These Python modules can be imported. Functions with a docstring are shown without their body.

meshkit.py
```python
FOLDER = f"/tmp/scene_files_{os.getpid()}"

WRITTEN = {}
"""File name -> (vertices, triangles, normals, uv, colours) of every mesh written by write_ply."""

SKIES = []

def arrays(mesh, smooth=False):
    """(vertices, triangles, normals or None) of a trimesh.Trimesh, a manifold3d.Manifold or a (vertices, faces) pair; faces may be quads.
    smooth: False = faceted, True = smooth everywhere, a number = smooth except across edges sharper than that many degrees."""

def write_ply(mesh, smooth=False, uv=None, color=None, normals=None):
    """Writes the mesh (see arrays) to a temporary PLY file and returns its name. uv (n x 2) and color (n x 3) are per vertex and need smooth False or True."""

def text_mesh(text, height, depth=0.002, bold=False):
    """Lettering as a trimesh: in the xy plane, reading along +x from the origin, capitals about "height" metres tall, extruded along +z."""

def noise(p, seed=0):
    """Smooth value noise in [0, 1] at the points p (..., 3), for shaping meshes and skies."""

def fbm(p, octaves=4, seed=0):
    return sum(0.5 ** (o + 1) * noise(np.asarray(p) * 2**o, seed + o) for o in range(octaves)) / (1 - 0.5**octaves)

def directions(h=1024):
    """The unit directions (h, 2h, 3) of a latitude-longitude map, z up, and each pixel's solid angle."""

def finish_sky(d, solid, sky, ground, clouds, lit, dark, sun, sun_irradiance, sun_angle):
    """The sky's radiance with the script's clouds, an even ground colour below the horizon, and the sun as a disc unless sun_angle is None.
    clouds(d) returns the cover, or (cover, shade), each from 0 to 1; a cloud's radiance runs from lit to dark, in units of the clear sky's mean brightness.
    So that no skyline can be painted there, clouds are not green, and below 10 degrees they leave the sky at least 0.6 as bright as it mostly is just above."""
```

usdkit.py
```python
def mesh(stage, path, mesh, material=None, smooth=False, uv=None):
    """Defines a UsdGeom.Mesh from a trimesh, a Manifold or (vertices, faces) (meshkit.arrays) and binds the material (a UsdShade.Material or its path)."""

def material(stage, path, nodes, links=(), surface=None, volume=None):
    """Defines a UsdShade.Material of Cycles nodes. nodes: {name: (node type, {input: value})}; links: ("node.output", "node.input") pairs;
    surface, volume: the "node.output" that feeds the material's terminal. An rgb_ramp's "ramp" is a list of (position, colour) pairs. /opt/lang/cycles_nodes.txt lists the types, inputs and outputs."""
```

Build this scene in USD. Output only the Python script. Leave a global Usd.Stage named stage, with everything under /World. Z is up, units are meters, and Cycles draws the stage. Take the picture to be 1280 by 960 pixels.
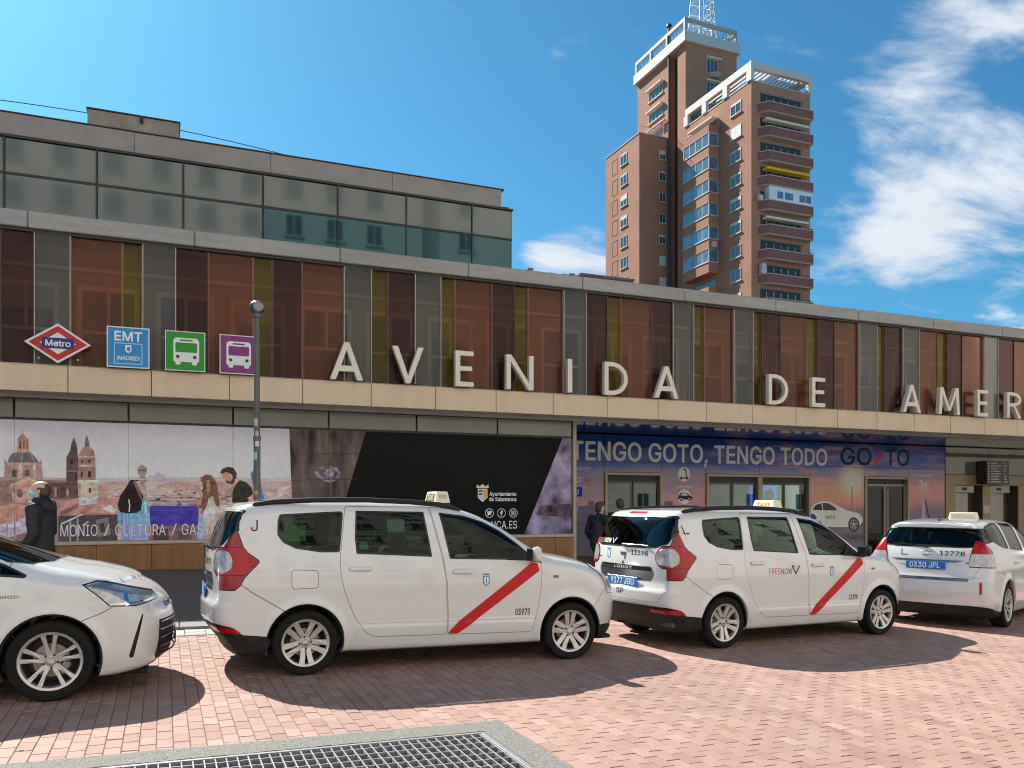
import math, random
import numpy as np, trimesh, usdkit, meshkit
import manifold3d as m3
from manifold3d import Manifold, Mesh as MMesh
from shapely import affinity
from shapely.geometry import Polygon, LineString, Point, box as sbox, MultiPolygon
from shapely.ops import unary_union
from pxr import Usd, UsdGeom, UsdLux, UsdShade, Gf, Sdf, Vt

stage = Usd.Stage.CreateInMemory()
UsdGeom.SetStageUpAxis(stage, 'Z'); UsdGeom.SetStageMetersPerUnit(stage, 1.0)
UsdGeom.Xform.Define(stage, '/World'); UsdGeom.Scope.Define(stage, '/World/Looks')
T = Sdf.ValueTypeNames

# ---------------------------------------------------------------- camera
# x runs along the station front, y away from the camera, z up
TH = math.atan(1040 / 2480.0); EYE = 1.605; SLOPE = 0.018      # the street falls gently along x
cam = UsdGeom.Camera.Define(stage, '/World/camera')
fx, fy = math.sin(TH), math.cos(TH)
cam.AddTransformOp().Set(Gf.Matrix4d(fy, -fx, 0, 0, 0, 0, 1, 0, -fx, -fy, 0, 0, 0, 0, EYE, 1))
cam.CreateHorizontalApertureAttr(36.0); cam.CreateVerticalApertureAttr(27.0)
cam.CreateFocalLengthAttr(36.0 * 1040 / 1280)
cam.CreateVerticalApertureOffsetAttr(36.0 * 150 / 1280)
cam.CreateClippingRangeAttr(Gf.Vec2f(0.1, 5000))
cam.CreateExposureAttr(0.97)

# ---------------------------------------------------------------- sun and sky
SUN = np.array([-0.38, 1.055, 1.0]); SUN /= np.linalg.norm(SUN)
sun = UsdLux.DistantLight.Define(stage, '/World/sun')
zx = SUN; xx = np.cross([0, 0, 1], zx); xx /= np.linalg.norm(xx); yx = np.cross(zx, xx)
sun.AddTransformOp().Set(Gf.Matrix4d(*xx, 0, *yx, 0, *zx, 0, 0, 0, 0, 1))
sun.CreateIntensityAttr(1.25); sun.CreateAngleAttr(0.53); sun.CreateNormalizeAttr(True); sun.CreateColorAttr(Gf.Vec3f(1.0, 0.95, 0.87))

def az(deg, el=0.0):
    a, e = math.radians(deg), math.radians(el)
    return (math.sin(a) * math.cos(e), math.cos(a) * math.cos(e), math.sin(e))

dome = UsdLux.DomeLight.Define(stage, '/World/sky')
N = {'tc': ('texture_coordinate', {}),
     'sky': ('sky_texture', dict(sky_type='single_scattering', sun_disc=False, sun_elevation=float(math.asin(SUN[2])), sun_rotation=float(math.atan2(SUN[0], SUN[1])), altitude=600.0, air_density=1.0, aerosol_density=1.2, ozone_density=2.2)),
     'tint': ('mix_color', dict(blend_type='multiply', fac=1.0, b=(0.33, 0.84, 1.0))),
     'sep': ('separate_xyz', {}), 'zc': ('math', dict(math_type='maximum', value2=0.02)), 'za': ('math', dict(math_type='add', value2=0.22)),
     'dx': ('math', dict(math_type='divide')), 'dy': ('math', dict(math_type='divide')), 'p': ('combine_xyz', dict(z=0.0)),
     'map': ('mapping', dict(mapping_type='point', rotation=(0, 0, 0.45), scale=(1.0, 1.9, 1.0), location=(3.1, 1.2, 0.0))),
     'n1': ('noise_texture', dict(scale=1.7, detail=10.0, roughness=0.6, distortion=0.4)),
     'n2': ('noise_texture', dict(scale=0.9, detail=3.0, roughness=0.5)),
     # band of cloud in the east, a bank low over the roofs to the north
     'dotA': ('vector_math', dict(math_type='dot_product', vector2=az(53.5, 21.5))), 'mA': ('map_range', dict(range_type='smoothstep', from_min=math.cos(math.radians(11)), from_max=math.cos(math.radians(3)), to_min=0.0, to_max=0.115)),
     'dotB': ('vector_math', dict(math_type='dot_product', vector2=az(27.5, 15.5))), 'mB': ('map_range', dict(range_type='smoothstep', from_min=math.cos(math.radians(5.0)), from_max=math.cos(math.radians(1.5)), to_min=0.0, to_max=0.25)),
     'dotC': ('vector_math', dict(math_type='dot_product', vector2=az(48, 13.0))), 'mC': ('map_range', dict(range_type='smoothstep', from_min=math.cos(math.radians(13)), from_max=math.cos(math.radians(4)), to_min=0.0, to_max=0.14)),
     'a1': ('math', dict(math_type='add')), 'a2': ('math', dict(math_type='add')), 'a3': ('math', dict(math_type='add')),
     'cov': ('map_range', dict(range_type='smoothstep', from_min=0.625, from_max=0.84, to_min=0.0, to_max=0.95)),
     'shade': ('map_range', dict(range_type='smoothstep', from_min=0.35, from_max=0.65)),
     'ccol': ('mix_color', dict(blend_type='mix', a=(5.6, 6.0, 6.6), b=(8.6, 8.7, 8.9))),
     'mix': ('mix_color', dict(blend_type='mix')),
     'bg': ('background_shader', dict(strength=0.068))}
Lk = [('tc.generated', 'sky.vector')] if False else []
Lk += [('sky.color', 'tint.a'), ('tc.generated', 'sep.vector'), ('sep.z', 'zc.value1'), ('zc.value', 'za.value1'), ('sep.x', 'dx.value1'), ('za.value', 'dx.value2'), ('sep.y', 'dy.value1'), ('za.value', 'dy.value2'),
       ('dx.value', 'p.x'), ('dy.value', 'p.y'), ('p.vector', 'map.vector'), ('map.vector', 'n1.vector'), ('map.vector', 'n2.vector'),
       ('tc.generated', 'dotA.vector1'), ('dotA.value', 'mA.value'), ('tc.generated', 'dotB.vector1'), ('dotB.value', 'mB.value'), ('tc.generated', 'dotC.vector1'), ('dotC.value', 'mC.value'),
       ('mA.result', 'a1.value1'), ('mB.result', 'a1.value2'), ('a1.value', 'a2.value1'), ('mC.result', 'a2.value2'), ('a2.value', 'a3.value1'), ('n1.fac', 'a3.value2'),
       ('a3.value', 'cov.value'), ('n2.fac', 'shade.value'), ('shade.result', 'ccol.fac'), ('cov.result', 'mix.fac'), ('tint.result', 'mix.a'), ('ccol.result', 'mix.b'), ('mix.result', 'bg.color')]
skym = usdkit.material(stage, '/World/Looks/sky_air', N, Lk, surface='bg.background')
UsdShade.MaterialBindingAPI.Apply(dome.GetPrim()).Bind(skym)
dome.GetPrim().SetCustomDataByKey('kind', 'structure')

# ---------------------------------------------------------------- helpers: colours, materials
def lin(c):
    c = np.asarray(c, float) / 255.0
    return np.where(c <= 0.04045, c / 12.92, ((c + 0.055) / 1.055) ** 2.4)

MATS = {}
def mat(name, col, rough=0.5, metal=0.0, var=0.0, vs=3.0, bump=0.0, bs=60.0, coat=0.0, spec=0.5, stretch=(1, 1, 1), dirt=None, obj=False):
    """principled with a large soft tone variation (var), optional dirt colour showing through noise, and a fine bump"""
    if name in MATS: return MATS[name]
    n = {'p': ('principled_bsdf', dict(base_color=tuple(col), roughness=rough, metallic=metal, coat_weight=coat, specular_ior_level=spec))}
    l = []
    src = 'tc.object' if obj else 'g.position'
    n['tc' if obj else 'g'] = ('texture_coordinate', {}) if obj else ('geometry', {})
    out = None
    if var > 0:
        n['mp'] = ('mapping', dict(mapping_type='point', scale=tuple(stretch)))
        n['n'] = ('noise_texture', dict(scale=vs, detail=5.0, roughness=0.6))
        n['r'] = ('rgb_ramp', dict(ramp=[(0.25, tuple(np.array(col) * (1 - var))), (0.75, tuple(np.minimum(np.array(col) * (1 + var), 0.95)))]))
        l += [(src, 'mp.vector'), ('mp.vector', 'n.vector'), ('n.fac', 'r.fac')]; out = 'r.color'
    if dirt is not None:
        dc, ds, d0, d1 = dirt
        n['dn'] = ('noise_texture', dict(scale=ds, detail=7.0, roughness=0.65)); n['dm'] = ('map_range', dict(from_min=d0, from_max=d1, clamp=True)); n['dx'] = ('mix_color', dict(blend_type='mix', a=tuple(col), b=tuple(dc)))
        l += [(src, 'dn.vector'), ('dn.fac', 'dm.value'), ('dm.result', 'dx.fac')]
        if out: l.append((out, 'dx.a'))
        out = 'dx.result'
    if out: l.append((out, 'p.base_color'))
    if bump > 0:
        n['bn'] = ('noise_texture', dict(scale=bs, detail=4.0)); n['b'] = ('bump', dict(strength=1.0, distance=bump))
        l += [(src, 'bn.vector'), ('bn.fac', 'b.height'), ('b.normal', 'p.normal')]
    MATS[name] = usdkit.material(stage, '/World/Looks/' + name, n, l, surface='p.BSDF')
    return MATS[name]

def glassmat(name, tint, ior=1.5, body=None, bodyfac=0.0, rough=0.0, gl=(1, 1, 1)):
    """a pane: what lies behind seen through the tint, the surroundings reflected by fresnel, optionally some body colour of its own"""
    if name in MATS: return MATS[name]
    n = {'t': ('transparent_bsdf', dict(color=tuple(tint))), 'g': ('glossy_bsdf', dict(color=tuple(gl), roughness=rough)), 'f': ('fresnel', dict(IOR=ior)), 'm': ('mix_closure', {})}
    l = [('f.fac', 'm.fac'), ('g.BSDF', 'm.closure2')]
    if body is not None:
        n['d'] = ('diffuse_bsdf', dict(color=tuple(body))); n['md'] = ('mix_closure', dict(fac=bodyfac))
        l += [('t.BSDF', 'md.closure1'), ('d.BSDF', 'md.closure2'), ('md.closure', 'm.closure1')]
    else: l.append(('t.BSDF', 'm.closure1'))
    MATS[name] = usdkit.material(stage, '/World/Looks/' + name, n, l, surface='m.closure')
    return MATS[name]

def printmat(name, rough=0.35, spec=0.4, var=0.10):
    """printed film: the colour comes with the print's own vertices"""
    if name in MATS: return MATS[name]
    n = {'a': ('attribute', dict(attribute='tint')), 'g': ('geometry', {}), 'n': ('noise_texture', dict(scale=9.0, detail=6.0)), 'r': ('map_range', dict(to_min=1 - var, to_max=1 + var)),
         'm': ('vector_math', dict(math_type='scale')), 'p': ('principled_bsdf', dict(roughness=rough, specular_ior_level=spec))}
    l = [('g.position', 'n.vector'), ('n.fac', 'r.value'), ('a.color', 'm.vector1'), ('r.result', 'm.scale'), ('m.vector', 'p.base_color')]
    MATS[name] = usdkit.material(stage, '/World/Looks/' + name, n, l, surface='p.BSDF')
    return MATS[name]

# ---------------------------------------------------------------- helpers: prims
USED = {}
def newpath(parent, name):
    k = USED.get((parent, name), 0); USED[(parent, name)] = k + 1
    return f'{parent}/{name}' + (f'_{k:03d}' if k else '')

def tag(path, label=None, category=None, group=None, kind=None):
    p = stage.GetPrimAtPath(path)
    for k, v in (('label', label), ('category', category), ('group', group), ('kind', kind)):
        if v: p.SetCustomDataByKey(k, v)

def thing(name, label, category, group=None, matrix=None, loc=None, rotz=0):
    path = newpath('/World', name)
    x = UsdGeom.Xform.Define(stage, path)
    if matrix is not None: x.AddTransformOp().Set(Gf.Matrix4d(*[float(q) for q in np.asarray(matrix).T.ravel()]))
    elif loc is not None:
        x.AddTranslateOp().Set(Gf.Vec3d(*map(float, loc)))
        if rotz: x.AddRotateZOp().Set(float(rotz))
    tag(path, label, category, group)
    return path

def group_node(parent, name, label=None, kind=None):
    path = newpath(parent, name); UsdGeom.Xform.Define(stage, path); tag(path, label, kind=kind)
    return path

def put(parent, name, mesh, material, smooth=False, label=None, kind=None, category=None, group=None, tint=None):
    """one Mesh prim; mesh = trimesh / Manifold / (v, f) / (v, f, n)"""
    path = newpath(parent, name)
    if isinstance(mesh, tuple) and len(mesh) == 3:
        v, f, n = mesh
        m = UsdGeom.Mesh.Define(stage, path)
        m.CreatePointsAttr(Vt.Vec3fArray.FromNumpy(np.ascontiguousarray(v, np.float32)))
        m.CreateFaceVertexCountsAttr(Vt.IntArray.FromNumpy(np.full(len(f), 3, np.int32)))
        m.CreateFaceVertexIndicesAttr(Vt.IntArray.FromNumpy(np.ascontiguousarray(f, np.int32).ravel()))
        m.CreateSubdivisionSchemeAttr('none')
        m.CreateNormalsAttr(Vt.Vec3fArray.FromNumpy(np.ascontiguousarray(n, np.float32))); m.SetNormalsInterpolation('vertex')
        UsdShade.MaterialBindingAPI.Apply(m.GetPrim()).Bind(material)
    else:
        m = usdkit.mesh(stage, path, mesh, material, smooth=smooth)
    if tint is not None:
        UsdGeom.PrimvarsAPI(m).CreatePrimvar('tint', T.Color3fArray, 'vertex').Set(Vt.Vec3fArray.FromNumpy(np.ascontiguousarray(tint, np.float32)))
    tag(path, label, category, group, kind)
    return path

# ---------------------------------------------------------------- helpers: shapes
_S = np.array([(sx, sy, sz) for sx in (-1, 1) for sy in (-1, 1) for sz in (-1, 1)], float)
def _cbox_topology():
    pts, idx = [], []
    for s in _S:
        for a in range(3): pts.append(s * 1.0); idx.append(a)
    P = np.array(pts); I = np.array(idx)
    Q = P * 10.0
    for k in range(len(Q)): Q[k, I[k]] += 3 * np.sign(Q[k, I[k]])
    h = trimesh.Trimesh(*[np.array(x) for x in (Q, trimesh.convex.convex_hull(Q, qhull_options='QJ').faces)], process=False) if False else trimesh.convex.convex_hull(Q)
    d = [int(np.argmin(((h.vertices - q) ** 2).sum(1))) for q in Q]
    inv = {b: a for a, b in enumerate(d)}
    F = np.vectorize(lambda a: inv[a])(h.faces)
    return np.sign(P), I, F
_CP, _CI, _CF = _cbox_topology()
def cbox(x0, x1, y0, y1, z0, z1, c=0.004):
    lo, hi = np.array([x0, y0, z0], float), np.array([x1, y1, z1], float)
    c = min(c, 0.45 * float((hi - lo).min()))
    ctr, half = (lo + hi) / 2, (hi - lo) / 2
    v = ctr + _CP * (half - c)
    v[np.arange(24), _CI] += _CP[np.arange(24), _CI] * c
    return trimesh.Trimesh(v, _CF.copy(), process=False)
def box(x0, x1, y0, y1, z0, z1):
    m = trimesh.creation.box(extents=(x1 - x0, y1 - y0, z1 - z0)); m.apply_translation(((x0 + x1) / 2, (y0 + y1) / 2, (z0 + z1) / 2)); return m
def cat(*ms):
    ms = [m for m in (ms[0] if len(ms) == 1 and isinstance(ms[0], list) else ms)]
    return trimesh.util.concatenate(ms)
def tube(p, q, r, r2=None, n=10):
    p, q = np.array(p, float), np.array(q, float); d = q - p; L = np.linalg.norm(d); d /= L
    a = np.cross(d, [0, 0, 1] if abs(d[2]) < 0.9 else [1, 0, 0]); a /= np.linalg.norm(a); b = np.cross(d, a)
    t = np.arange(n) / n * 2 * np.pi; ring = np.cos(t)[:, None] * a + np.sin(t)[:, None] * b
    r2 = r if r2 is None else r2
    v = np.vstack([p + ring * r, q + ring * r2, [p], [q]]); f = []
    for i in range(n):
        j = (i + 1) % n; f += [(i, j, n + j), (i, n + j, n + i), (2 * n, j, i), (2 * n + 1, n + i, n + j)]
    return trimesh.Trimesh(v, np.array(f)[:, ::-1], process=False)
def path_tube(pts, r, n=8):
    return cat([tube(pts[i], pts[i + 1], r, n=n) for i in range(len(pts) - 1)])
def polys(g):
    return [p for p in getattr(g, 'geoms', [g]) if p.geom_type == 'Polygon' and p.area > 1e-7]
def extr(g, depth):
    return cat([trimesh.creation.extrude_polygon(p, depth, engine='earcut') for p in polys(g)])
def flat(g):
    """triangles of a shapely area"""
    vs, fs, k = [], [], 0
    for p in polys(g):
        v, f = trimesh.creation.triangulate_polygon(p, engine='earcut'); vs.append(v); fs.append(f + k); k += len(v)
    return (np.vstack(vs), np.vstack(fs)) if vs else (np.zeros((0, 2)), np.zeros((0, 3), int))
def upright(m, y, off=0.0):
    """takes a mesh drawn in xy (extruded along z) to the plane y = const, facing -y"""
    v = m.vertices; m.vertices = np.stack([v[:, 0], y - v[:, 2] - off, v[:, 1]], 1); return m
def lathe(prof, n=32, axis='z'):
    m = trimesh.creation.revolve(np.array(prof, float), sections=n)
    if axis == 'y': m.apply_transform(trimesh.transformations.rotation_matrix(-np.pi / 2, [1, 0, 0]))
    return m
def rbox(cx, cy, cz, sx, sy, sz, r, sub=1):
    """rounded box as the hull of eight spheres"""
    s = trimesh.creation.icosphere(subdivisions=sub, radius=r)
    pts = np.vstack([s.vertices + np.array([cx, cy, cz]) + k * (np.array([sx, sy, sz]) / 2 - r) for k in _S])
    return trimesh.convex.convex_hull(pts)
def hullpts(*sph, sub=1):
    s = trimesh.creation.icosphere(subdivisions=sub, radius=1.0)
    return trimesh.convex.convex_hull(np.vstack([s.vertices * r + np.array(c) for c, r in sph]))
def ground_z(x): return -SLOPE * x
def onto_ground(m):
    m.vertices[:, 2] -= SLOPE * m.vertices[:, 0]; return m
def text2d(s, height, bold=False, width=None):
    """lettering as a shapely area, capitals 'height' tall from the origin; width squeezes it"""
    m = meshkit.text_mesh(s, height, 0.01, bold)
    tri = m.vertices[:, :2][m.faces]; up = m.face_normals[:, 2] > 0.9
    g = unary_union([Polygon(t).buffer(height * 0.002) for t in tri[up]])
    if width:
        b = g.bounds; g = affinity.scale(affinity.translate(g, -b[0], 0), width / (b[2] - b[0]), 1, origin=(0, 0))
    return g
def mvel(m):
    return Manifold(MMesh(np.ascontiguousarray(m.vertices, np.float32), np.ascontiguousarray(m.faces, np.uint32)))
# ================================================================ materials of the place
m_brick = None
def pavermat(name, cols, bump=0.0012):
    n = {'a': ('attribute', dict(attribute='tint')), 'g': ('geometry', {}), 'n': ('noise_texture', dict(scale=26.0, detail=6.0, roughness=0.7)), 'n2': ('noise_texture', dict(scale=0.55, detail=5.0, roughness=0.6)), 'n3': ('noise_texture', dict(scale=5.0, detail=8.0, roughness=0.7)),
         'r': ('rgb_ramp', dict(ramp=cols)), 's': ('separate_color', {}), 'k1': ('map_range', dict(to_min=0.80, to_max=1.16)), 'k2': ('map_range', dict(from_min=0.3, from_max=0.7, to_min=0.86, to_max=1.12, clamp=True)),
         'k3': ('map_range', dict(from_min=0.60, from_max=0.72, to_min=0.0, to_max=0.62, clamp=True)), 'n4': ('noise_texture', dict(scale=0.8, detail=7.0, roughness=0.62, distortion=0.6)), 'k4': ('map_range', dict(from_min=0.60, from_max=0.74, to_min=0.0, to_max=0.42, clamp=True)), 'kx': ('math', dict(math_type='maximum')),
         'm1': ('math', dict(math_type='multiply')), 'v': ('vector_math', dict(math_type='scale')), 'st': ('mix_color', dict(blend_type='mix', b=(0.16, 0.11, 0.09))),
         'p': ('principled_bsdf', dict(roughness=0.78, specular_ior_level=0.35)), 'b': ('bump', dict(strength=1.0, distance=bump)), 'bn': ('noise_texture', dict(scale=140.0, detail=4.0))}
    l = [('a.color', 's.color'), ('s.r', 'r.fac'), ('g.position', 'n.vector'), ('g.position', 'n2.vector'), ('g.position', 'n3.vector'), ('n.fac', 'k1.value'), ('n2.fac', 'k2.value'), ('n3.fac', 'k3.value'), ('k1.result', 'm1.value1'), ('k2.result', 'm1.value2'),
         ('r.color', 'v.vector1'), ('m1.value', 'v.scale'), ('v.vector', 'st.a'), ('g.position', 'n4.vector'), ('n4.fac', 'k4.value'), ('k3.result', 'kx.value1'), ('k4.result', 'kx.value2'), ('kx.value', 'st.fac'), ('st.result', 'p.base_color'), ('g.position', 'bn.vector'), ('bn.fac', 'b.height'), ('b.normal', 'p.normal')]
    return usdkit.material(stage, '/World/Looks/' + name, n, l, surface='p.BSDF')
m_paver = pavermat('red_brick_paver', [(0, (0.285, 0.163, 0.130)), (0.3, (0.33, 0.20, 0.163)), (0.7, (0.36, 0.23, 0.19)), (1, (0.40, 0.27, 0.225))])
m_pale = pavermat('pale_paver', [(0, (0.30, 0.285, 0.26)), (1, (0.40, 0.38, 0.35))])
m_slab = pavermat('brown_slab', [(0, (0.33, 0.125, 0.082)), (1, (0.40, 0.165, 0.11))])
m_slate = pavermat('slate_kerb', [(0, (0.17, 0.155, 0.165)), (1, (0.25, 0.23, 0.245))])
m_joint = mat('joint_sand', (0.15, 0.105, 0.085), 0.95, var=0.3, vs=8)
m_asph = mat('street_asphalt', (0.06, 0.058, 0.056), 0.9, var=0.25, vs=2.0)
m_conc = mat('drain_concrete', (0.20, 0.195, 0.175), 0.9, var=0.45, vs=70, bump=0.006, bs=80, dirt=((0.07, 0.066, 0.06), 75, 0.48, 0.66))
m_galv = mat('galvanised_steel', (0.27, 0.275, 0.28), 0.55, 0.4, var=0.22, vs=14, dirt=((0.16, 0.145, 0.13), 22, 0.5, 0.85))
m_coping = mat('zinc_coping', (0.33, 0.315, 0.29), 0.55, 0.0, var=0.2, vs=1.2, stretch=(0.3, 1, 3), dirt=((0.18, 0.165, 0.15), 5, 0.55, 0.85))
m_beige = mat('beige_panel', (0.70, 0.53, 0.365), 0.42, 0.0, var=0.07, vs=2.2, spec=0.4, stretch=(1.5, 1, .25))
m_letter = mat('cream_metal_letter', (0.78, 0.70, 0.58), 0.4, 0.0, var=0.04)
m_frame = mat('bronze_frame', (0.40, 0.33, 0.25), 0.45, 0.3, var=0.08)
m_dark = mat('dark_gasket', (0.025, 0.025, 0.026), 0.5)
m_black = mat('black_gloss', (0.012, 0.012, 0.014), 0.15)
m_wallin = mat('render_behind_glass', (0.52, 0.47, 0.43), 0.8, var=0.10, vs=1.0)
m_winframe = mat('window_frame_light', (0.90, 0.87, 0.82), 0.4)
m_winglass = mat('dark_window_glass', (0.03, 0.035, 0.035), 0.04, spec=0.8)
m_soffit = mat('polished_soffit', (0.035, 0.037, 0.042), 0.16, 0.0, spec=1.0, coat=1.0)
m_plinth = mat('wood_plinth_panel', (0.27, 0.115, 0.036), 0.4, var=0.35, vs=1.6, stretch=(5, 1, 0.35), coat=0.3)
m_plcap = mat('plinth_cap', (0.52, 0.42, 0.32), 0.5, var=0.05)
m_transom = mat('transom_glass_panel', (0.20, 0.205, 0.165), 0.12, var=0.10, vs=0.7, spec=0.6)
m_upglass = mat('upper_glass_panel', (0.125, 0.14, 0.122), 0.06, var=0.06, vs=0.5, spec=0.7)
m_upglass2 = usdkit.material(stage, '/World/Looks/clear_upper_glass', {'p': ('principled_bsdf', dict(base_color=(0.025, 0.055, 0.058), roughness=0.03, specular_ior_level=0.7, specular_tint=(0.55, 0.95, 1.0)))}, [], surface='p.BSDF')
m_upfascia = mat('upper_fascia', (0.30, 0.265, 0.235), 0.6, var=0.10, vs=0.8, dirt=((0.20, 0.18, 0.165), 2.0, 0.5, 0.9))
m_rough = mat('weathered_concrete', (0.31, 0.27, 0.215), 0.9, var=0.35, vs=1.5, bump=0.01, bs=14, dirt=((0.14, 0.12, 0.10), 3.0, 0.5, 0.75))
m_roof = mat('flat_roof', (0.25, 0.24, 0.23), 0.9, var=0.15)
m_steel = mat('brushed_lift_steel', (0.44, 0.41, 0.37), 0.45, 0.35, var=0.1, vs=3, stretch=(1, 1, 0.1))
m_print = printmat('printed_film', 0.5, 0.10, 0.12)
m_sign = printmat('sign_print', 0.35, 0.4, 0.03)

# coloured façade glass: see the wall and windows behind through the tint
GLASS = {}
for nm, c, f in (('maroon', (0.14, 0.048, 0.046), 0.13), ('grey', (0.28, 0.28, 0.26), 0.14), ('terracotta', (0.37, 0.145, 0.08), 0.14), ('olive', (0.29, 0.215, 0.03), 0.13)):
    GLASS[nm] = glassmat('coloured_glass_' + nm, np.array(c) ** 0.31, 1.26, body=c, bodyfac=f, rough=0.22)
m_edge = {'maroon': mat('edge_maroon', (0.10, 0.035, 0.035), 0.3), 'grey': mat('edge_grey', (0.40, 0.38, 0.35), 0.3), 'terracotta': mat('edge_terracotta', (0.27, 0.085, 0.04), 0.3), 'olive': mat('edge_olive', (0.23, 0.16, 0.03), 0.3)}

# ================================================================ ground
rng = np.random.default_rng(7)
g = trimesh.Trimesh([(-600, -600, ground_z(-600) - .06), (900, -600, ground_z(900) - .06), (900, 900, ground_z(900) - .06), (-600, 900, ground_z(-600) - .06)], [(0, 1, 2), (0, 2, 3)], process=False)
put('/World', 'ground', g, m_asph, kind='structure')
# drain opening in the paving (u 2.33 right edge)
DX0, DX1, DY0, DY1 = -4.6, 2.35, 4.15, 5.86
plaza = '/World/brick_plaza'; UsdGeom.Xform.Define(stage, plaza); tag(plaza, kind='structure')
base = unary_union([sbox(-40, -8, 60, 11.0)]).difference(sbox(DX0, DY0, DX1, DY1))
bm = extr(base, 0.05); bm.vertices[:, 2] -= 0.056; onto_ground(bm)
put(plaza, 'bedding', bm, m_joint)

def tiles(x0, x1, y0, y1, w, l, gap, off, rough=0.001, h=0.03, cham=0.003, keep=None, along='y'):
    """a field of chamfered blocks: list of centres and their (v, f) arrays; w along x, l along y"""
    out = []
    nx = int((x1 - x0) / w)
    for i in range(nx):
        cx = x0 + (i + 0.5) * w
        o = off * l * (i % 2)
        ny = int((y1 - y0 - o) / l)
        js = list(range(ny))
        for j in js:
            cy = y0 + o + (j + 0.5) * l
            if keep and not keep(cx, cy): continue
            out.append((cx, cy))
    return out
def block(cx, cy, w, l, gap, h, c, dz, tilt):
    a, b = w / 2 - gap / 2, l / 2 - gap / 2
    xs = np.array([-a, a, a, -a]); ys = np.array([-b, -b, b, b])
    s = np.array([(1 - c / a), (1 - c / b)])
    v = np.zeros((12, 3))
    v[:4, 0], v[:4, 1], v[:4, 2] = xs, ys, -h
    v[4:8, 0], v[4:8, 1], v[4:8, 2] = xs, ys, -c
    v[8:, 0], v[8:, 1], v[8:, 2] = xs * s[0], ys * s[1], 0
    v[:, 2] += dz + tilt[0] * v[:, 0] + tilt[1] * v[:, 1]
    v[:, 0] += cx; v[:, 1] += cy
    return v
_bf = [(8, 9, 10), (8, 10, 11)]
for k in range(4):
    q = (k + 1) % 4
    _bf += [(4 + k, 4 + q, 8 + q), (4 + k, 8 + q, 8 + k), (k, q, 4 + q), (k, 4 + q, 4 + k)]
_bf = np.array(_bf)
def lay(parent, name, cells, w, l, gap, h, c, material, near, n_single, dzr=0.0012, tl=0.006):
    cells = sorted(cells, key=near)
    V, F, C, k = [], [], [], 0
    for i, (cx, cy) in enumerate(cells):
        v = block(cx, cy, w, l, gap, h, c, rng.normal(0, dzr), rng.normal(0, tl, 2)); v[:, 2] -= SLOPE * v[:, 0]
        t = np.clip(rng.normal(0.5, 0.20), 0, 1)
        if i < n_single:
            put(parent, name, (v, _bf), material, tint=np.full((12, 3), t))
        else:
            V.append(v); F.append(_bf + k); C.append(np.full((12, 3), t)); k += 12
    if V: put(parent, name + '_field', (np.vstack(V), np.vstack(F)), material, kind='stuff', tint=np.vstack(C))
def inview(cx, cy, pad=1.2):
    X, Z = cx * fy - cy * fx, cx * fx + cy * fy
    return Z > 3.5 and abs(X) < Z * 640 / 1040 + pad
PW, PL = 0.105, 0.21
keepP = lambda x, y: inview(x, y, 2.5) and not (DX0 + PW * .5 < x < DX1 - PW * .5 and DY0 + PL * .5 < y < DY1 - PL * .5)
cells = tiles(-16, 40, 3.0, 10.95, PW, PL, 0.005, 0.5, keep=keepP)
def nearP(c):
    X, Z = c[0] * fy - c[1] * fx, c[0] * fx + c[1] * fy
    vis = abs(X) < Z * 640 / 1040 and Z * 330 / 1040 > 1.62
    return Z + (0 if vis else 50)
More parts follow.
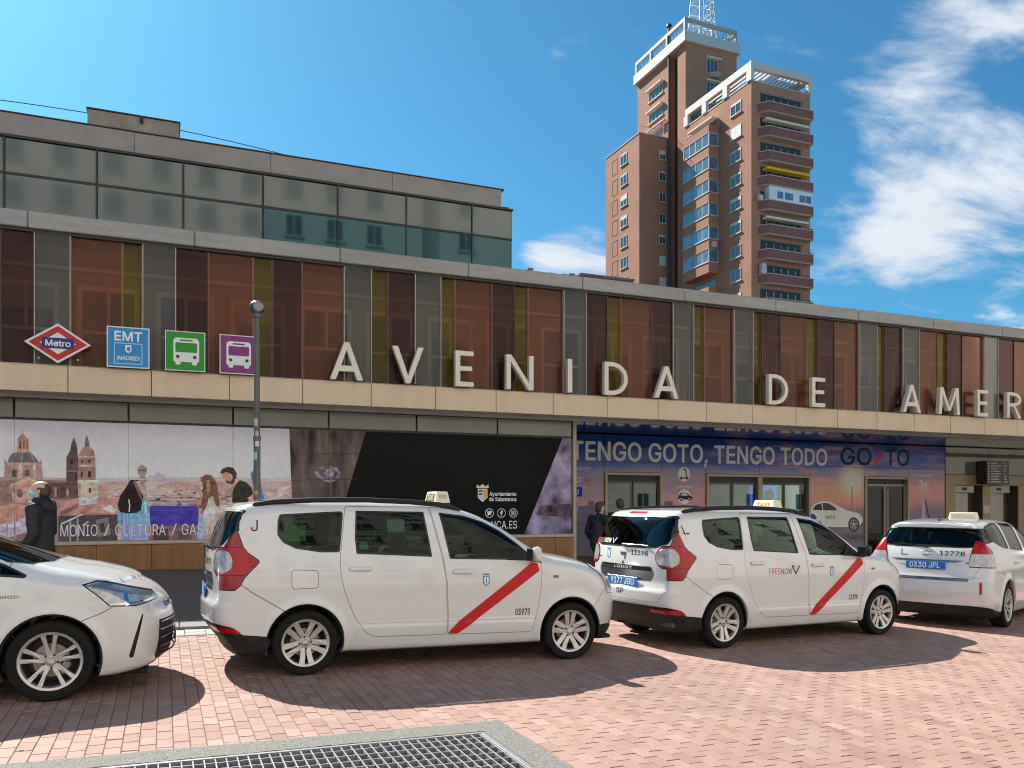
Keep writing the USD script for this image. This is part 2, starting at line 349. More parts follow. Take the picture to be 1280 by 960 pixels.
lay(plaza, 'paver_brick', cells, PW, PL, 0.0048, 0.03, 0.0035, m_paver, nearP, 300)
cells = tiles(-14, 44, 10.95, 11.45, 0.25, 0.25, 0.005, 0.0)
lay(plaza, 'pale_paver', cells, 0.25, 0.25, 0.007, 0.03, 0.004, m_pale, lambda c: abs(c[0] - 0.3), 40)
# kerb stones and pavement
kerb = '/World/kerb'; UsdGeom.Xform.Define(stage, kerb); tag(kerb, kind='structure')
for i in range(70):
    x = -16 + i * 0.9
    m = cbox(x + .004, x + .896, 11.46, 12.02, -0.10, 0.035, 0.012); onto_ground(m)
    put(kerb, 'kerb_stone', m, m_slate, tint=np.full((24, 3), rng.uniform(0, 1)))
pav = '/World/pavement'; UsdGeom.Xform.Define(stage, pav); tag(pav, kind='structure')
pb = trimesh.creation.box(extents=(120, 40, .05)); pb.apply_translation((20, 32.03, -.015)); onto_ground(pb)
put(pav, 'bedding', pb, m_joint)
cells = tiles(-16, 44, 12.03, 27.8, 0.6, 0.6, 0.006, 0.0, keep=lambda x, y: inview(x, y, 3))
lay(pav, 'paving_slab', [c for c in cells], 0.6, 0.6, 0.010, 0.02, 0.004, m_slab, lambda c: (c[0] + .3) ** 2 + (c[1] - 15) ** 2 * .2 + (0 if abs(c[0] - .1) < 1.3 else 40), 80)
for o in range(1): pass
# raise the pavement a touch above the bricks
UsdGeom.Xformable(stage.GetPrimAtPath(pav)).AddTranslateOp().Set(Gf.Vec3d(0, 0, 0.040))

# ---------------------------------------------------------------- drain
dr = thing('floor_drain', 'galvanised steel drain grating in a rough concrete surround set in the brick paving', 'drain')
IN0, IN1, JN0, JN1 = -4.35, 2.13, 4.42, 5.61
fr = sbox(DX0, DY0, DX1, DY1).difference(sbox(IN0, JN0, IN1, JN1))
m = extr(fr, 0.10); m = m.subdivide_to_size(0.09); m.vertices[:, 2] -= 0.098
m.vertices[:, 2] += (.006 + (meshkit.fbm(m.vertices * [14, 14, 0] + 3, 3) - .5) * 0.008) * (m.vertices[:, 2] > -.01)
put(dr, 'concrete_surround', onto_ground(m), m_conc, smooth=40)
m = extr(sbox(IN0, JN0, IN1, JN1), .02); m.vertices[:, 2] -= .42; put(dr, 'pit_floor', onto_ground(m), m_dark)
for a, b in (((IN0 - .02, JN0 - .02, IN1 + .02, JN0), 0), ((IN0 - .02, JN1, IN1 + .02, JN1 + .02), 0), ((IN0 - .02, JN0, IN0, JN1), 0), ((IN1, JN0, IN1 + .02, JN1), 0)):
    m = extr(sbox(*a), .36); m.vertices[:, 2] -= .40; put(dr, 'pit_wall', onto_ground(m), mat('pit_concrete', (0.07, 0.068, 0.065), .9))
for a in ((IN0, JN1 - .035, IN1, JN1), (IN0, JN0, IN1, JN0 + .035), (IN1 - .035, JN0 + .035, IN1, JN1 - .035)):
    put(dr, 'angle_frame', onto_ground(cbox(a[0], a[2], a[1], a[3], -.045, .004, .002)), m_galv)
GP = 0.066
nb = int((IN1 - IN0 - .1) / GP)
for pnl in range(4):                                               # four lift-out gratings
    x0 = IN1 - .045 - (pnl + 1) * nb // 4 * GP; cnt = nb // 4
    gr = group_node(dr, 'grating')
    bars = [cbox(x0 + k * GP - .0045, x0 + k * GP + .0045, JN0 + .04, JN1 - .04, -.048, 0.001, .001) for k in range(1, cnt + 1)]
    put(gr, 'bearing_bar', onto_ground(cat(bars)), m_galv, kind='stuff')
    ys = np.arange(JN0 + .07, JN1 - .04, .125)
    for y in ys: put(gr, 'cross_bar', onto_ground(cbox(x0 + .5 * GP, x0 + cnt * GP + .45 * GP, y - .0055, y + .0055, -.046, 0.0, .001)), m_galv)
# ================================================================ station building
VB, VM, VG = 20.45, 21.6, 25.6                   # sign band, mural wall, recessed entrance wall
UL, UR = -16.0, 44.0
st = thing('station_building', 'long low metro station with coloured glass panels over a beige band', 'building')
# body, roofs
put(st, 'wall', cat(box(UL, 10.9, 26.9, 27.1, -1.4, 4.0), box(UL, UR, 21.45, 21.6, 4.0, 7.47)), m_wallin, label='inner wall behind the coloured glass')
put(st, 'roof', box(UL, UR, 20.62, 46, 7.48, 7.58), m_roof)
put(st, 'floor_slab', box(UL, UR, 20.60, 46, 4.07, 4.30), m_soffit, label='dark polished soffit over the entrance')
put(st, 'side_wall', cat(box(UL, UL + .3, 21, 46, -1.4, 7.3), box(UR - .3, UR, 21, 46, -1.4, 7.3), box(UL, UR, 45.7, 46, -1.4, 7.3)), m_roof)
# coping in long pieces
x = UL; k = 0
for x in np.arange(UL, UR - .1, 3.333):
    m = cbox(x + .006, x + 3.327, VB - .06, VB + .55, 7.52 + .004 * (k % 2), 7.875, .02); k += 1
    put(st, 'coping', m, m_coping)
put(st, 'coping_shadow_gap', box(UL, UR, VB + .02, VB + .3, 7.46, 7.519), m_dark)
# beige band, 1.665 m panels
j0 = -1.91
for i in range(-9, 28):
    x = j0 + i * 1.67
    put(st, 'band_panel', cbox(x + .008, x + 1.662, VB - .03, VB + .05, 4.03, 4.60, .006), m_beige)
put(st, 'band_back', cat(box(UL, UR, VB + .03, VB + .14, 4.05, 4.58), box(UL, UR, VB + .1, VB + .5, 4.52, 4.56)), m_dark)
put(st, 'band_ledge', cbox(UL, UR, VB - .02, VB + .22, 4.603, 4.622, .004), m_frame)
# coloured glass
B = [-3.19, -2.56, -1.86, -0.84, -0.43, 0.27, 0.97, 1.97, 2.41, 3.1, 4.1, 4.8, 5.22, 5.91, 6.61, 7.0, 8.03, 8.69, 9.09, 10.12, 10.83, 11.52, 11.95, 12.96, 13.66, 14.38, 14.78, 15.82, 16.53, 16.89, 17.62, 18.63, 19.08, 19.77, 20.77, 21.53, 21.91, 22.66, 23.42, 24.35, 24.76, 25.49, 26.52, 27.24, 28.1]
Cc = 'MGTOGMTOMTGOMGOTMOTGMOTMGOTGOMTOMTGOMGTOMTGM'
NMG = {'M': 'maroon', 'G': 'grey', 'T': 'terracotta', 'O': 'olive'}
pat, wid = 'TOMTGOMGTOMG', {'M': .72, 'G': .70, 'T': 1.01, 'O': .40}
B2, C2 = list(B), Cc
i = 0
while B2[-1] < UR - 1: C2 += pat[i % 12]; B2.append(B2[-1] + wid[pat[i % 12]]); i += 1
i = 0
while B2[0] > UL + 1: c = pat[::-1][i % 12]; C2 = c + C2; B2.insert(0, B2[0] - wid[c]); i += 1
DEP = {'M': 0.05, 'G': 0.0, 'T': 0.075, 'O': 0.11}
for a, b, c in zip(B2[:-1], B2[1:], C2):
    nm = NMG[c]; y = VB + .03 + DEP[c]
    gp = put(st, 'glass_panel', cbox(a + .012, b - .012, y, y + .012, 4.63, 7.46, .002), GLASS[nm], label=None)
    put(gp, 'edge_strip', cat(box(a + .001, a + .020, y - .02, y + .09, 4.625, 7.458), box(b - .020, b - .001, y - .021, y + .088, 4.625, 7.457)), m_edge[nm])
# windows on the inner wall, seen through the glass
for i in range(-6, 26):
    x = -.15 + i * 1.665
    w = put(st, 'window', cat(cbox(x, x + 1.30, 21.36, 21.45, 6.50, 6.62), cbox(x, x + .11, 21.36, 21.45, 4.66, 6.50), cbox(x + 1.19, x + 1.30, 21.36, 21.45, 4.66, 6.50), cbox(x + .09, x + 1.21, 21.37, 21.45, 5.52, 5.59), cbox(x + .62, x + .69, 21.365, 21.45, 5.59, 6.5)), m_winframe)
    put(w, 'pane', box(x + .08, x + 1.22, 21.40, 21.42, 4.66, 6.52), m_winglass)
    if i % 3 == 1: put(w, 'blind', box(x + .12, x + 1.18, 21.38, 21.39, 5.75 + .25 * ((i * 7) % 3), 6.5), m_wallin)
put(st, 'inner_ledge', cbox(UL, UR, 21.30, 21.45, 6.92, 7.0), m_winframe)
# ------------------------------------------------ mural wall: transom glass, plinth
TJ = [-3.09 + 2.34 * k for k in range(-5, 6)] + [10.93]
for a, b in zip(TJ[:-1], TJ[1:]):
    put(st, 'transom_panel', cbox(a + .022, b - .022, VM - .03, VM + .03, 3.56, 3.985, .004), m_transom)
put(st, 'transom_rail', cat(cbox(UL, 10.95, VM - .05, VM + .10, 3.99, 4.06), box(UL, 10.95, VM + .0, VM + .09, 3.505, 3.56)), m_dark)
put(st, 'mural_wall_core', box(UL, 10.93, VM + .06, VM + .25, -1.0, 4.05), m_dark)
for k in range(-9, 10):
    a = -.25 + k * 1.18
    if a > 10.9: break
    put(st, 'plinth_panel', cbox(a + .004, min(a + 1.176, 10.93), VM - .10, VM + .05, -1.0, .655, .004), m_plinth)
put(st, 'plinth_cap', cbox(UL, 10.94, VM - .15, VM + .05, .658, .745, .01), m_plcap)
put(st, 'end_post', cbox(10.945, 11.06, VM - .08, VM + .30, -1.2, 4.05, .01), m_frame)
put(st, 'return_wall', box(10.93, 11.05, VM + .30, VG + .2, -1.2, 4.06), m_frame)
# ------------------------------------------------ upper glazed storey, set back
V2, T0, T1, UE = 24.0, 10.82, 11.35, 10.06
XJ = [-18.2, -16.1, -14.0, -11.9, -9.85, -7.8, -5.73, -3.65, -1.58, 0.5, 2.56, 4.63, 6.66, 8.73, 10.05]
put(st, 'upper_core', cat(box(-18, UE - .06, V2 + .10, 44, 7.5, 10.9)), m_dark)
for i, (a, b) in enumerate(zip(XJ[:-1], XJ[1:])):
    put(st, 'upper_pane', cbox(a + .025, b - .025, V2, V2 + .03, 9.90, 10.74, .003), m_upglass)
    put(st, 'upper_pane', cbox(a + .025, b - .025, V2, V2 + .03, 7.86, 9.83, .003), m_upglass2 if a > 2.5 else m_upglass, label='clearer dark glass pane' if a > 2.5 else None)
    put(st, 'mullion', box(a - .02, a + .02, V2 - .03, V2 + .08, 7.6, 10.78), m_dark)
put(st, 'upper_transom', box(-18, UE, V2 - .012, V2 + .08, 9.835, 9.895), m_dark)
for y0, y1 in ((24.03, 27.5), (27.54, 31), (31.04, 34.5), (34.54, 38)):
    put(st, 'upper_pane', cbox(UE - .02, UE + .01, y0, y1, 7.86, 10.74, .003), m_upglass2)
put(st, 'upper_gasket', box(-18, UE + .03, V2 - .05, 38, 10.76, 10.815), m_dark)
for k in range(8):
    a = -18 + k * 3.46
    put(st, 'upper_fascia', cbox(a + .004, min(a + 3.456, UE - .30), V2 - .06 + .002 * (k % 2), 38 - .01 * k, T0, T1, .01), m_upfascia)
put(st, 'upper_coping', cbox(-18, UE - .28, V2 - .08, 38.1, T1 + .003, T1 + .035, .004), m_dark)
bx = put(st, 'roof_plant_box', cbox(-1.80, .40, 24.0, 26.6, T1 + .04, 11.80, .01), m_rough)
put(bx, 'box_coping', cbox(-1.83, .43, 23.97, 26.63, 11.803, 11.835, .004), m_dark)
put(bx, 'vent_pipe', tube((-.52, 23.95, 11.62), (-.52, 23.95, 11.78), .04), m_dark)
# ------------------------------------------------ entrance wall: frames, doors, lifts
DOORS = [(14.23, 16.59, 1), (18.50, 20.95, 0), (20.95, 23.40, 0), (26.22, 28.64, 2)]
m_doorglass = glassmat('door_glass', (0.62, 0.76, 0.74), 1.5)
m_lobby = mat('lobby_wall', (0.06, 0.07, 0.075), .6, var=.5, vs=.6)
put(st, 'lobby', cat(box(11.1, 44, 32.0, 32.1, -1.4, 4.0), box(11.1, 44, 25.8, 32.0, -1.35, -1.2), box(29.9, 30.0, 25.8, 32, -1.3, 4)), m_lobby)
for a, b, t in DOORS:
    d = put(st, 'door', cat(cbox(a, a + .10, VG - .08, VG + .22, -1.2, 2.62), cbox(b - .10, b, VG - .08, VG + .22, -1.2, 2.62), cbox(a, b, VG - .081, VG + .221, 2.622, 2.72)), m_frame)
    mid = (a + b) / 2
    put(d, 'transom_void', box(a + .10, b - .10, VG + .10, VG + .16, 2.42, 2.62), m_dark)
    for p, q in ((a + .10, mid - .012), (mid + .012, b - .10)):
        put(d, 'door_leaf', cat(cbox(p, p + .055, VG + .05, VG + .10, -1.1, 2.42), cbox(q - .055, q, VG + .05, VG + .10, -1.1, 2.42), cbox(p + .055, q - .055, VG + .052, VG + .098, 2.34, 2.42)), m_frame if t == 2 else mat('door_bronze_dark', (.10, .085, .07), .4, .3))
        put(d, 'door_pane', box(p + .05, q - .05, VG + .07, VG + .08, -1.1, 2.36), m_doorglass)
    if t == 2: put(d, 'pull_handle', cat(tube((mid - .09, VG + .01, .3), (mid - .09, VG + .01, 2.2), .022), tube((mid + .09, VG + .01, .3), (mid + .09, VG + .01, 2.2), .022)), m_steel)
# tan metal wall with two lifts on the far side
m_tan = mat('tan_metal_panel', (0.34, 0.25, 0.165), .35, .2, var=.06, vs=1)
for a, b in ((30.80, 31.36), (33.05, 33.50), (35.30, 36.2)):
    put(st, 'tan_panel', cbox(a + .004, b - .004, VG - .02, VG + .04, -1.3, 2.42, .004), m_tan)
for a, b in ((30.80, 33.4), (33.4, 36.2)):
    put(st, 'tan_panel', cbox(a + .004, b - .004, VG - .02, VG + .04, 2.425, 2.86, .004), m_tan)
for a, b in ((30.80, 33.4), (33.4, 36.2), (36.2, 39), (39, 42)):
    put(st, 'high_glass_panel', cbox(a + .006, b - .006, VG - .01, VG + .03, 2.885, 4.04, .003), mat('mirror_glass_panel', (0.16, 0.155, 0.115), .05, spec=1.0))
for a, b in ((36.2, 39), (39, 42)):
    put(st, 'tan_panel', cbox(a + .006, b - .006, VG - .01, VG + .03, -1.3, 2.86, .003), m_tan)
put(st, 'high_glass_rail', box(30.78, 42, VG - .005, VG + .05, 2.862, 2.884), m_dark)
for a, b in ((31.36, 33.05), (33.50, 35.30)):
    l = put(st, 'lift', cat(box(a, a + .01, VG - .01, VG + .5, -1.3, 2.42), box(b - .01, b, VG - .01, VG + .5, -1.3, 2.42), box(a, b, VG + .50, VG + .52, -1.3, 2.42), box(a, b, VG - .01, VG + .5, 2.405, 2.42)), mat('lift_reveal', (.10, .075, .05), .4))
    put(l, 'lift_header', cbox(a + .02, b - .50, VG + .02, VG + .5, 2.10, 2.40, .006), m_steel)
    put(l, 'lift_display', box(a + .45, a + .75, VG + .01, VG + .02, 2.2, 2.32), m_dark)
    put(l, 'lift_jamb', cbox(a + .02, a + .42, VG + .1, VG + .46, -1.3, 2.097, .006), m_steel)
    put(l, 'lift_door', cbox(a + .43, a + .80, VG + .30, VG + .34, -1.3, 2.097, .006), m_steel)
    put(l, 'lift_door', cbox(a + .83, b - .50, VG + .32, VG + .36, -1.3, 2.097, .006), m_steel)
# notices beside the lifts
for nm, x0, x1, z0, z1, c, lb in (('notice', 33.07, 33.45, 1.2, 1.55, (215, 210, 200), 'white notice on the panel between the two lifts'),
                                  ('warning_plate', 33.16, 33.38, 1.98, 2.34, (200, 170, 60), 'small yellow plate between the two lifts')):
    s = put('/World', nm, cbox(x0, x1, VG - .035, VG - .022, z0, z1, .002), mat('plate_' + nm, lin(c) * .8, .5), label=lb, category='notice')

# ================================================================ printed graphics laid on panels
NPRINT = [0]
def hits(g, rects):
    return [(i, r) for i, r in enumerate(rects) if g.intersects(r)]
class Print:
    """flat print on a wall plane y = const: areas with a colour (or a colour function of x, z), split over the wall's panels"""
    def __init__(s, y, rects): s.y, s.rects, s.items = y, rects, {i: [] for i in range(len(rects))}
    def add(s, g, col, layer, step=None):
        if not isinstance(g, (Polygon, MultiPolygon)): g = Polygon(g)
        if not g.is_valid: g = g.buffer(0)
        for i, r in hits(g, s.rects):
            h = g.intersection(r)
            if h.is_empty or not polys(h): continue
            v, f = flat(h)
            if callable(col):
                v3, f = trimesh.remesh.subdivide_to_size(np.c_[v, np.zeros(len(v))], f, step or .07, max_iter=14); v = v3[:, :2]; c = col(v[:, 0], v[:, 1])
            else: c = np.tile(col, (len(v), 1))
            s.items[i].append((v, f, c, layer))
    def emit(s, parents, name, material):
        for i, it in s.items.items():
            if not it: continue
            V, F, C, k = [], [], [], 0
            for v, f, c, L in it:
                V.append(np.c_[v[:, 0], np.full(len(v), s.y - .0014 * (L + 1)), v[:, 1]]); F.append(f + k); C.append(c); k += len(v)
            put(parents[i], name, (np.vstack(V), np.vstack(F)), material, tint=np.vstack(C))
PG = 2.05                                                          # film is printed a little darker than the picture's values
def pc(*c): return np.minimum(lin(c) * PG, .86)
def mottled(c0, c1, sx, sz, seed=0, oct=5):
    seed = int(seed)
    a, b = pc(*c0), pc(*c1)
    def f(x, z):
        t = np.clip((meshkit.fbm(np.c_[x * sx, z * sz, np.zeros(len(x))] + seed * 7.3, oct, seed) - .3) / .4, 0, 1)[:, None]
        return a * (1 - t) + b * t
    return f
# ================================================================ city mural
MURAL = [
(2,(122,98,94),[(-3.366,2.124),(-3.149,2.144),(-2.945,2.201),(-2.534,2.151),(-1.804,2.141),(-1.804,1.716),(-3.366,1.641)]),
(3,(150,122,115),[(-3.288,2.143),(-3.273,2.502),(-3.211,2.557),(-2.598,2.569),(-2.55,2.515),(-2.518,2.152)]),
(4,(98,90,95),[(-3.211,2.539),(-3.195,2.647),(-3.133,2.738),(-3.039,2.776),(-2.788,2.783),(-2.677,2.676),(-2.598,2.551)]),
(5,(150,118,106),[(-3.032,2.759),(-3.024,3.065),(-2.977,3.139),(-2.93,3.213),(-2.875,3.142),(-2.804,3.072),(-2.796,2.764)]),
(5,(120,100,95),[(-2.933,3.213),(-2.925,3.321),(-2.917,3.213)]),
(6,(85,70,68),[(-2.992,2.85),(-2.992,3.03),(-2.953,3.031),(-2.953,2.851)]),
(6,(85,70,68),[(-2.914,2.852),(-2.914,3.033),(-2.883,3.033),(-2.883,2.853)]),
(6,(85,70,68),[(-2.851,2.853),(-2.851,3.034),(-2.827,3.035),(-2.827,2.854)]),
(5,(135,125,128),[(-3.055,2.758),(-3.039,2.758),(-3.118,2.541),(-3.133,2.54)]),
(5,(135,125,128),[(-2.945,2.761),(-2.93,2.761),(-2.93,2.544),(-2.945,2.544)]),
(5,(135,125,128),[(-2.788,2.764),(-2.772,2.765),(-2.677,2.549),(-2.693,2.549)]),
(5,(140,112,105),[(-3.288,2.502),(-3.265,2.645),(-3.242,2.502)]),
(5,(140,112,105),[(-2.598,2.514),(-2.566,2.624),(-2.534,2.516)]),
(4,(82,70,70),[(-3.133,2.217),(-3.133,2.378),(-3.039,2.38),(-3.039,2.218)]),
(4,(82,70,70),[(-2.883,2.238),(-2.883,2.382),(-2.788,2.384),(-2.788,2.239)]),
(4,(178,150,138),[(-3.008,2.164),(-3.008,2.525),(-2.93,2.526),(-2.93,2.165)]),
(4,(178,150,138),[(-2.725,2.167),(-2.725,2.53),(-2.661,2.531),(-2.661,2.168)]),
(3,(172,134,122),[(-3.164,2.036),(-2.819,2.221),(-2.502,2.079),(-2.502,1.641),(-3.118,1.641)]),
(4,(190,150,136),[(-3.164,2.036),(-2.819,2.202),(-2.502,2.061),(-2.502,2.024),(-2.819,2.157),(-3.164,2.0)]),
(4,(110,85,80),[(-3.024,1.911),(-2.977,1.939),(-2.93,1.912),(-2.914,1.84),(-2.93,1.768),(-2.977,1.74),(-3.024,1.767),(-3.039,1.839)]),
(3,(88,68,68),[(-2.502,2.115),(-1.804,2.159),(-1.804,1.753),(-2.261,1.733),(-2.502,1.751)]),
(4,(120,96,92),[(-2.502,2.115),(-1.804,2.159),(-1.804,2.123),(-2.502,2.07)]),
(4,(140,112,105),[(-2.293,1.77),(-2.293,1.989),(-2.245,1.99),(-2.245,1.77)]),
(4,(140,112,105),[(-2.05,1.771),(-2.05,1.954),(-2.001,1.955),(-2.001,1.771)]),
(5,(84,66,68),[(-2.05,2.12),(-2.05,2.672),(-2.034,2.709),(-1.968,2.839),(-1.952,2.987),(-1.895,3.136),(-1.837,2.972),(-1.821,2.806),(-1.772,2.123)]),
(6,(135,106,100),[(-1.821,2.122),(-1.804,2.714),(-1.739,2.863),(-1.673,2.939),(-1.664,3.088),(-1.631,3.219),(-1.59,3.071),(-1.573,2.942),(-1.49,2.851),(-1.457,2.722),(-1.44,2.126)]),
(6,(112,90,88),[(-2.034,2.378),(-1.821,2.381),(-1.821,2.344),(-2.034,2.341)]),
(7,(175,145,132),[(-1.804,2.511),(-1.448,2.517),(-1.448,2.471),(-1.804,2.464)]),
(7,(165,134,122),[(-1.804,2.714),(-1.457,2.722),(-1.457,2.684),(-1.804,2.677)]),
(7,(92,84,88),[(-1.673,2.939),(-1.664,3.088),(-1.631,3.181),(-1.59,3.071),(-1.573,2.942)]),
(6,(70,64,70),[(-1.96,2.839),(-1.944,2.987),(-1.895,3.099),(-1.846,2.972),(-1.837,2.842)]),
(7,(62,48,50),[(-1.606,2.217),(-1.606,2.366),(-1.54,2.367),(-1.54,2.218)]),
(7,(62,48,50),[(-1.598,2.552),(-1.598,2.644),(-1.548,2.645),(-1.548,2.552)]),
(7,(62,48,50),[(-1.755,2.216),(-1.755,2.345),(-1.714,2.346),(-1.714,2.216)]),
(7,(62,48,50),[(-1.739,2.549),(-1.739,2.623),(-1.706,2.624),(-1.706,2.549)]),
(6,(45,36,40),[(-1.968,2.526),(-1.968,2.637),(-1.919,2.638),(-1.919,2.527)]),
(6,(45,36,40),[(-1.87,2.159),(-1.87,2.306),(-1.837,2.307),(-1.837,2.159)]),
(6,(198,158,138),[(-1.821,2.141),(-1.44,2.164),(-1.39,2.127),(-1.39,1.773),(-1.804,1.771)]),
(7,(216,178,156),[(-1.821,2.159),(-1.39,2.164),(-1.39,2.118),(-1.821,2.113)]),
(7,(92,66,60),[(-1.59,1.865),(-1.59,1.976),(-1.54,1.977),(-1.54,1.865)]),
(7,(168,130,116),[(-1.821,2.104),(-1.755,2.105),(-1.755,1.772),(-1.804,1.771)]),
(3,(188,126,112),[(-3.366,1.551),(-3.086,1.623),(-2.819,1.569),(-2.819,1.243),(-3.366,1.122)]),
(4,(162,104,94),[(-3.055,1.605),(-3.024,1.605),(-3.024,1.208),(-3.055,1.209)]),
(3,(168,158,174),[(-3.366,1.14),(-2.819,1.315),(-2.819,0.989),(-3.366,0.782)]),
(4,(140,130,150),[(-3.242,1.156),(-3.211,1.174),(-3.211,0.797),(-3.242,0.797)]),
(4,(140,130,150),[(-3.086,1.209),(-3.055,1.218),(-3.055,0.794),(-3.086,0.795)]),
(3,(160,118,112),[(-2.212,1.568),(-2.017,1.679),(-1.788,1.753),(-0.934,1.755),(-0.934,1.323),(-2.212,1.312)]),
(4,(195,175,180),[(-1.788,1.753),(-1.407,1.773),(-1.407,1.624),(-1.788,1.568)]),
(4,(178,132,120),[(-1.606,1.419),(-1.39,1.624),(-1.019,1.492),(-1.019,1.361)]),
(4,(120,80,78),[(-2.18,1.422),(-1.804,1.623),(-1.804,1.531),(-2.164,1.311)]),
(4,(205,182,180),[(-1.323,1.493),(-1.155,1.586),(-1.002,1.474),(-1.104,1.399)]),
(4,(150,100,92),[(-1.788,1.42),(-1.573,1.568),(-1.507,1.531),(-1.706,1.364)]),
(4,(72,64,66),[(-2.212,1.33),(-0.985,1.361),(-0.985,0.722),(-2.212,0.743)]),
(5,(186,180,176),[(-2.164,1.165),(-1.722,1.383),(-1.706,1.355),(-2.147,1.128)]),
(5,(150,145,142),[(-1.985,1.237),(-1.952,1.236),(-1.952,0.739),(-1.985,0.739)]),
(5,(150,145,142),[(-1.837,1.273),(-1.804,1.272),(-1.804,0.736),(-1.837,0.737)]),
(5,(170,165,160),[(-1.722,1.124),(-1.606,1.215),(-1.59,1.187),(-1.706,1.086)]),
(5,(110,100,100),[(-1.44,1.233),(-1.188,1.287),(-1.138,0.893),(-1.407,0.823)]),
(6,(60,54,56),[(-1.373,1.139),(-1.273,1.175),(-1.239,0.969),(-1.34,0.933)]),
(3,(132,118,112),[(-0.557,2.363),(-0.557,2.439),(-0.505,2.534),(-0.418,2.526),(-0.349,2.442),(-0.366,2.347),(-0.401,2.251),(-0.331,2.214),(-0.366,2.137),(-0.418,2.099),(-0.383,1.947),(-0.349,1.795),(-0.591,1.794),(-0.557,2.098),(-0.574,2.211),(-0.505,2.25)]),
(4,(95,84,82),[(-0.54,2.42),(-0.366,2.423),(-0.366,2.385),(-0.54,2.382)]),
(4,(170,155,148),[(-0.557,2.211),(-0.331,2.214),(-0.349,2.176),(-0.557,2.173)]),
(4,(112,148,202),[(-0.985,1.38),(-0.934,1.567),(-0.849,1.492),(-0.557,1.378),(-0.505,1.605),(-0.418,1.757),(-0.314,1.643),(-0.279,1.129),(-0.418,1.073),(-0.9,1.078),(-1.002,1.135)]),
(5,(84,116,176),[(-0.9,1.417),(-0.866,1.417),(-0.883,1.097),(-0.917,1.097)]),
(5,(140,172,216),[(-0.418,1.681),(-0.366,1.643),(-0.349,1.186),(-0.383,1.187)]),
(5,(128,134,172),[(-0.883,1.116),(-0.418,1.111),(-0.296,0.71),(-0.917,0.721)]),
(6,(38,29,32),[(-0.712,2.172),(-0.557,2.173),(-0.453,2.061),(-0.418,1.871),(-0.453,1.681),(-0.488,1.453),(-0.591,1.397),(-0.763,1.379),(-0.934,1.417),(-0.985,1.567),(-0.934,1.793),(-0.815,1.982)]),
(7,(158,134,122),[(-0.626,2.154),(-0.488,2.136),(-0.401,1.947),(-0.349,1.719),(-0.418,1.757),(-0.522,1.965)]),
(7,(110,90,84),[(-0.66,2.134),(-0.591,2.135),(-0.488,1.909),(-0.453,1.643),(-0.54,1.832)]),
(7,(230,228,226),[(-0.763,1.718),(-0.738,1.718),(-0.712,1.567),(-0.729,1.416),(-0.755,1.416),(-0.738,1.567)]),
(3,(64,52,134),[(-0.314,1.529),(-0.244,1.567),(0.755,1.566),(0.791,1.527),(0.791,1.099),(-0.279,1.072)]),
(4,(80,68,152),[(-0.244,1.491),(0.719,1.488),(0.719,1.469),(-0.244,1.472)]),
(4,(78,66,148),[(-0.261,1.319),(0.755,1.313),(0.755,1.294),(-0.261,1.3)]),
(3,(118,92,92),[(-0.314,1.072),(0.828,1.099),(0.828,0.69),(-0.314,0.71)]),
(4,(70,55,58),[(-0.244,0.995),(0.108,1.01),(0.144,0.702),(-0.209,0.708)]),
(4,(82,64,66),[(0.322,0.95),(0.61,0.985),(0.646,0.694),(0.358,0.699)]),
(5,(132,146,176),[(0.791,1.294),(0.974,1.332),(0.956,1.02),(0.956,0.688),(0.755,0.692)]),
(6,(205,160,148),[(0.938,1.703),(1.011,1.878),(1.121,1.899),(1.195,1.703),(1.232,1.409),(1.121,1.174),(0.938,1.098),(0.901,1.215)]),
(7,(232,224,226),[(0.901,1.41),(1.048,1.527),(1.195,1.487),(1.158,1.292),(0.919,1.293)]),
(8,(104,74,62),[(0.846,2.247),(0.956,2.327),(1.084,2.309),(1.195,2.154),(1.232,1.958),(1.269,1.703),(1.269,1.526),(1.195,1.566),(1.121,1.801),(1.029,1.761),(0.974,1.527),(0.883,1.43),(0.846,1.605),(0.901,1.839),(0.828,2.033)]),
(9,(146,110,92),[(0.974,2.19),(1.048,2.191),(1.066,1.957),(1.011,1.8),(0.974,1.956)]),
(9,(208,164,148),[(0.828,2.13),(0.874,2.15),(0.892,1.975),(0.846,1.936)]),
(6,(168,124,110),[(1.325,2.352),(1.399,2.392),(1.53,2.394),(1.643,2.257),(1.68,2.139),(1.568,2.098),(1.474,2.117),(1.399,2.195),(1.362,2.254)]),
(7,(84,62,58),[(1.437,2.117),(1.418,2.195),(1.53,2.157),(1.605,2.257),(1.643,2.158),(1.568,2.089)]),
(7,(58,46,46),[(1.288,2.371),(1.343,2.47),(1.474,2.521),(1.605,2.494),(1.68,2.357),(1.662,2.238),(1.605,2.198),(1.568,2.335),(1.437,2.392),(1.343,2.352)]),
(6,(172,128,114),[(1.568,2.237),(1.699,2.238),(1.794,2.16),(1.643,2.0)]),
(8,(47,44,38),[(1.568,1.644),(1.586,1.921),(1.662,2.099),(1.756,2.199),(1.907,2.141),(2.022,2.023),(2.06,1.864),(1.964,1.704),(1.926,1.645)]),
(8,(170,126,112),[(1.926,1.744),(2.098,1.884),(2.155,1.844),(2.041,1.645)]),
(6,(74,88,122),[(2.002,2.361),(2.079,2.442),(2.232,2.364),(2.251,2.085),(2.29,1.745),(2.213,1.725),(2.098,1.964)]),
(7,(62,112,172),[(2.155,1.944),(2.271,2.005),(2.348,1.725),(2.175,1.725)]),
(2,(172,150,150),[(2.367,1.966),(2.973,2.091),(2.973,1.646),(2.329,1.645)]),
]
mu = thing('city_mural', 'wide printed mural of a cathedral city and young tourists under the beige band', 'mural')
rects = [sbox(a + .003, .75, b - .003, 3.505) for a, b in zip(TJ[:-1], TJ[1:])]
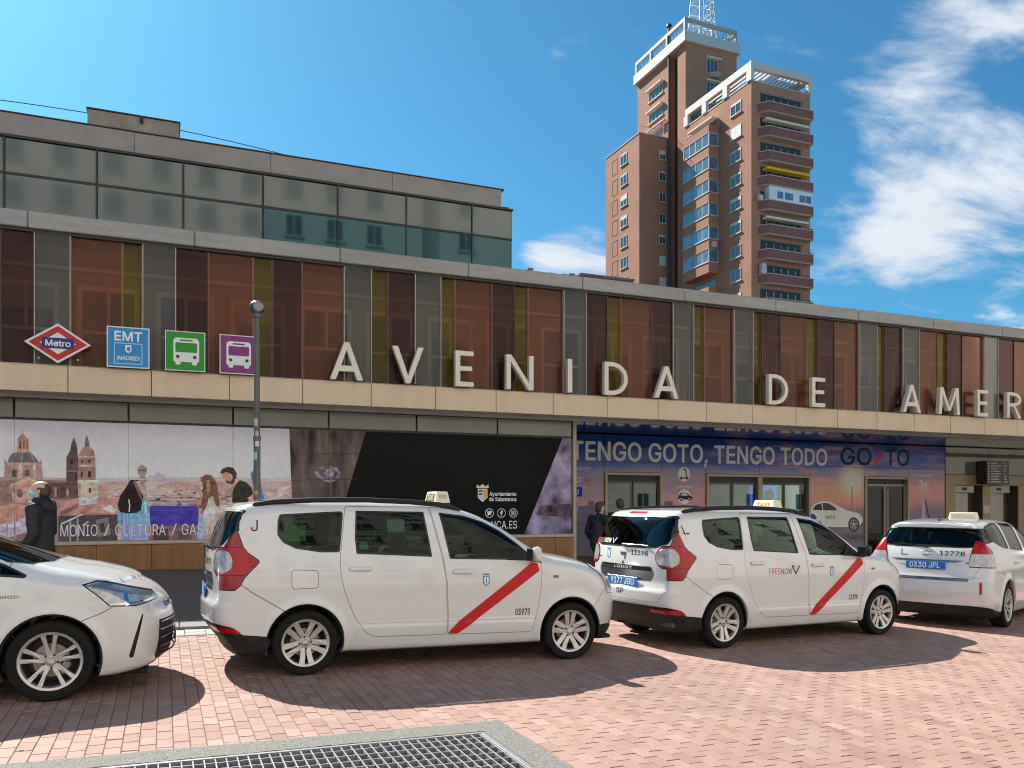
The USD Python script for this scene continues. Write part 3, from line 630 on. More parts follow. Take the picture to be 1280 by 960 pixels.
pan = [put(mu, 'mural_panel', cbox(a + .003, b - .003, VM + .0, VM + .05, .75, 3.505, .002), m_dark) for a, b in zip(TJ[:-1], TJ[1:])]
P = Print(VM, rects)
def skyc(x, z):
    t = np.clip((z - 2.2) / 1.3, 0, 1)[:, None]
    c = pc(205, 192, 192) * (1 - t) + pc(160, 158, 168) * t
    w = meshkit.fbm(np.c_[x * .5, z * 1.6, z * 0] + 4, 4, 3)[:, None]
    return c * (0.93 + .16 * w) * (1 + .05 * np.clip(.5 - x[:, None] * .2, -.4, 1.2))
P.add(sbox(UL, .75, 3.05, 3.505), skyc, 0, .16)
r5 = np.random.default_rng(11)
P.add([(-9, .75), (-9, 2.24), (-1.44, 2.20), (2.973, 2.253), (3.03, .75)], mottled((150, 112, 106), (196, 158, 148), 2.2, 7, 1), 1, .08)
P.add([(-.34, 2.2), (-.30, 2.29), (-.2, 2.27), (-.15, 2.33), (-.1, 2.37), (-.06, 2.33), (.03, 2.3), (.07, 2.2)], pc(158, 145, 158), 1)
P.add([(-1.44, 2.2), (-.9, 2.225), (.2, 2.24), (1.2, 2.27), (2.2, 2.245), (2.97, 2.27), (2.97, 2.17), (-1.44, 2.12)], mottled((150, 138, 148), (178, 164, 168), 4, 12, 5), 2, .08)
pal = [(214, 176, 162), (172, 116, 100), (224, 208, 204), (120, 92, 88), (186, 132, 116), (150, 128, 130), (196, 148, 134), (96, 80, 80), (236, 220, 214), (208, 130, 104)]
for k in range(430):
    d = r5.random() ** .8                                           # roofs get larger towards the viewer
    z = 2.19 - .82 * d; x = r5.uniform(-1.4, 2.95); w = (.02 + .13 * d) * r5.uniform(.6, 1.5); h = (.012 + .06 * d) * r5.uniform(.6, 1.3)
    sk = r5.uniform(-.4, .4) * h
    c = np.array(pal[r5.integers(len(pal))], float); c = c * .8 + np.array((185, 160, 158)) * .2 if d < .4 else c
    if k % 3: P.add([(x, z), (x + w, z + sk), (x + w * .93, z + h + sk), (x + w * .08, z + h)], pc(*c), 2.2 + (k % 45) * .018)
    else: P.add([(x, z), (x + w, z), (x + w, z + h * .6), (x + w / 2, z + h), (x, z + h * .6)], pc(*c), 2.2 + (k % 45) * .018)
P.add([(-9, .75), (-9, 2.6), (-3.3, 2.1), (-2.9, 2.0), (-1.44, 1.5), (-1.3, .75)], mottled((110, 84, 80), (165, 128, 118), 3, 3, 8), 1.1, .1)
def toned(c, s, k=1.0):
    b = pc(*c)
    def f(x, z):
        t = meshkit.fbm(np.c_[x * 7, z * 16, np.zeros(len(x))] + s * 1.7, 4, s % 50); u = meshkit.fbm(np.c_[x * 26, z * 9, np.zeros(len(x))] + s, 2, 3)
        return b * (1 + k * (1.1 * (t - .5) + .5 * (u - .5)))[:, None]
    return f
for q, (L, c, p) in enumerate(MURAL): P.add(p, toned(c, q), L + 1.3 + .09 * (q % 11), .04)
P.add([(2.93, 3.9), (5.023, 3.9), (4.455, 1.813), (4.02, .6), (3.052, .6)], mottled((40, 35, 37), (96, 82, 79), 5, 1.6, 2, 6), 4, .035)
for z in (2.86, 2.2, 1.55): P.add([(2.98, z), (4.7, z + .05), (4.7, z + .066), (2.98, z + .014)], pc(44, 38, 40), 5)
P.add(LineString([(3.7, 2.3), (3.62, 2.42), (3.72, 2.52), (3.94, 2.55), (4.14, 2.50), (4.22, 2.38), (4.14, 2.26), (3.94, 2.2), (3.7, 2.3)]).buffer(.045), mottled((70, 64, 74), (128, 118, 130), 14, 14, 4), 5, .03)
P.add(Point(3.94, 2.38).buffer(.13), mottled((86, 80, 92), (140, 132, 146), 18, 18, 6), 5.2, .025)
P.add([(5.023, 3.9), (10.714, 3.687), (9.427, .744), (9.3, .565), (4.02, .6)], mottled((6, 6, 7), (15, 14, 14), .6, .6, 3), 4.5, .2)
P.add([(10.714, 3.687), (11.1, 3.7), (11.1, .5), (9.3, .5), (9.427, .744)], mottled((58, 50, 66), (134, 124, 148), 3.2, 3.2, 9), 4.7, .05)
P.add([(9.9, 1.55), (10.9, 1.62), (10.9, 1.2), (9.8, 1.3)], mottled((46, 36, 46), (92, 70, 84), 6, 6, 12), 5.6, .05)
W = np.array([.88, .87, .87])
for k in range(9):
    z = 1.44 + .045 * k + .012 * math.sin(k * 2.3)
    P.add([(-.27, z), (.775, z + .004), (.775, z + .010 + .004 * (k % 2)), (-.27, z + .008)], pc(*((84, 72, 158), (50, 42, 112))[k % 2]), 6.6)
def word(s, x0, x1, z, h, col, layer, bold=False): P.add(affinity.translate(text2d(s, h, bold, x1 - x0), x0, z), col, layer)
word('PATRI', -2.86, -2.27, .862, .262, W, 12.5); word('MONIO', -2.172, -1.407, .862, .262, W, 12.5)
P.add([(-1.275, .858), (-1.245, .858), (-1.15, 1.13), (-1.18, 1.13)], W, 12.5); word('CULTURA', -1.036, .055, .862, .262, W, 12.5)
P.add([(.18, .858), (.21, .858), (.305, 1.13), (.275, 1.13)], W, 12.5); word('GASTRONOMIA', .412, 2.28, .862, .262, W, 12.5)
for _ in (0,): pass
word('SALAMANCA.ES', 7.488, 9.205, .915, .215, W, 12.5)
word('Ayuntamiento', 8.37, 9.18, 1.835, .105, W, 12.5, True); word('de Salamanca', 8.36, 9.18, 1.69, .105, W, 12.5, True)
P.add([(8.026, 2.026), (8.31, 2.028), (8.31, 1.783), (8.168, 1.66), (8.026, 1.782)], pc(215, 215, 218), 12.5)
P.add([(8.045, 2.0), (8.165, 2.0), (8.165, 1.85), (8.045, 1.85)], pc(70, 74, 92), 13.5); P.add([(8.06, 1.94), (8.15, 1.94), (8.15, 1.91), (8.06, 1.91)], pc(220, 220, 222), 14.5)
P.add([(8.175, 2.0), (8.292, 2.0), (8.292, 1.79), (8.2, 1.71)], pc(190, 128, 80), 13.5); P.add([(8.045, 1.83), (8.16, 1.83), (8.16, 1.70), (8.06, 1.78)], pc(150, 158, 178), 13.5)
P.add([(7.979, 2.047), (8.002, 2.147), (8.073, 2.092), (8.168, 2.16), (8.263, 2.094), (8.334, 2.15), (8.358, 2.05)], pc(196, 158, 116), 12.5)
for i, x in enumerate((8.37, 8.73, 9.09)):
    P.add(Point(x, 1.352).buffer(.128).difference(Point(x, 1.352).buffer(.112)), W, 12.5)
    if i == 0: P.add([(x - .075, 1.30), (x - .01, 1.29), (x + .05, 1.32), (x + .065, 1.38), (x + .08, 1.41), (x + .05, 1.405), (x + .02, 1.425), (x - .005, 1.39), (x - .06, 1.42), (x - .07, 1.36), (x - .04, 1.33)], W, 12.5)
    if i == 1: P.add(unary_union([sbox(x - .018, 1.28, x + .016, 1.40), sbox(x - .045, 1.345, x + .04, 1.372), sbox(x - .01, 1.39, x + .045, 1.42)]), W, 12.5)
    if i == 2: P.add(unary_union([sbox(x - .062, 1.29, x + .062, 1.414).difference(sbox(x - .048, 1.304, x + .048, 1.40)), Point(x, 1.352).buffer(.032).difference(Point(x, 1.352).buffer(.019)), Point(x + .033, 1.386).buffer(.008)]), W, 12.5)
P.emit(pan, 'print', m_print)

# ================================================================ entrance advertisement
ad = thing('sunset_advertisement', 'printed sunset advertisement with big white lettering round the station doors', 'advertisement')
rects = []
XG = [11.07, 14.23, 16.59, 18.50, 20.95, 23.40, 26.22, 28.64, 30.76]
for a, b in zip(XG[:-1], XG[1:]):
    rects.append(sbox(a + .006, 3.10, b - .006, 4.04))
    door = any(abs(a - d[0]) < .01 for d in DOORS)
    rects.append(sbox(a + .006, 2.735 if door else -1.2, b - .006, 3.085))
pan = [put(ad, 'advert_panel', cbox(r.bounds[0], r.bounds[2], VG, VG + .05, r.bounds[1], r.bounds[3], .002), m_dark) for r in rects]
P = Print(VG, rects)
cs = [(-1.2, (96, 84, 96)), (.4, (92, 84, 104)), (1.1, (108, 96, 114)), (1.7, (152, 118, 122)), (2.2, (164, 128, 128)), (2.55, (146, 124, 132)), (2.9, (132, 124, 146)), (3.3, (78, 98, 148)), (4.1, (18, 46, 104))]
cz = np.array([c[0] for c in cs]); cc = np.array([lin(c[1]) for c in cs])
def sunset(x, z):
    w = meshkit.fbm(np.c_[x * .35, z * 2.2, z * 0] + 9, 5, 21); w2 = meshkit.fbm(np.c_[x * .9, z * 5.5, z * 0] + 2, 5, 4)
    zz = z + (w - .5) * .9 + np.clip((25.0 - x) * .035, -.15, .42)
    c = np.stack([np.interp(zz, cz, cc[:, k]) for k in range(3)], 1)
    cl = np.clip((w2 - .5) * 3.2, 0, 1)[:, None] * np.clip(1.25 - abs(z - 2.9)[:, None] * .7, 0, 1)
    warm = np.exp(-((x - 25.6) / 4.5) ** 2)[:, None]
    c = c * (1 - .55 * cl) + .55 * cl * (lin((226, 150, 116)) * warm + lin((120, 112, 136)) * (1 - warm))
    c = c + np.exp(-(((x - 25.58) / .55) ** 2 + ((z - 2.5) / .5) ** 2))[:, None] * lin((255, 220, 170)) * .55
    c = c * (1 - .35 * warm * np.clip(1.2 - abs(z - 1.95)[:, None] * 1.5, 0, 1)) + lin((226, 140, 92)) * .35 * warm * np.clip(1.2 - abs(z - 1.95)[:, None] * 1.5, 0, 1)
    return np.minimum(c * PG, .86)
P.add(sbox(11, -1.3, 30.8, 4.05), sunset, 0, .11)
r5 = np.random.default_rng(5)
for k in range(60):                                                 # far skyline
    x = r5.uniform(11, 20.5); w = r5.uniform(.1, .35); h = r5.uniform(.06, .5)
    P.add(sbox(x, .9, x + w, 1.25 + h), pc(84 + r5.integers(12), 84, 104 + r5.integers(10)), 1 + k * .005)
P.add(sbox(11, -1.3, 22, 1.0), pc(78, 76, 92), 1.5)
WH = np.array([.90, .90, .92])
def word(s, x0, x1, z, h, col, layer, bold=False): P.add(affinity.translate(text2d(s, h, bold, x1 - x0), x0, z), col, layer)
word('TENGO GOTO, TENGO TODO', 12.93, 24.29, 3.135, .635, WH, 4, True)
DK = pc(46, 42, 58)
word('GO', 24.96, 26.62, 3.20, .66, DK, 4, True); word('TO', 27.36, 28.70, 3.20, .66, DK, 4, True)
def chev(x, z):
    t = np.clip((z - 3.2) / .68, 0, 1)[:, None]; return (pc(226, 74, 84) * (1 - t) + pc(92, 52, 128) * t)
P.add([(26.66, 3.2), (26.95, 3.2), (27.24, 3.54), (26.95, 3.88), (26.66, 3.88), (26.92, 3.54)], chev, 4, .08)
word('con GOTO', 12.75, 13.69, 2.78, .11, WH, 4); word('C', 13.10, 13.33, 2.36, .16, WH, 4, True)
for q in (13.42, 13.56): P.add([(q + .1, 2.36), (q, 2.44), (q + .1, 2.52), (q + .1, 2.48), (q + .05, 2.44), (q + .1, 2.40)], pc(200, 60, 70), 4)
P.add(sbox(12.9, 1.86, 13.36, 2.19), pc(32, 48, 130), 4); word('J', 13.12, 13.22, 1.95, .16, WH, 5, True); P.add(sbox(13.4, 2.17, 13.5, 2.2), WH, 4)
P.add(Point(17.55, 2.69).buffer(.27), WH, 4); P.add(unary_union([LineString([(17.42, 2.56), (17.66, 2.56), (17.60, 2.88), (17.52, 2.88)]).buffer(.02), Point(17.42, 2.545).buffer(.05), Point(17.68, 2.545).buffer(.05)]), DK, 5)
word('patinete', 17.20, 17.92, 2.20, .10, WH, 4)
P.add(Point(17.56, 1.87).buffer(.27), WH, 4); P.add([(17.28, 1.78), (17.30, 1.9), (17.42, 2.02), (17.68, 2.0), (17.80, 1.9), (17.90, 1.88), (17.92, 1.76)], DK, 5); P.add([(17.40, 1.92), (17.46, 1.99), (17.64, 1.98), (17.72, 1.91)], pc(200, 205, 215), 6)
for q in (17.42, 17.78): P.add(Point(q, 1.75).buffer(.07), WH, 6); P.add(Point(q, 1.75).buffer(.045), DK, 7)
# the printed white hatchback
X = lambda p: [(23.45 + a * 2.70, .62 + b * 1.12) for a, b in p]
P.add(sbox(23.41, -1.2, 26.2, .80), mottled((70, 66, 78), (104, 98, 108), 1, 3, 14.5), 2, .1)
P.add(X([(-.06, .15), (.0, .72), (.08, .90), (.22, .985), (.36, .97), (.55, .78), (.68, .66), (.9, .55), (.985, .46), (1., .25), (.95, .12), (.72, .05), (-.06, .08)]), pc(214, 210, 214), 4)
P.add(X([(.03, .68), (.10, .85), (.20, .91), (.22, .66)]), pc(58, 52, 58), 5); P.add(X([(.235, .66), (.22, .915), (.33, .91), (.43, .80), (.50, .70), (.47, .655)]), pc(72, 60, 62), 5)
P.add(X([(.90, .50), (.985, .46), (.99, .38), (.93, .42)]), pc(150, 146, 152), 5); P.add(X([(-.06, .5), (.05, .55), (.12, .4), (.05, .3), (-.06, .3)]), pc(72, 54, 120), 5); P.add(X([(.08, .2), (.16, .28), (.24, .12), (.1, .12)]), pc(50, 42, 92), 5)
word('GOTO', 24.2, 24.68, 1.02, .12, DK, 6, True)
for c0, rr in ((.82, .135),): 
    q = X([(c0, .14)])[0]; P.add(Point(q).buffer(.29), pc(52, 48, 52), 6); P.add(Point(q).buffer(.21), pc(150, 146, 150), 7); P.add(unary_union([LineString([q, (q[0] + .2 * math.cos(t), q[1] + .2 * math.sin(t))]).buffer(.02) for t in np.arange(5) * 1.257 + .3]).symmetric_difference(Point(q).buffer(.19)), pc(78, 72, 76), 8)
P.add(sbox(25.55, 1.1, 25.6, 2.3), pc(120, 84, 74), 2)
word('3c', 29.27, 29.74, 2.31, .27, WH, 4, True); word('Comienza AHORA', 28.92, 30.05, 2.76, .10, WH, 4); word('15 minutos', 29.09, 29.96, 2.18, .09, WH, 4)
for q in (28.95, 29.95): P.add([(q, 2.45), (q + .12, 2.38), (q + .12, 2.42), (q + .04, 2.45), (q + .12, 2.48), (q + .12, 2.52)], pc(190, 60, 74), 4)
P.add([(29.40, 1.1), (29.42, 1.55), (29.36, 1.75), (29.44, 1.95), (29.52, 1.97), (29.58, 1.88), (29.62, 1.7), (29.60, 1.45), (29.66, .7), (29.42, .7)], pc(150, 130, 140), 4); P.add(LineString([(29.62, 1.75), (29.86, .9), (29.95, .75)]).buffer(.035), pc(60, 52, 66), 5)
P.emit(pan, 'print', m_print)

# screens and shelves seen through the doors
sc = thing('ticket_screen', 'blue glowing information screen behind the wide middle doors', 'screen', loc=(22.95, 27.8, 0))
put(sc, 'casing', cbox(-.75, .75, 0, .12, -.9, 2.42, .01), m_black)
m_scr = usdkit.material(stage, '/World/Looks/blue_screen', {'n': ('noise_texture', dict(scale=1.6, detail=4.0)), 'g': ('geometry', {}), 'r': ('rgb_ramp', dict(ramp=[(.35, (.0, .05, .42)), (.65, (.01, .17, .75))])), 'e': ('emission', dict(strength=.55))}, [('g.position', 'n.vector'), ('n.fac', 'r.fac'), ('r.color', 'e.color')], surface='e.emission')
put(sc, 'display', box(-.70, .70, -.012, -.002, -.85, 2.36), m_scr)
put(sc, 'round_emblem', upright(extr(Point(.30, 1.95).buffer(.28), .006), -.014), mat('screen_dark_blue', (.01, .03, .16), .3))
vm = thing('vending_machine', 'dark vending machine with lit shelves inside the doorway nearest the mural', 'machine', loc=(16.3, 29.2, 0))
put(vm, 'cabinet', cbox(-.6, .6, 0, .8, -1.3, 2.35, .02), mat('vending_dark', (.06, .055, .06), .4))
for k in range(5): put(vm, 'shelf', cbox(-.5, .38, -.03, -.004, -.2 + k * .45, -.17 + k * .45, .004), m_steel)
for k in range(5): put(vm, 'snack_row', cat([cbox(-.48 + .12 * q, -.39 + .12 * q, -.03, -.004, -.16 + k * .45, .05 + k * .45, .01) for q in range(7)]), mat('snack_%d' % k, [(.35, .10, .08), (.30, .28, .26), (.10, .16, .30), (.36, .16, .12), (.25, .26, .12)][k], .4), kind='stuff')
for xx, nm in ((14.9, 'a'), (19.6, 'b'), (27.2, 'c')):
    lp = thing('partition_screen', {'a': 'pale teal glass partition inside the entrance nearest the mural', 'b': 'teal glass partition inside the wide middle entrance', 'c': 'pale glass partition inside the double doors nearest the lifts'}[nm], 'partition', loc=(xx, 28.2, 0))
    for q in range(3): put(lp, 'glass_sheet', cbox(-.6 + q * .45, -.2 + q * .45, 0, .03, -1.3, 2.1, .004), mat('teal_sheet', (.06, .11, .115), .2, var=.3, vs=.8) if nm != 'c' else mat('pale_sheet', (.28, .30, .30), .3, var=.3, vs=.8))
    put(lp, 'post', cat([tube((-.63 + q * .45, .015, -1.3), (-.63 + q * .45, .015, 2.15), .025) for q in range(4)]), m_steel)

# ================================================================ lettering on the band
def letter(ch, w, h, s=.125):
    o = lambda *p: Polygon(p)
    if ch == 'I': return sbox(0, 0, w, h)
    if ch == 'E': return unary_union([sbox(0, 0, s, h), sbox(0, 0, w, s * .95), sbox(0, h - s * .95, w, h), sbox(0, h * .5 - s * .42, w * .92, h * .5 + s * .5)])
    if ch == 'A':
        t = s * 1.12
        return o((0, 0), (t, 0), (w / 2, h * .80), (w - t, 0), (w, 0), (w / 2 + t * .42, h), (w / 2 - t * .42, h)).union(o((w * .22, h * .22), (w * .78, h * .22), (w * .73, h * .37), (w * .27, h * .37)))
    if ch == 'V': return affinity.scale(o((0, 0), (s * 1.12, 0), (w / 2, h * .80), (w - s * 1.12, 0), (w, 0), (w / 2 + s * .45, h), (w / 2 - s * .45, h)), 1, -1, origin=(0, h / 2))
    if ch == 'N': return unary_union([sbox(0, 0, s, h), sbox(w - s, 0, w, h), o((0, h), (s * 1.1, h), (w, 0), (w - s * 1.1, 0))])
    if ch == 'M': return unary_union([o((0, 0), (s, 0), (s * 1.15 + .06, h), (.06, h)), o((w, 0), (w - s, 0), (w - s * 1.15 - .06, h), (w - .06, h)), o((.07, h), (.07 + s, h), (w / 2 + s * .45, .12), (w / 2 - s * .45, .12)), o((w - .07, h), (w - .07 - s, h), (w / 2 - s * .45, .12), (w / 2 + s * .45, .12))])
    if ch in 'DR':
        hh = h if ch == 'D' else h * .56
        el = affinity.translate(affinity.scale(Point(0, 0).buffer(.5, 24), (w - w * .32) * 2, hh), w * .32, h - hh / 2)
        outer = unary_union([sbox(0, h - hh, w * .32, h), el.intersection(sbox(w * .32, 0, w, h))])
        inner = outer.buffer(-s * .92, join_style=2).intersection(sbox(s, 0, w, h))
        g = outer.difference(inner)
        return g if ch == 'D' else unary_union([g, sbox(0, 0, s, h), o((w * .40, h * .50), (w * .40 + s, h * .50), (w, 0), (w - s * 1.1, 0))])
    if ch == 'C':
        r = affinity.scale(Point(0, 0).buffer(.5, 32), w, h); g = affinity.translate(r.difference(affinity.scale(Point(0, 0).buffer(.5, 32), w - 2 * s, h - 2 * s)), w / 2, h / 2)
        return g.difference(sbox(w * .72, h * .28, w * 1.2, h * .72))
sg = thing('station_name_letters', 'row of cream metal capital letters standing on the beige band', 'sign')
LT = [('A', 3.72, .80), ('V', 5.26, .80), ('E', 6.91, .49), ('N', 8.32, .78), ('I', 10.12, .13), ('D', 11.25, .74), ('A', 12.87, .80), ('D', 16.90, .74), ('E', 18.58, .52), ('A', 22.38, .82), ('M', 24.02, .98), ('E', 25.85, .52), ('R', 27.33, .72), ('I', 28.95, .13), ('C', 29.9, .9), ('A', 31.6, .82)]
for ch, x, w in LT:
    m = upright(extr(letter(ch, w, .91), .14), VB - .10); m.vertices[:, 0] += x; m.vertices[:, 2] += 4.632
    lp = put(sg, 'letter', m, m_letter, label='cream metal letter ' + ch)
    put(lp, 'bracket', cat(box(x + w * .15, x + w * .15 + .03, VB - .15, VB + .05, 4.622, 4.645), box(x + w * .85 - .03, x + w * .85, VB - .15, VB + .05, 4.622, 4.645)), m_dark)

# ================================================================ four square and diamond signs
def signboard(name, label, x0, x1, z0, z1, layers, outline=None):
    t = thing(name, label, 'sign')
    o = outline or sbox(x0, z0, x1, z1)
    put(t, 'panel', upright(extr(o, .05), VB - .13), m_steel)
    V, F, C, k = [], [], [], 0
    for i, (g, c) in enumerate(layers):
        v, f = flat(g)
        V.append(np.c_[v[:, 0], np.full(len(v), VB - .1815 - .0016 * i), v[:, 1]]); F.append(f + k); C.append(np.tile(lin(c) * .9, (len(v), 1))); k += len(v)
    put(t, 'sign_face', (np.vstack(V), np.vstack(F)), m_sign, tint=np.vstack(C))
    put(t, 'post', cat(tube((x0 + .25, VB - .10, z0 + .1), (x0 + .25, VB + .04, z0 + .1), .02), tube((x1 - .25, VB - .10, z0 + .1), (x1 - .25, VB + .04, z0 + .1), .02)), m_steel)
dm = lambda x, z, a, b: Polygon([(x - a, z), (x, z - b), (x + a, z), (x, z + b)])
def txt(s, cx, z, h, bold=False, w=None):
    g = text2d(s, h, bold, w); b = g.bounds; return affinity.translate(g, cx - (b[0] + b[2]) / 2, z)
mx, mz = -2.085, 5.06
signboard('metro_sign', 'red and white diamond sign with a blue bar', -2.71, -1.46, 4.64, 5.48,
          [(dm(mx, mz, .625, .42), (240, 238, 236)), (dm(mx, mz, .56, .376), (200, 38, 30)), (dm(mx, mz, .345, .235), (240, 238, 236)), (sbox(mx - .31, mz - .115, mx + .31, mz + .115), (26, 44, 128)), (txt('Metro', mx, mz - .062, .125, True, .48), (244, 244, 244))], outline=dm(mx, mz, .64, .43))
ex = -.71
signboard('bus_company_sign', 'square sky blue sign with white capitals and a crest', -1.14, -.28, 4.62, 5.52,
          [(sbox(-1.14, 4.62, -.28, 5.52), (236, 240, 242)), (sbox(-1.115, 4.645, -.305, 5.495), (24, 146, 212)), (txt('EMT', ex, 5.215, .20, True, .56), (246, 246, 246)),
           (sbox(ex - .285, 4.70, ex + .285, 5.165).difference(sbox(ex - .268, 4.717, ex + .268, 5.148)), (190, 224, 242)),
           (Polygon([(ex - .065, 5.12), (ex + .065, 5.12), (ex + .065, 4.99), (ex, 4.94), (ex - .065, 4.99)]), (240, 244, 246)), (Polygon([(ex - .02, 5.08), (ex + .04, 5.08), (ex + .03, 4.98), (ex - .03, 5.0)]), (24, 146, 212)), (txt('¡MADRID!', ex, 4.79, .085, True, .46), (244, 246, 246))])
def bus(cx, z, s, bg):
    b = lambda x0, z0, x1, z1, r=0: (sbox(cx + (x0 + r) * s, z + (z0 + r) * s, cx + (x1 - r) * s, z + (z1 - r) * s).buffer(r * s) if r else sbox(cx + x0 * s, z + z0 * s, cx + x1 * s, z + z1 * s))
    W = (240, 240, 236)
    return [(unary_union([b(-.5, .12, .5, 1.12, .16), b(-.5, .12, .5, .5, .05), b(-.42, 0, -.22, .2, .05), b(.22, 0, .42, .2, .05)]), W),
            (b(-.42, .52, .42, .92, .05), bg), (b(-.24, .985, .24, 1.05), bg), (unary_union([Point(cx - .33 * s, z + .33 * s).buffer(.07 * s), Point(cx + .33 * s, z + .33 * s).buffer(.07 * s)]), (58, 56, 58))]
for nm, lab, x0, x1, c in (('bus_sign', 'square green sign with a white bus front', .04, .89, (28, 148, 36)), ('coach_sign', 'square purple sign with a white bus front beside the lamp post', 1.2, 2.0, (136, 44, 124))):
    signboard(nm, lab, x0, x1, 4.62, 5.52, [(sbox(x0, 4.62, x1, 5.52), (232, 236, 232)), (sbox(x0 + .02, 4.64, x1 - .02, 5.50), c)] + bus((x0 + x1) / 2 + .02, 4.76, .545, c))
# directory board
db = thing('directory_board', 'black hanging board with rows of white text above the lifts', 'sign')
put(db, 'housing', cbox(32.62, 34.0, VG - .55, VG - .04, 2.46, 3.46, .01), m_black)
V, F, C, k = [], [], [], 0
rr = np.random.default_rng(3)
for i in range(8):
    z = 3.34 - i * .115
    for a, b in ((32.68, 32.78), (32.86, 32.86 + rr.uniform(.35, .7)), (33.65, 33.65 + rr.uniform(.1, .25))):
        v, f = flat(sbox(a, z, b, z + .055)); V.append(np.c_[v[:, 0], np.full(len(v), VG - .553), v[:, 1]]); F.append(f + k); C.append(np.tile(lin((190, 192, 196)), (len(v), 1))); k += len(v)
put(db, 'text_rows', (np.vstack(V), np.vstack(F)), m_sign, tint=np.vstack(C), kind='stuff')
put(db, 'bracket', cat(box(32.9, 32.96, VG - .06, VG - .01, 3.3, 3.5), box(33.7, 33.76, VG - .06, VG - .01, 3.3, 3.5)), m_dark)

# ================================================================ lamp post at the kerb
lpst = thing('street_lamp', 'slim grey lamp post with a round lamp head and peeling stickers', 'lamp post', loc=(1.18, 11.80, ground_z(1.18) + .03))
m_post = mat('grey_post_paint', (0.085, 0.085, 0.082), .45, var=.25, vs=6, dirt=((.05, .048, .045), 18, .5, .8), obj=True)
put(lpst, 'pole', cat(tube((0, 0, 0), (0, 0, 2.5), .048, .045, 20), tube((0, 0, 2.5), (0, 0, 4.16), .040, .036, 20)), m_post, smooth=40)
put(lpst, 'collar', cat(tube((0, 0, 2.45), (0, 0, 2.52), .051, n=20), tube((0, 0, 0), (0, 0, .08), .09, n=20), tube((0, 0, 4.14), (0, 0, 4.19), .06, n=20)), m_post, smooth=40)
s = trimesh.creation.icosphere(subdivisions=3, radius=.102); s.apply_translation((0, 0, 4.27))
put(lpst, 'lamp_head', s, mat('dark_lamp_head', (.035, .035, .036), .35), smooth=True)
hl = trimesh.creation.icosphere(subdivisions=3, radius=.070); hl.vertices *= (1, .5, 1); hl.apply_translation((.01, -.08, 4.275))
put(lpst, 'lens', hl, mat('lamp_lens', (.22, .22, .21), .12), smooth=True)
rs = np.random.default_rng(8)
for z, h, c, a0 in ((2.66, .10, (190, 190, 186), -2.1), (2.52, .07, (170, 174, 172), -1.7), (2.38, .12, (210, 210, 206), -1.6), (2.2, .10, (150, 186, 200), -2.2), (1.72, .06, (170, 150, 70), -1.9), (1.55, .10, (60, 62, 66), -1.5), (1.36, .05, (196, 196, 192), -1.4), (1.15, .09, (205, 205, 200), -2.0)):
    r = .0496 if z < 2.45 else .0425
    t = np.linspace(a0 - .55, a0 + .55, 9); v = np.vstack([np.c_[np.cos(t) * r, np.sin(t) * r, np.full(9, z)], np.c_[np.cos(t) * r, np.sin(t) * r, np.full(9, z + h)]])
    f = np.array([q for i in range(8) for q in ((i, i + 1, 10 + i), (i, 10 + i, 9 + i))])
    put(lpst, 'sticker', (v, f), mat('sticker_%d' % c[2], lin(c) * .8, .6, var=.2, vs=30))
# overhead cable behind the roof
cb = [(x, 30.0, 14.2 - .0083 * (x + 2.5) ** 2) for x in np.linspace(-17, 3.9, 24)]
put('/World', 'overhead_cable', path_tube(cb, .014, 5), m_dark, label='thin dark cable strung across the sky behind the roof', category='cable')
# ================================================================ brick tower behind the station
m_tb = usdkit.material(stage, '/World/Looks/tower_brick', {
    'g': ('geometry', {}), 'sp': ('separate_xyz', {}), 'ad': ('math', dict(math_type='add')), 'cv': ('combine_xyz', dict(z=0.0)),
    'b': ('brick_texture', dict(scale=1.0, color1=(0.46, 0.185, 0.105), color2=(0.36, 0.135, 0.08), mortar=(0.40, 0.25, 0.17), mortar_size=0.010, brick_width=0.26, row_height=0.085)),
    'n': ('noise_texture', dict(scale=.35, detail=6.0)), 'k': ('map_range', dict(to_min=.82, to_max=1.18)), 'm': ('vector_math', dict(math_type='scale')), 'p': ('principled_bsdf', dict(roughness=.85, specular_ior_level=.3))},
    [('g.position', 'sp.vector'), ('sp.x', 'ad.value1'), ('sp.y', 'ad.value2'), ('ad.value', 'cv.x'), ('sp.z', 'cv.y'), ('cv.vector', 'b.vector'), ('g.position', 'n.vector'), ('n.fac', 'k.value'), ('b.color', 'm.vector1'), ('k.result', 'm.scale'), ('m.vector', 'p.base_color')], surface='p.BSDF')
m_tw = mat('tower_white_trim', (0.54, 0.51, 0.47), .6, var=.06)
m_tgrey = mat('tower_grey_trim', (0.36, 0.35, 0.34), .6, var=.08)
m_tedge = mat('balcony_edge', (0.50, 0.45, 0.42), .6)
m_tred = mat('balcony_brick_front', (0.23, 0.085, 0.065), .75, var=.12, vs=1.5)
m_tsof = mat('balcony_soffit', (0.42, 0.33, 0.28), .8)
m_twin = mat('tower_window_glass', (0.05, 0.065, 0.08), .03, spec=1.0)
m_tblue = mat('bay_glass_blue', (0.10, 0.17, 0.24), .04, spec=1.0, var=.5, vs=1.2)
m_shut = mat('roller_shutter', (0.62, 0.59, 0.53), .6, var=.1)
m_awn = mat('cream_awning', (0.70, 0.63, 0.52), .8, var=.06)
m_yel = mat('yellow_awning', (0.78, 0.47, 0.035), .8)
m_leafp = mat('balcony_plant', (0.05, 0.09, 0.03), .8, var=.5, vs=8)
tw = thing('apartment_tower', 'tall red brick apartment tower with stacked balconies behind the station', 'building')
x0, x1, y0, y1, y2 = 65.2, 74.2, 81.1, 94.74, 107.1
zt = 52.58
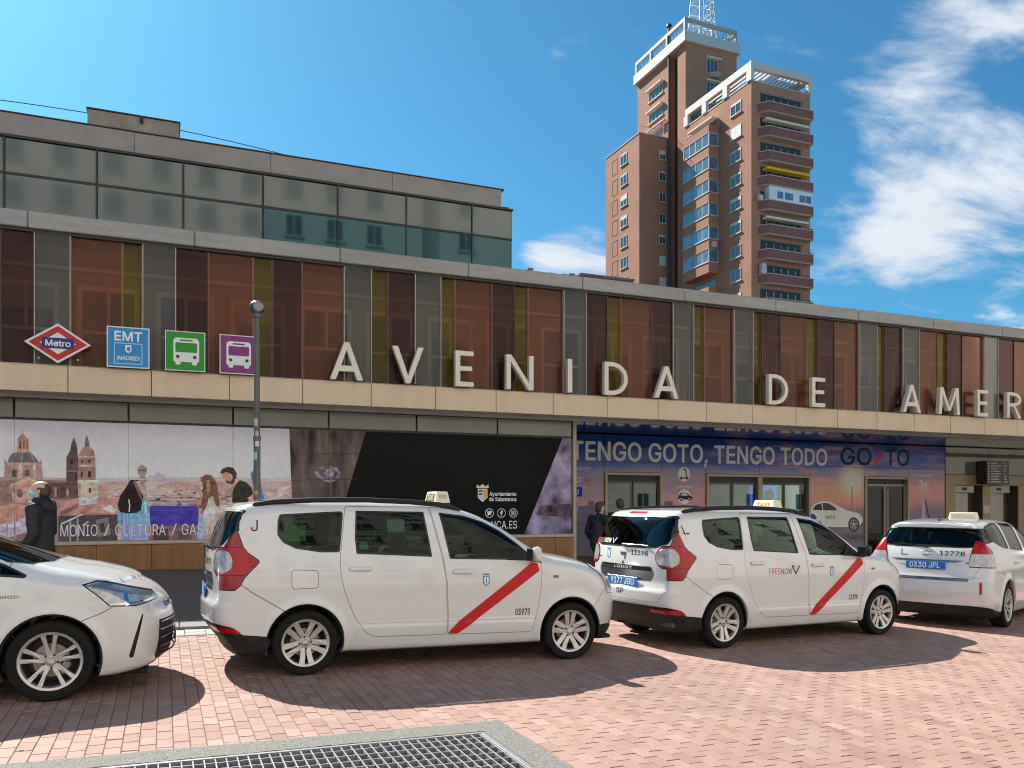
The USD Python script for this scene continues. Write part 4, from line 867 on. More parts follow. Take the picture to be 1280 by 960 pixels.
put(tw, 'wall', cat(box(x0, x1, y0, y1, -3, zt)), m_tb, label='main brick block')
put(tw, 'wall', cat(box(x0, 73.65, y1, 96.63, -3, 64.1), box(x0 + 1.2, 73.65, 96.63, 98.99, -3, 64.1), box(x0, 73.65, 98.99, y2, -3, 64.1)), m_tb, label='tall brick block at the back')
put(tw, 'wall', box(60.53, x0, 98.99, 108.4, -3, 52.75), m_tb, label='lower brick wing')
# roof trims
put(tw, 'cornice', cat(box(x0 - .45, 74.0, y1 - .45, y2 + .4, 64.1, 65.45)), m_tw)
fr = [box(x0 - .4, 73.5, y1 - .4, y1 - .05, 66.75, 67.25), box(x0 - .4, x0 - .05, y1 - .05, y2, 66.76, 67.24), box(73.15, 73.5, y1 - .05, y2, 66.76, 67.24)]
for y in (y1 - .4, 98.6, 102.8, 106.7): fr += [box(x0 - .398, x0 - .06, y + .002, y + .34, 65.45, 66.76)]
for x in (69.3, 73.16): fr += [box(x, x + .3, y1 - .39, y1 - .06, 65.45, 66.75)]
put(tw, 'roof_frame', cat(fr), m_tgrey)
put(tw, 'roof_railing', cat([box(x0 - .2 + .7 * k, x0 - .16 + .7 * k, y1 - .2, y1 - .16, 65.45, 66.7) for k in range(12)] + [box(x0 - .2, x0 - .16, y1 + .7 * k, y1 + .7 * k + .04, 65.45, 66.7) for k in range(16)] + [tube((x0 + .7 * k, y1 - .18, 65.5 + (k % 2)), (x0 + .7 * k + .7, y1 - .18, 66.5 - (k % 2)), .04, n=5) for k in range(11)]), m_tgrey, kind='stuff')
put(tw, 'plant_room', box(66.5, 72.5, 97, 105, 65.4, 67.0), mat('roof_plant_room', (.22, .21, .2), .8))
# white pergola over the main block
pg = [box(x0 - .15, x1 + .1, y0 - .15, y0 + .35, 53.95, 54.85), box(x0 - .15, x0 + .35, y0 + .35, y1 - .1, 53.94, 54.84), box(x1 - .4, x1 + .1, y0 + .35, y1 - .1, 53.94, 54.84)]
for y in (y0 - .149, 85.6, 90.0, 94.1): pg.append(box(x0 - .148, x0 + .34, y, y + (.9 if y < 82 else .9), zt, 53.945))
pg.append(box(x1 - .38, x1 + .098, y0 - .148, y0 + .33, zt, 53.95))
put(tw, 'pergola_frame', cat(pg), m_tw)
for k in range(14): put(tw, 'pergola_slat', box(x0 + .4 + k * .62, x0 + .52 + k * .62, y0 + .35, y1 - .3, 54.2, 54.42), m_tw)
put(tw, 'parapet_cap', cat(box(x0 - .05, x1 + .05, y0 - .05, y0 + .15, zt - .12, zt + .02), box(x0 - .051, x0 + .15, y0 + .15, y1, zt - .12, zt + .02), box(60.46, x0, 98.92, 99.2, 52.75, 52.87), box(60.46, 60.75, 99.2, 108.4, 52.75, 52.87)), m_tgrey)
# dark service shaft with pipes
sh = put(tw, 'service_shaft', cat(box(x0 + 1.15, x0 + 1.19, 96.7, 98.9, -3, 63.9)), mat('shaft_dark', (.05, .042, .04), .7))
put(sh, 'flue_pipe', tube((x0 - .1, 98.55, 20), (x0 - .1, 98.55, 68.2), .20, n=10), mat('flue_dark', (.07, .05, .045), .5), smooth=40)
put(sh, 'flue_cap', tube((x0 - .1, 98.55, 68.2), (x0 - .1, 98.55, 68.5), .42, .3, n=10), m_dark)
for k in range(15):
    z = 21.5 + 2.95 * k
    put(sh, 'stair_window', box(x0 + 1.10, x0 + 1.14, 96.95, 97.7, z, z + 2.2), m_shut)
    put(sh, 'landing_edge', box(x0 + 1.0, x0 + 1.14, 96.65, 98.3, z - .35, z - .12), m_dark)
r9 = np.random.default_rng(4)
def window_v(face, a, b, z0, z1, parent=tw, shutter=0.0, sill=True, panes=2, glass=None):
    """a window in a wall; face 'L' = wall x const looking -x at a..b in y, 'F' = wall y const looking -y at a..b in x; face = (kind, coordinate)"""
    k, c = face
    B = (lambda p, q, d0, d1, zz0, zz1: box(c - d1, c - d0, p, q, zz0, zz1)) if k == 'L' else (lambda p, q, d0, d1, zz0, zz1: box(p, q, c - d1, c - d0, zz0, zz1))
    w = .07
    fr = [B(a, a + w, .005, .06, z0, z1), B(b - w, b, .005, .06, z0, z1), B(a + w, b - w, .005, .058, z1 - w, z1), B(a + w, b - w, .005, .058, z0, z0 + w)]
    for i in range(1, panes): q = a + (b - a) * i / panes; fr.append(B(q - w / 2, q + w / 2, .005, .056, z0 + w, z1 - w))
    if sill: fr.append(B(a - .08, b + .08, .0, .16, z0 - .12, z0))
    wn = put(parent, 'window', cat(fr), m_tw)
    zs = z1 - w - (z1 - z0 - 2 * w) * shutter
    if shutter < .98: put(wn, 'pane', B(a + w, b - w, .004, .02, z0 + w, zs), glass or m_twin)
    if shutter > .02: put(wn, 'roller_shutter', B(a + w, b - w, .004, .05, zs, z1 - w), m_shut)
    return wn
ZF = [51.15 - 2.95 * k for k in range(9)]                             # window heads, floor by floor
for k, z in enumerate(ZF):
    window_v(('L', x0), 82.95, 85.0, z - 1.45, z, shutter=[.15, 1.0, .1, .1, .25, .2, .0, .0, .3][k], panes=2)
    window_v(('L', x0), 93.25, 94.65, z - 1.5 - .2, z - .2, shutter=[0, .0, .3, .2, .1, .3, .4, 0, 0][k])
# glazed bays on the sunny side
for k in range(1, 9):
    z = ZF[k] + .55
    by0, by1, d = 87.5, 93.1, 1.5
    if k == 7:
        put(tw, 'balcony', cat(box(x0 - d, x0, by0, by0 + .15, z - 3.05, z - 1.9), box(x0 - d, x0 - d + .15, by0 + .15, by1, z - 3.05, z - 1.9), box(x0 - d, x0, by0, by1, z - 3.2, z - 3.05)), m_tb)
        put(tw, 'french_window', cat(box(x0 - .04, x0 - .02, by0 + .5, by1 - .5, z - 3.0, z - .7)), m_twin)
        continue
    bay = put(tw, 'bay_front', cat(box(x0 - d, x0, by0, by1, z - 3.05, z - 1.75)), m_tb)
    put(bay, 'bay_sill', cat(box(x0 - d - .08, x0, by0 - .08, by1 + .05, z - 1.75, z - 1.64)), m_tw)
    fr = []
    for q in np.linspace(by0 + .04, by1 - .04, 5): fr.append(box(x0 - d + .02, x0 - d + .12, q - .05, q + .05, z - 1.64, z - .05))
    fr += [box(x0 - d + .021, x0 - d + .12, by0 + .05, by1, z - .14, z - .05), box(x0 - d + .021, x0 - d + .12, by0 + .05, by1, z - 1.64, z - 1.56), box(x0 - .12, x0 - .02, by0, by0 + .1, z - 1.64, z - .05), box(x0 - d + .12, x0 - .12, by0 + .01, by0 + .1, z - .14, z - .05)]
    put(bay, 'bay_frame', cat(fr), m_tw)
    put(bay, 'bay_glass', cat(box(x0 - d + .05, x0 - d + .07, by0 + .06, by1 - .06, z - 1.6, z - .1), box(x0 - d + .1, x0 - .03, by0 + .04, by0 + .06, z - 1.6, z - .1)), m_tblue)
    if k in (3, 4, 5): put(bay, 'blind', box(x0 - d + .08, x0 - d + .10, by0 + .2, by0 + 2.6 if k != 5 else by1 - .4, z - (.9 if k != 4 else 1.5), z - .12), m_awn)
    put(bay, 'bay_roof', box(x0 - d - .03, x0, by0 - .03, by1 + .03, z - .048, z + .02), m_tgrey)
z = ZF[0] - .2
put(tw, 'terrace_parapet', cat(box(x0 - 1.5, x0, 87.5, 87.65, z - 2.2, z - 1.3), box(x0 - 1.5, x0 - 1.35, 87.65, 93.1, z - 2.2, z - 1.3)), m_tb)
put(tw, 'awning', cat([box(x0 - .9, x0, 87.7, 93.0, z - .2, z - .02)]), m_awn, label='cream awning over the top terrace')
put(tw, 'french_window', box(x0 - .04, x0 - .02, 88, 92.8, z - 1.9, z - .2), m_twin)
put(tw, 'air_conditioner', cbox(x0 - 1.2, x0 - .5, 87.0, 87.45, ZF[5] - 2.3, ZF[5] - 1.6, .03), m_tw)
# balconies on the shaded front
for k in range(10):
    z = 49.95 - 2.95 * k                                             # balcony rail height
    bd = 1.05
    g2 = Polygon([(x0 + .95, y0), (x0 + 1.85, y0 - bd), (x1 - .42, y0 - bd), (x1 - .42, y0)])
    s1 = extr(g2, .16); s1.vertices[:, 2] += z - 1.22
    bal = put(tw, 'balcony', s1, m_tsof)
    fr = unary_union([LineString([(x0 + .98, y0), (x0 + 1.87, y0 - bd + .06), (x1 - .48, y0 - bd + .06), (x1 - .48, y0)]).buffer(.06, cap_style=2, join_style=2)])
    m = extr(fr, 1.0); m.vertices[:, 2] += z - 1.06; put(bal, 'parapet', m, m_tred)
    m = extr(fr.buffer(.05, join_style=2), .08); m.vertices[:, 2] += z - .055; put(bal, 'rail', m, m_tedge)
    m = extr(fr.buffer(.03, join_style=2), .07); m.vertices[:, 2] += z - 1.135; put(bal, 'drip_edge', m, mat('balcony_pink_edge', (.42, .2, .17), .6))
    # loggia opening behind
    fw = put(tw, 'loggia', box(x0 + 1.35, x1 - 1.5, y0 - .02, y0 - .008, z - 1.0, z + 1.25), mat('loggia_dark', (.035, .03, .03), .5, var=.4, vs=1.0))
    put(fw, 'window_frame', cat([box(x0 + 2.2 + 1.1 * q, x0 + 2.3 + 1.1 * q, y0 - .05, y0 - .021, z - .8, z + 1.0) for q in range(5)]), m_tw if k in (7, 8, 9) else m_tgrey)
    put(fw, 'lintel', box(x0 + 1.3, x1 - 1.2, y0 - .10, y0 - .021, z + 1.252, z + 1.42), mat('loggia_lintel', (.24, .16, .13), .7))
    if k in (1, 5): put(bal, 'awning', cat(cbox(x0 + 1.5, x1 - 1.0, y0 - 1.0, y0 - .1, z + .75, z + 1.02, .05)), m_awn)
    if k == 3: put(bal, 'awning', cbox(x0 + 1.5, x1 - .9, y0 - 1.1, y0 - .1, z + .72, z + 1.0, .05), m_yel, label='yellow awning')
    if k == 4:
        en = put(bal, 'enclosure', box(x0 + 1.9, x1 - .5, y0 - bd + .1, y0 - .06, z + .03, z + 1.72), mat('white_enclosure', (.74, .73, .72), .4))
        for a, b in ((3.1, 4.0), (4.25, 5.5), (6.5, 7.4), (7.5, 8.3)): put(en, 'window', box(x0 + a, x0 + b, y0 - bd + .085, y0 - bd + .10, z + .35, z + 1.2), m_tblue)
    if k in (5, 6, 7, 8): put(bal, 'plants', cat([hullpts(((x0 + 2.2 + r9.uniform(0, 6.5), y0 - bd + .25, z + .08), r9.uniform(.1, .24))) for _ in range(16)]), m_leafp, kind='stuff')
    if k in (4, 7): put(bal, 'air_conditioner', cat(cbox(x0 + .95, x0 + 1.75, y0 - .75, y0 - .2, z + .0, z + .6, .03), cbox(x0 + 1.0, x0 + 1.7, y0 - .75, y0 - .2, z + .62, z + 1.2, .03)) if k == 7 else cbox(x0 + .6, x0 + 1.2, y0 - .75, y0 - .2, z - .1, z + .55, .03), m_tw)
# wing and upper block windows
for k in range(7):
    z = 51.5 - 2.95 * k
    window_v(('L', 60.53), 102.2, 104.0, z - 1.55, z, shutter=[.1, .1, .45, .3, .0, .0, 0][k])
    put(tw, 'bricked_opening', cat(box(60.50, 60.528, 104.9, 104.98, z - 2.1, z + .1), box(60.50, 60.528, 106.45, 106.53, z - 2.1, z + .1), box(60.50, 60.528, 104.98, 106.45, z + .02, z + .1), box(60.50, 60.528, 104.98, 106.45, z - 2.1, z - 2.02)), mat('header_brick', (.27, .10, .06), .8))
    window_v(('F', 98.99), 63.75, 64.8, z - 1.85, z - .55, shutter=[.45, .1, 0, .0, .2, 1, 1][k])
for k in range(4):
    z = 61.4 - 3.15 * k
    window_v(('L', x0), 99.9 + .3, 104.0, z - 1.5, z, panes=4, shutter=.12)
    put(tw, 'sun_blind', cbox(x0 - .5, x0 - .06, 100.1, 104.2, z - .02, z + .22, .03), m_awn)
for k in range(5):
    z = 62.6 - 3.15 * k
    window_v(('F', y1), 68.6, 70.4, z - 1.9, z, panes=3, sill=False)
    put(tw, 'sun_blind', cbox(68.4, 70.9, y1 - .5, y1 - .06, z + .02, z + .2, .03), m_awn)
    m = lathe([(0, -.0), (.7, .05), (1.0, .35), (1.05, .55), (0, .55)], 20); m = m.slice_plane((0, 0, 0), (0, -1, 0)); m.apply_translation((69.9, y1 - .0, z - 2.6)); put(tw, 'round_balcony', m, m_tsof)
put(tw, 'terrace_canopy', cat(box(x0 - .6, x0 - .1, 99.2, 103.5, 55.4, 55.5), tube((x0 - .5, 99.4, 52.8), (x0 - .5, 99.4, 55.4), .05), tube((x0 - .5, 103.3, 52.8), (x0 - .5, 103.3, 55.4), .05)), m_tw)
put(tw, 'terrace_railing', cat([box(60.6 + .35 * k, 60.63 + .35 * k, 99.05, 99.08, 52.85, 53.8) for k in range(13)] + [box(60.6, 65.2, 99.05, 99.08, 53.8, 53.86)]), m_tgrey)
# lattice mast
ms = thing('lattice_mast', 'white steel lattice mast on top of the brick tower', 'mast')
L = []
mc = (70.6, 98.6)
for a in range(4):
    ca, sa = (-1, 1, 1, -1)[a], (-1, -1, 1, 1)[a]
    L.append(tube((mc[0] + ca * 1.5, mc[1] + sa * 1.5, 67.0), (mc[0] + ca * .7, mc[1] + sa * .7, 80.0), .075, n=6))
    for q in range(9):
        h0, h1 = 67 + 1.45 * q, 67 + 1.45 * (q + 1); r0, r1 = 1.5 - .8 * (h0 - 67) / 13, 1.5 - .8 * (h1 - 67) / 13
        cb_, sb_ = (-1, 1, 1, -1)[(a + 1) % 4], (-1, -1, 1, 1)[(a + 1) % 4]
        L.append(tube((mc[0] + ca * r0, mc[1] + sa * r0, h0), (mc[0] + cb_ * r1, mc[1] + sb_ * r1, h1), .045, n=5)); L.append(tube((mc[0] + ca * r1, mc[1] + sa * r1, h1), (mc[0] + cb_ * r0, mc[1] + sb_ * r0, h0), .045, n=5)); L.append(tube((mc[0] + ca * r1, mc[1] + sa * r1, h1), (mc[0] + cb_ * r1, mc[1] + sb_ * r1, h1), .04, n=5))
put(ms, 'lattice', cat(L), mat('mast_white', (.62, .64, .68), .5))
put(ms, 'ladder', cat(tube((mc[0] + .9, mc[1] - 1.3, 67), (mc[0] + .5, mc[1] - .7, 80), .09, n=6)), m_tgrey)
# low tiled houses peeping over the parapet
lh = thing('tiled_house', 'low house with small chimneys just showing over the station parapet', 'building')
put(lh, 'wall', box(24.5, 30.9, 60, 68, -2, 19.2), m_tb)
rf = trimesh.Trimesh(*[np.array(q) for q in ([(24.2, 59.7, 19.2), (31.2, 59.7, 19.2), (31.2, 64, 20.3), (24.2, 64, 20.3), (31.2, 68.3, 19.2), (24.2, 68.3, 19.2)], [(0, 1, 2), (0, 2, 3), (3, 2, 4), (3, 4, 5)])], process=False)
put(lh, 'roof', rf, mat('clay_tile', (.36, .17, .10), .8, var=.3, vs=6))
for x in (26.6, 27.2, 28.4, 29.6, 30.3): put(lh, 'chimney', cat(cbox(x, x + .4, 60.1, 60.6, 19.2, 20.05 + .12 * math.sin(x * 5), .03), cbox(x - .05, x + .45, 60.05, 60.65, 20.05 + .12 * math.sin(x * 5), 20.16 + .12 * math.sin(x * 5), .02)), m_rough)
fh = thing('flat_roofed_block', 'dark red flat roofed block below the brick tower', 'building')
put(fh, 'wall', box(31.2, 36.1, 60, 72, -2, 20.15), mat('dark_red_block', (.17, .065, .05), .8, var=.15))
put(fh, 'roof', box(31.1, 36.2, 59.9, 72.1, 20.153, 20.32), mat('block_coping', (.20, .13, .11), .7))
put(fh, 'window', cat(box(35.0, 35.9, 59.93, 59.99, 18.0, 19.7)), m_tw)
# the houses across the square: they stand behind the viewer and show in the glass
m_ob = mat('pale_stucco', (0.50, 0.44, 0.36), .85, var=.1, vs=.4)
for bi, (bx0, bx1, by, h, c, nm) in enumerate(((-46, -13, -17.5, 34, (0.60, 0.55, 0.49), 'pale stuccoed apartment block across the square with regular windows'), (-12.0, 20, -19, 37, (0.57, 0.52, 0.46), 'taller tan apartment block across the square'), (21, 118, -17.5, 32, (0.62, 0.58, 0.52), 'cream apartment block across the square with a low roof'), (64, 84, 40, 27, (0.58, 0.54, 0.48), 'plain apartment block closing the end of the square'))):
    ob = thing('opposite_block', nm, 'building')
    put(ob, 'wall', box(bx0, bx1, by - (12 if bi < 3 else 57), by, -3, h), mat('stucco_%d' % bi, c, .85, var=.1, vs=.4))
    put(ob, 'cornice', cbox(bx0 - .3, bx1 + .3, by - 12, by + .4, h, h + .5, .05), m_tw)
    for fl in range(int(h / 3.1)):
        pw = 3.2 if bi < 2 else 6.4
        for k in range(int((bx1 - bx0 - 2) / pw)):
            a = bx0 + 1.6 + pw * k; z = 1.0 + 3.1 * fl
            w = put(ob, 'window', cat(box(a, a + .09, by, by + .07, z, z + 1.7), box(a + 1.3, a + 1.39, by, by + .07, z, z + 1.7), box(a + .09, a + 1.3, by, by + .07, z + 1.61, z + 1.7), box(a + .65, a + .73, by, by + .068, z, z + 1.61), box(a - .1, a + 1.5, by, by + .2, z - .12, z)), m_tw)
            put(w, 'pane', box(a + .05, a + 1.35, by + .01, by + .02, z, z + 1.65), m_twin)
# ================================================================ cars
from scipy.interpolate import PchipInterpolator
def smax(a, b, k):
    return np.maximum(a, b) + np.maximum(k - np.abs(a - b), 0) ** 2 / (4 * k)
def pch(pts):
    a = np.array(pts, float); f = PchipInterpolator(a[:, 0], a[:, 1]); lo, hi = a[0], a[-1]
    return lambda q: np.where(q < lo[0], lo[1], np.where(q > hi[0], hi[1], f(np.clip(q, lo[0], hi[0]))))

class Body:
    """car skin as a field: f < 0 inside. x forward from the rear axle, y across (camera side is -y), z up"""
    def __init__(s, top, width, rear, front, bottom, wb, taper, kst=.10, ksr=.14, ksf=.2, ktr=.05, crown=.05, cw=.22, cr=.16, cf=.5, wr=.30, arch=.375, flare=.016, moulding=None, belt=None):
        s.top, s.width, s.rear, s.front = pch(top), pch(width), pch(rear), pch(front); s.bottom, s.wb, s.taper = bottom, wb, taper
        s.kst, s.ksr, s.ksf, s.ktr, s.crown, s.cw, s.cr, s.cf, s.wr, s.arch, s.flare, s.moulding, s.belt = kst, ksr, ksf, ktr, crown, cw, cr, cf, wr, arch, flare, moulding, belt
        s.x0, s.x1, s.zc = -.30, wb + .25, .62
        s.cache = {}
    def f(s, p):
        x, y, z = p[..., 0], p[..., 1], p[..., 2]
        w = s.width(z) - s.taper(x, z)
        for wx in (0.0, s.wb):
            r = np.hypot(x - wx, z - s.wr); w = w + s.flare * np.exp(-((r - s.arch) / .045) ** 2) * (z < 1.0)
        if s.moulding: w = w + s.moulding(x, z)
        side = np.abs(y) - w
        xs = x + s.cw * y ** 2 * np.clip((x - .9) / .8, 0, 1)
        e = 1e-3
        zt = s.top(xs); sl = (s.top(xs + e) - s.top(xs - e)) / (2 * e)
        top = (z - zt + s.crown * y ** 2) / np.sqrt(1 + sl ** 2)
        rr = s.rear(z); rs = (s.rear(z + e) - s.rear(z - e)) / (2 * e)
        rear = (rr + s.cr * y ** 2 - x) / np.sqrt(1 + rs ** 2)
        ff = s.front(z); fs = (s.front(z + e) - s.front(z - e)) / (2 * e)
        front = (x - ff + s.cf * y ** 2) / np.sqrt(1 + fs ** 2)
        bot = s.bottom + .06 * np.clip((x - s.wb - .45) / .4, 0, 1) - z
        a = smax(side, top, s.kst); a = smax(a, rear, s.ksr); a = smax(a, front, s.ksf)
        a = smax(a, smax(top, rear, s.ktr), .001); return smax(a, bot, .05)
    def grad(s, p, e=2e-3):
        g = np.stack([s.f(p + d) - s.f(p - d) for d in np.eye(3) * e], -1); return g / np.maximum(np.linalg.norm(g, axis=-1, keepdims=True), 1e-9)
    def solid(s, level=0.0, nx=160, nphi=144, ncap=40):
        if level in s.cache: return s.cache[level]
        O, D = [], []
        ph = np.arange(nphi) / nphi * 2 * np.pi
        cs, sn = np.cos(ph), np.sin(ph)
        for i in range(1, ncap):                                    # rear cap
            t = i / ncap * np.pi / 2; O.append(np.tile([s.x0, 0, s.zc], (nphi, 1))); D.append(np.c_[np.full(nphi, -np.cos(t)), np.sin(t) * cs, np.sin(t) * sn])
        for i in range(nx + 1):
            O.append(np.tile([s.x0 + (s.x1 - s.x0) * i / nx, 0, s.zc], (nphi, 1))); D.append(np.c_[np.zeros(nphi), cs, sn])
        for i in range(ncap - 1, 0, -1):
            t = i / ncap * np.pi / 2; O.append(np.tile([s.x1, 0, s.zc], (nphi, 1))); D.append(np.c_[np.full(nphi, np.cos(t)), np.sin(t) * cs, np.sin(t) * sn])
        O = np.vstack([np.array(O).reshape(-1, 3), [[s.x0, 0, s.zc], [s.x1, 0, s.zc]]]); D = np.vstack([np.array(D).reshape(-1, 3), [[-1, 0, 0], [1, 0, 0]]])
        lo, hi = np.zeros(len(O)), np.full(len(O), 2.2)
        for _ in range(26):
            m = (lo + hi) / 2; ins = s.f(O + D * m[:, None]) < level; lo, hi = np.where(ins, m, lo), np.where(ins, hi, m)
        V = O + D * lo[:, None]
        R = (len(V) - 2) // nphi; idx = np.arange(R * nphi).reshape(R, nphi); a = idx[:-1]; b = idx[1:]
        j = (np.arange(nphi) + 1) % nphi
        q = np.stack([a, b, b[:, j], a[:, j]], -1).reshape(-1, 4)
        F = np.vstack([q[:, [0, 1, 2]], q[:, [0, 2, 3]]])
        P, Q = R * nphi, R * nphi + 1
        F = np.vstack([F, np.stack([np.full(nphi, P), idx[0], idx[0][j]], -1), np.stack([np.full(nphi, Q), idx[-1][j], idx[-1]], -1)])
        t = trimesh.Trimesh(V, F, process=False)
        if t.volume < 0: F = F[:, ::-1]
        s.cache[level] = Manifold(MMesh(np.ascontiguousarray(V, np.float32), np.ascontiguousarray(F, np.uint32)))
        return s.cache[level]
    def mesh(s, man, levels=(0.0,)):
        """a cut piece with the skin's own smooth normals on its skin faces and flat normals on the cuts"""
        mm = man.to_mesh(); v, f = np.array(mm.vert_properties[:, :3], float), np.array(mm.tri_verts, int)
        if len(f) == 0: return None
        fv = s.f(v); g = s.grad(v)
        fn = np.cross(v[f[:, 1]] - v[f[:, 0]], v[f[:, 2]] - v[f[:, 0]]); fn /= np.maximum(np.linalg.norm(fn, axis=1, keepdims=True), 1e-12)
        on = np.zeros(len(f), bool); sign = np.ones(len(f))
        for L in levels:
            c = (np.abs(fv - L) < 2.5e-3)[f].all(1); d = (fn[:, None, :] * g[f]).sum(-1)
            on |= c & (np.abs(d).min(1) > .62); sign = np.where(c & (d.mean(1) < 0), -1, sign)
        V, Fo, Nn, k = [], [], [], 0
        for sg in (1, -1):
            ff = f[on & (sign == sg)]
            if len(ff): u, inv = np.unique(ff, return_inverse=True); V.append(v[u]); Nn.append(g[u] * sg); Fo.append(inv.reshape(-1, 3) + k); k += len(u)
        ff = f[~on]
        if len(ff): V.append(v[ff].reshape(-1, 3)); Nn.append(np.repeat(fn[~on], 3, 0)); Fo.append(np.arange(len(ff) * 3).reshape(-1, 3) + k)
        return np.vstack(V), np.vstack(Fo), np.vstack(Nn)
    # surface finders for decals: side (x, z) -> y < 0; rear (y, z) -> x
    def ydepth(s, x, z):
        lo, hi = np.full(len(x), -1.3), np.full(len(x), 0.0)
        for _ in range(24):
            m = (lo + hi) / 2; ins = s.f(np.stack([x, m, z], -1)) < 0; hi, lo = np.where(ins, m, hi), np.where(ins, lo, m)
        return lo
    def xrear(s, y, z):
        lo, hi = np.full(len(y), -1.6), np.full(len(y), .5)
        for _ in range(24):
            m = (lo + hi) / 2; ins = s.f(np.stack([m, y, z], -1)) < 0; hi, lo = np.where(ins, m, hi), np.where(ins, lo, m)
        return lo
    def decal_side(s, g, out=.0018, step=.06):
        v, f = flat(g); v3, f = trimesh.remesh.subdivide_to_size(np.c_[v, np.zeros(len(v))], f, step, max_iter=12)
        return np.stack([v3[:, 0], s.ydepth(v3[:, 0], v3[:, 1]) - out, v3[:, 1]], -1), f
    def decal_rear(s, g, out=.0018, step=.05):
        v, f = flat(g); v3, f = trimesh.remesh.subdivide_to_size(np.c_[v, np.zeros(len(v))], f, step, max_iter=12)
        y = -v3[:, 0]                                                # drawn as seen from behind: +x of the drawing is -y
        return np.stack([s.xrear(y, v3[:, 1]) - out, y, v3[:, 1]], -1), f

def pside(g, y0=-1.2, y1=1.2):
    """prism over an (x, z) area, across the car"""
    out = Manifold()
    for p in polys(g if not isinstance(g, list) else Polygon(g)):
        m = trimesh.creation.extrude_polygon(p, y1 - y0, engine='earcut'); v = m.vertices; m.vertices = np.stack([v[:, 0], y0 + v[:, 2], v[:, 1]], 1); m.faces = m.faces[:, ::-1]; out = out + mvel(m)
    return out
def prear(g, x0=-1.4, x1=-.2):
    """prism over a (y, z) area, along the car"""
    out = Manifold()
    for p in polys(g if not isinstance(g, list) else Polygon(g)):
        m = trimesh.creation.extrude_polygon(p, x1 - x0, engine='earcut'); v = m.vertices; m.vertices = np.stack([x0 + v[:, 2], v[:, 0], v[:, 1]], 1); out = out + mvel(m)
    return out
def pplan(g, z0, z1):
    out = Manifold()
    for p in polys(g if not isinstance(g, list) else Polygon(g)):
        m = trimesh.creation.extrude_polygon(p, z1 - z0, engine='earcut'); m.vertices[:, 2] += z0; out = out + mvel(m)
    return out
def rnd(pts, r): return Polygon(pts).buffer(-r).buffer(2 * r).buffer(-r) if r else Polygon(pts)
def line(pts, w=.0035): return LineString(pts).buffer(w, cap_style=2)
def mir(pts): return [(-a, b) for a, b in pts]

m_white = mat('white_car_paint', (0.68, 0.675, 0.665), .24, coat=1.0, var=.02, vs=1.5, dirt=((.44, .41, .37), 3.0, .60, .98), obj=True)
m_whitec = mat('clean_white_paint', (0.70, 0.695, 0.685), .24, coat=1.0)
m_bplast = mat('black_bumper_plastic', (0.016, 0.016, 0.017), .6, var=.2, vs=8, spec=.3, obj=True)
m_gplast = mat('gloss_black_trim', (0.012, 0.012, 0.013), .18)
m_rub = mat('tyre_rubber', (0.010, 0.010, 0.0095), .8, var=.3, vs=12, spec=.25, obj=True)
m_alloy = mat('alloy_rim', (0.60, 0.585, 0.56), .32, .55, dirt=((.30, .27, .24), 9.0, .5, .9), obj=True)
m_hub = mat('brake_dark', (0.05, 0.047, 0.045), .6, .3)
m_disc = mat('brake_disc', (0.32, 0.29, 0.27), .4, .6)
m_carglass = glassmat('car_window_glass', (0.52, 0.62, 0.56), 1.27)
m_tintglass = glassmat('tinted_rear_glass', (0.34, 0.42, 0.40), 1.36)
m_seal = mat('window_seal', (0.015, 0.015, 0.016), .45)
m_lining = mat('cabin_lining', (0.075, 0.075, 0.072), .8)
m_seat = mat('seat_cloth', (0.055, 0.055, 0.06), .85, var=.3, vs=10, obj=True)
m_red = usdkit.material(stage, '/World/Looks/red_lens', {'tc': ('texture_coordinate', {}), 'w': ('wave_texture', dict(scale=26.0, bands_direction='z', distortion=0.0)), 'r': ('rgb_ramp', dict(ramp=[(0, (.34, .003, .006)), (1, (.46, .006, .009))])), 'p': ('principled_bsdf', dict(roughness=.2, coat_weight=.25, specular_ior_level=.35))}, [('tc.object', 'w.vector'), ('w.fac', 'r.fac'), ('r.color', 'p.base_color')], surface='p.BSDF')
m_red2 = mat('dark_red_lens', (.29, .002, .007), .2, coat=.3)
m_clear = mat('clear_lens', (0.42, 0.40, 0.39), .10, .25, coat=1.0, var=.35, vs=22, obj=True)
m_chrome = mat('chrome_trim', (0.72, 0.73, 0.74), .10, 1.0)
m_dgrey = mat('dark_chrome_strip', (0.20, 0.21, 0.22), .25, .8)
m_stripe = mat('red_taxi_stripe', (0.55, 0.012, 0.016), .40, spec=.3)
m_ink = mat('black_decal', (0.018, 0.018, 0.02), .4)
m_blue = mat('blue_number_plate', (0.012, 0.15, 0.50), .35)
m_wink = mat('white_decal', (0.80, 0.80, 0.80), .4)
m_rink = mat('red_decal', (0.66, 0.06, 0.055), .4)
m_cyan = mat('blue_decal', (0.05, 0.25, 0.45), .4)
m_cream = mat('cream_sign_plastic', (0.76, 0.70, 0.52), .35)
m_greenp = mat('green_card', (0.20, 0.42, 0.15), .6, var=.5, vs=16, obj=True)
m_mint = mat('pale_green_card', (0.46, 0.58, 0.50), .6, var=.12, vs=20, obj=True)
m_orange = mat('orange_lens', (0.75, 0.30, 0.08), .15, coat=1.0)

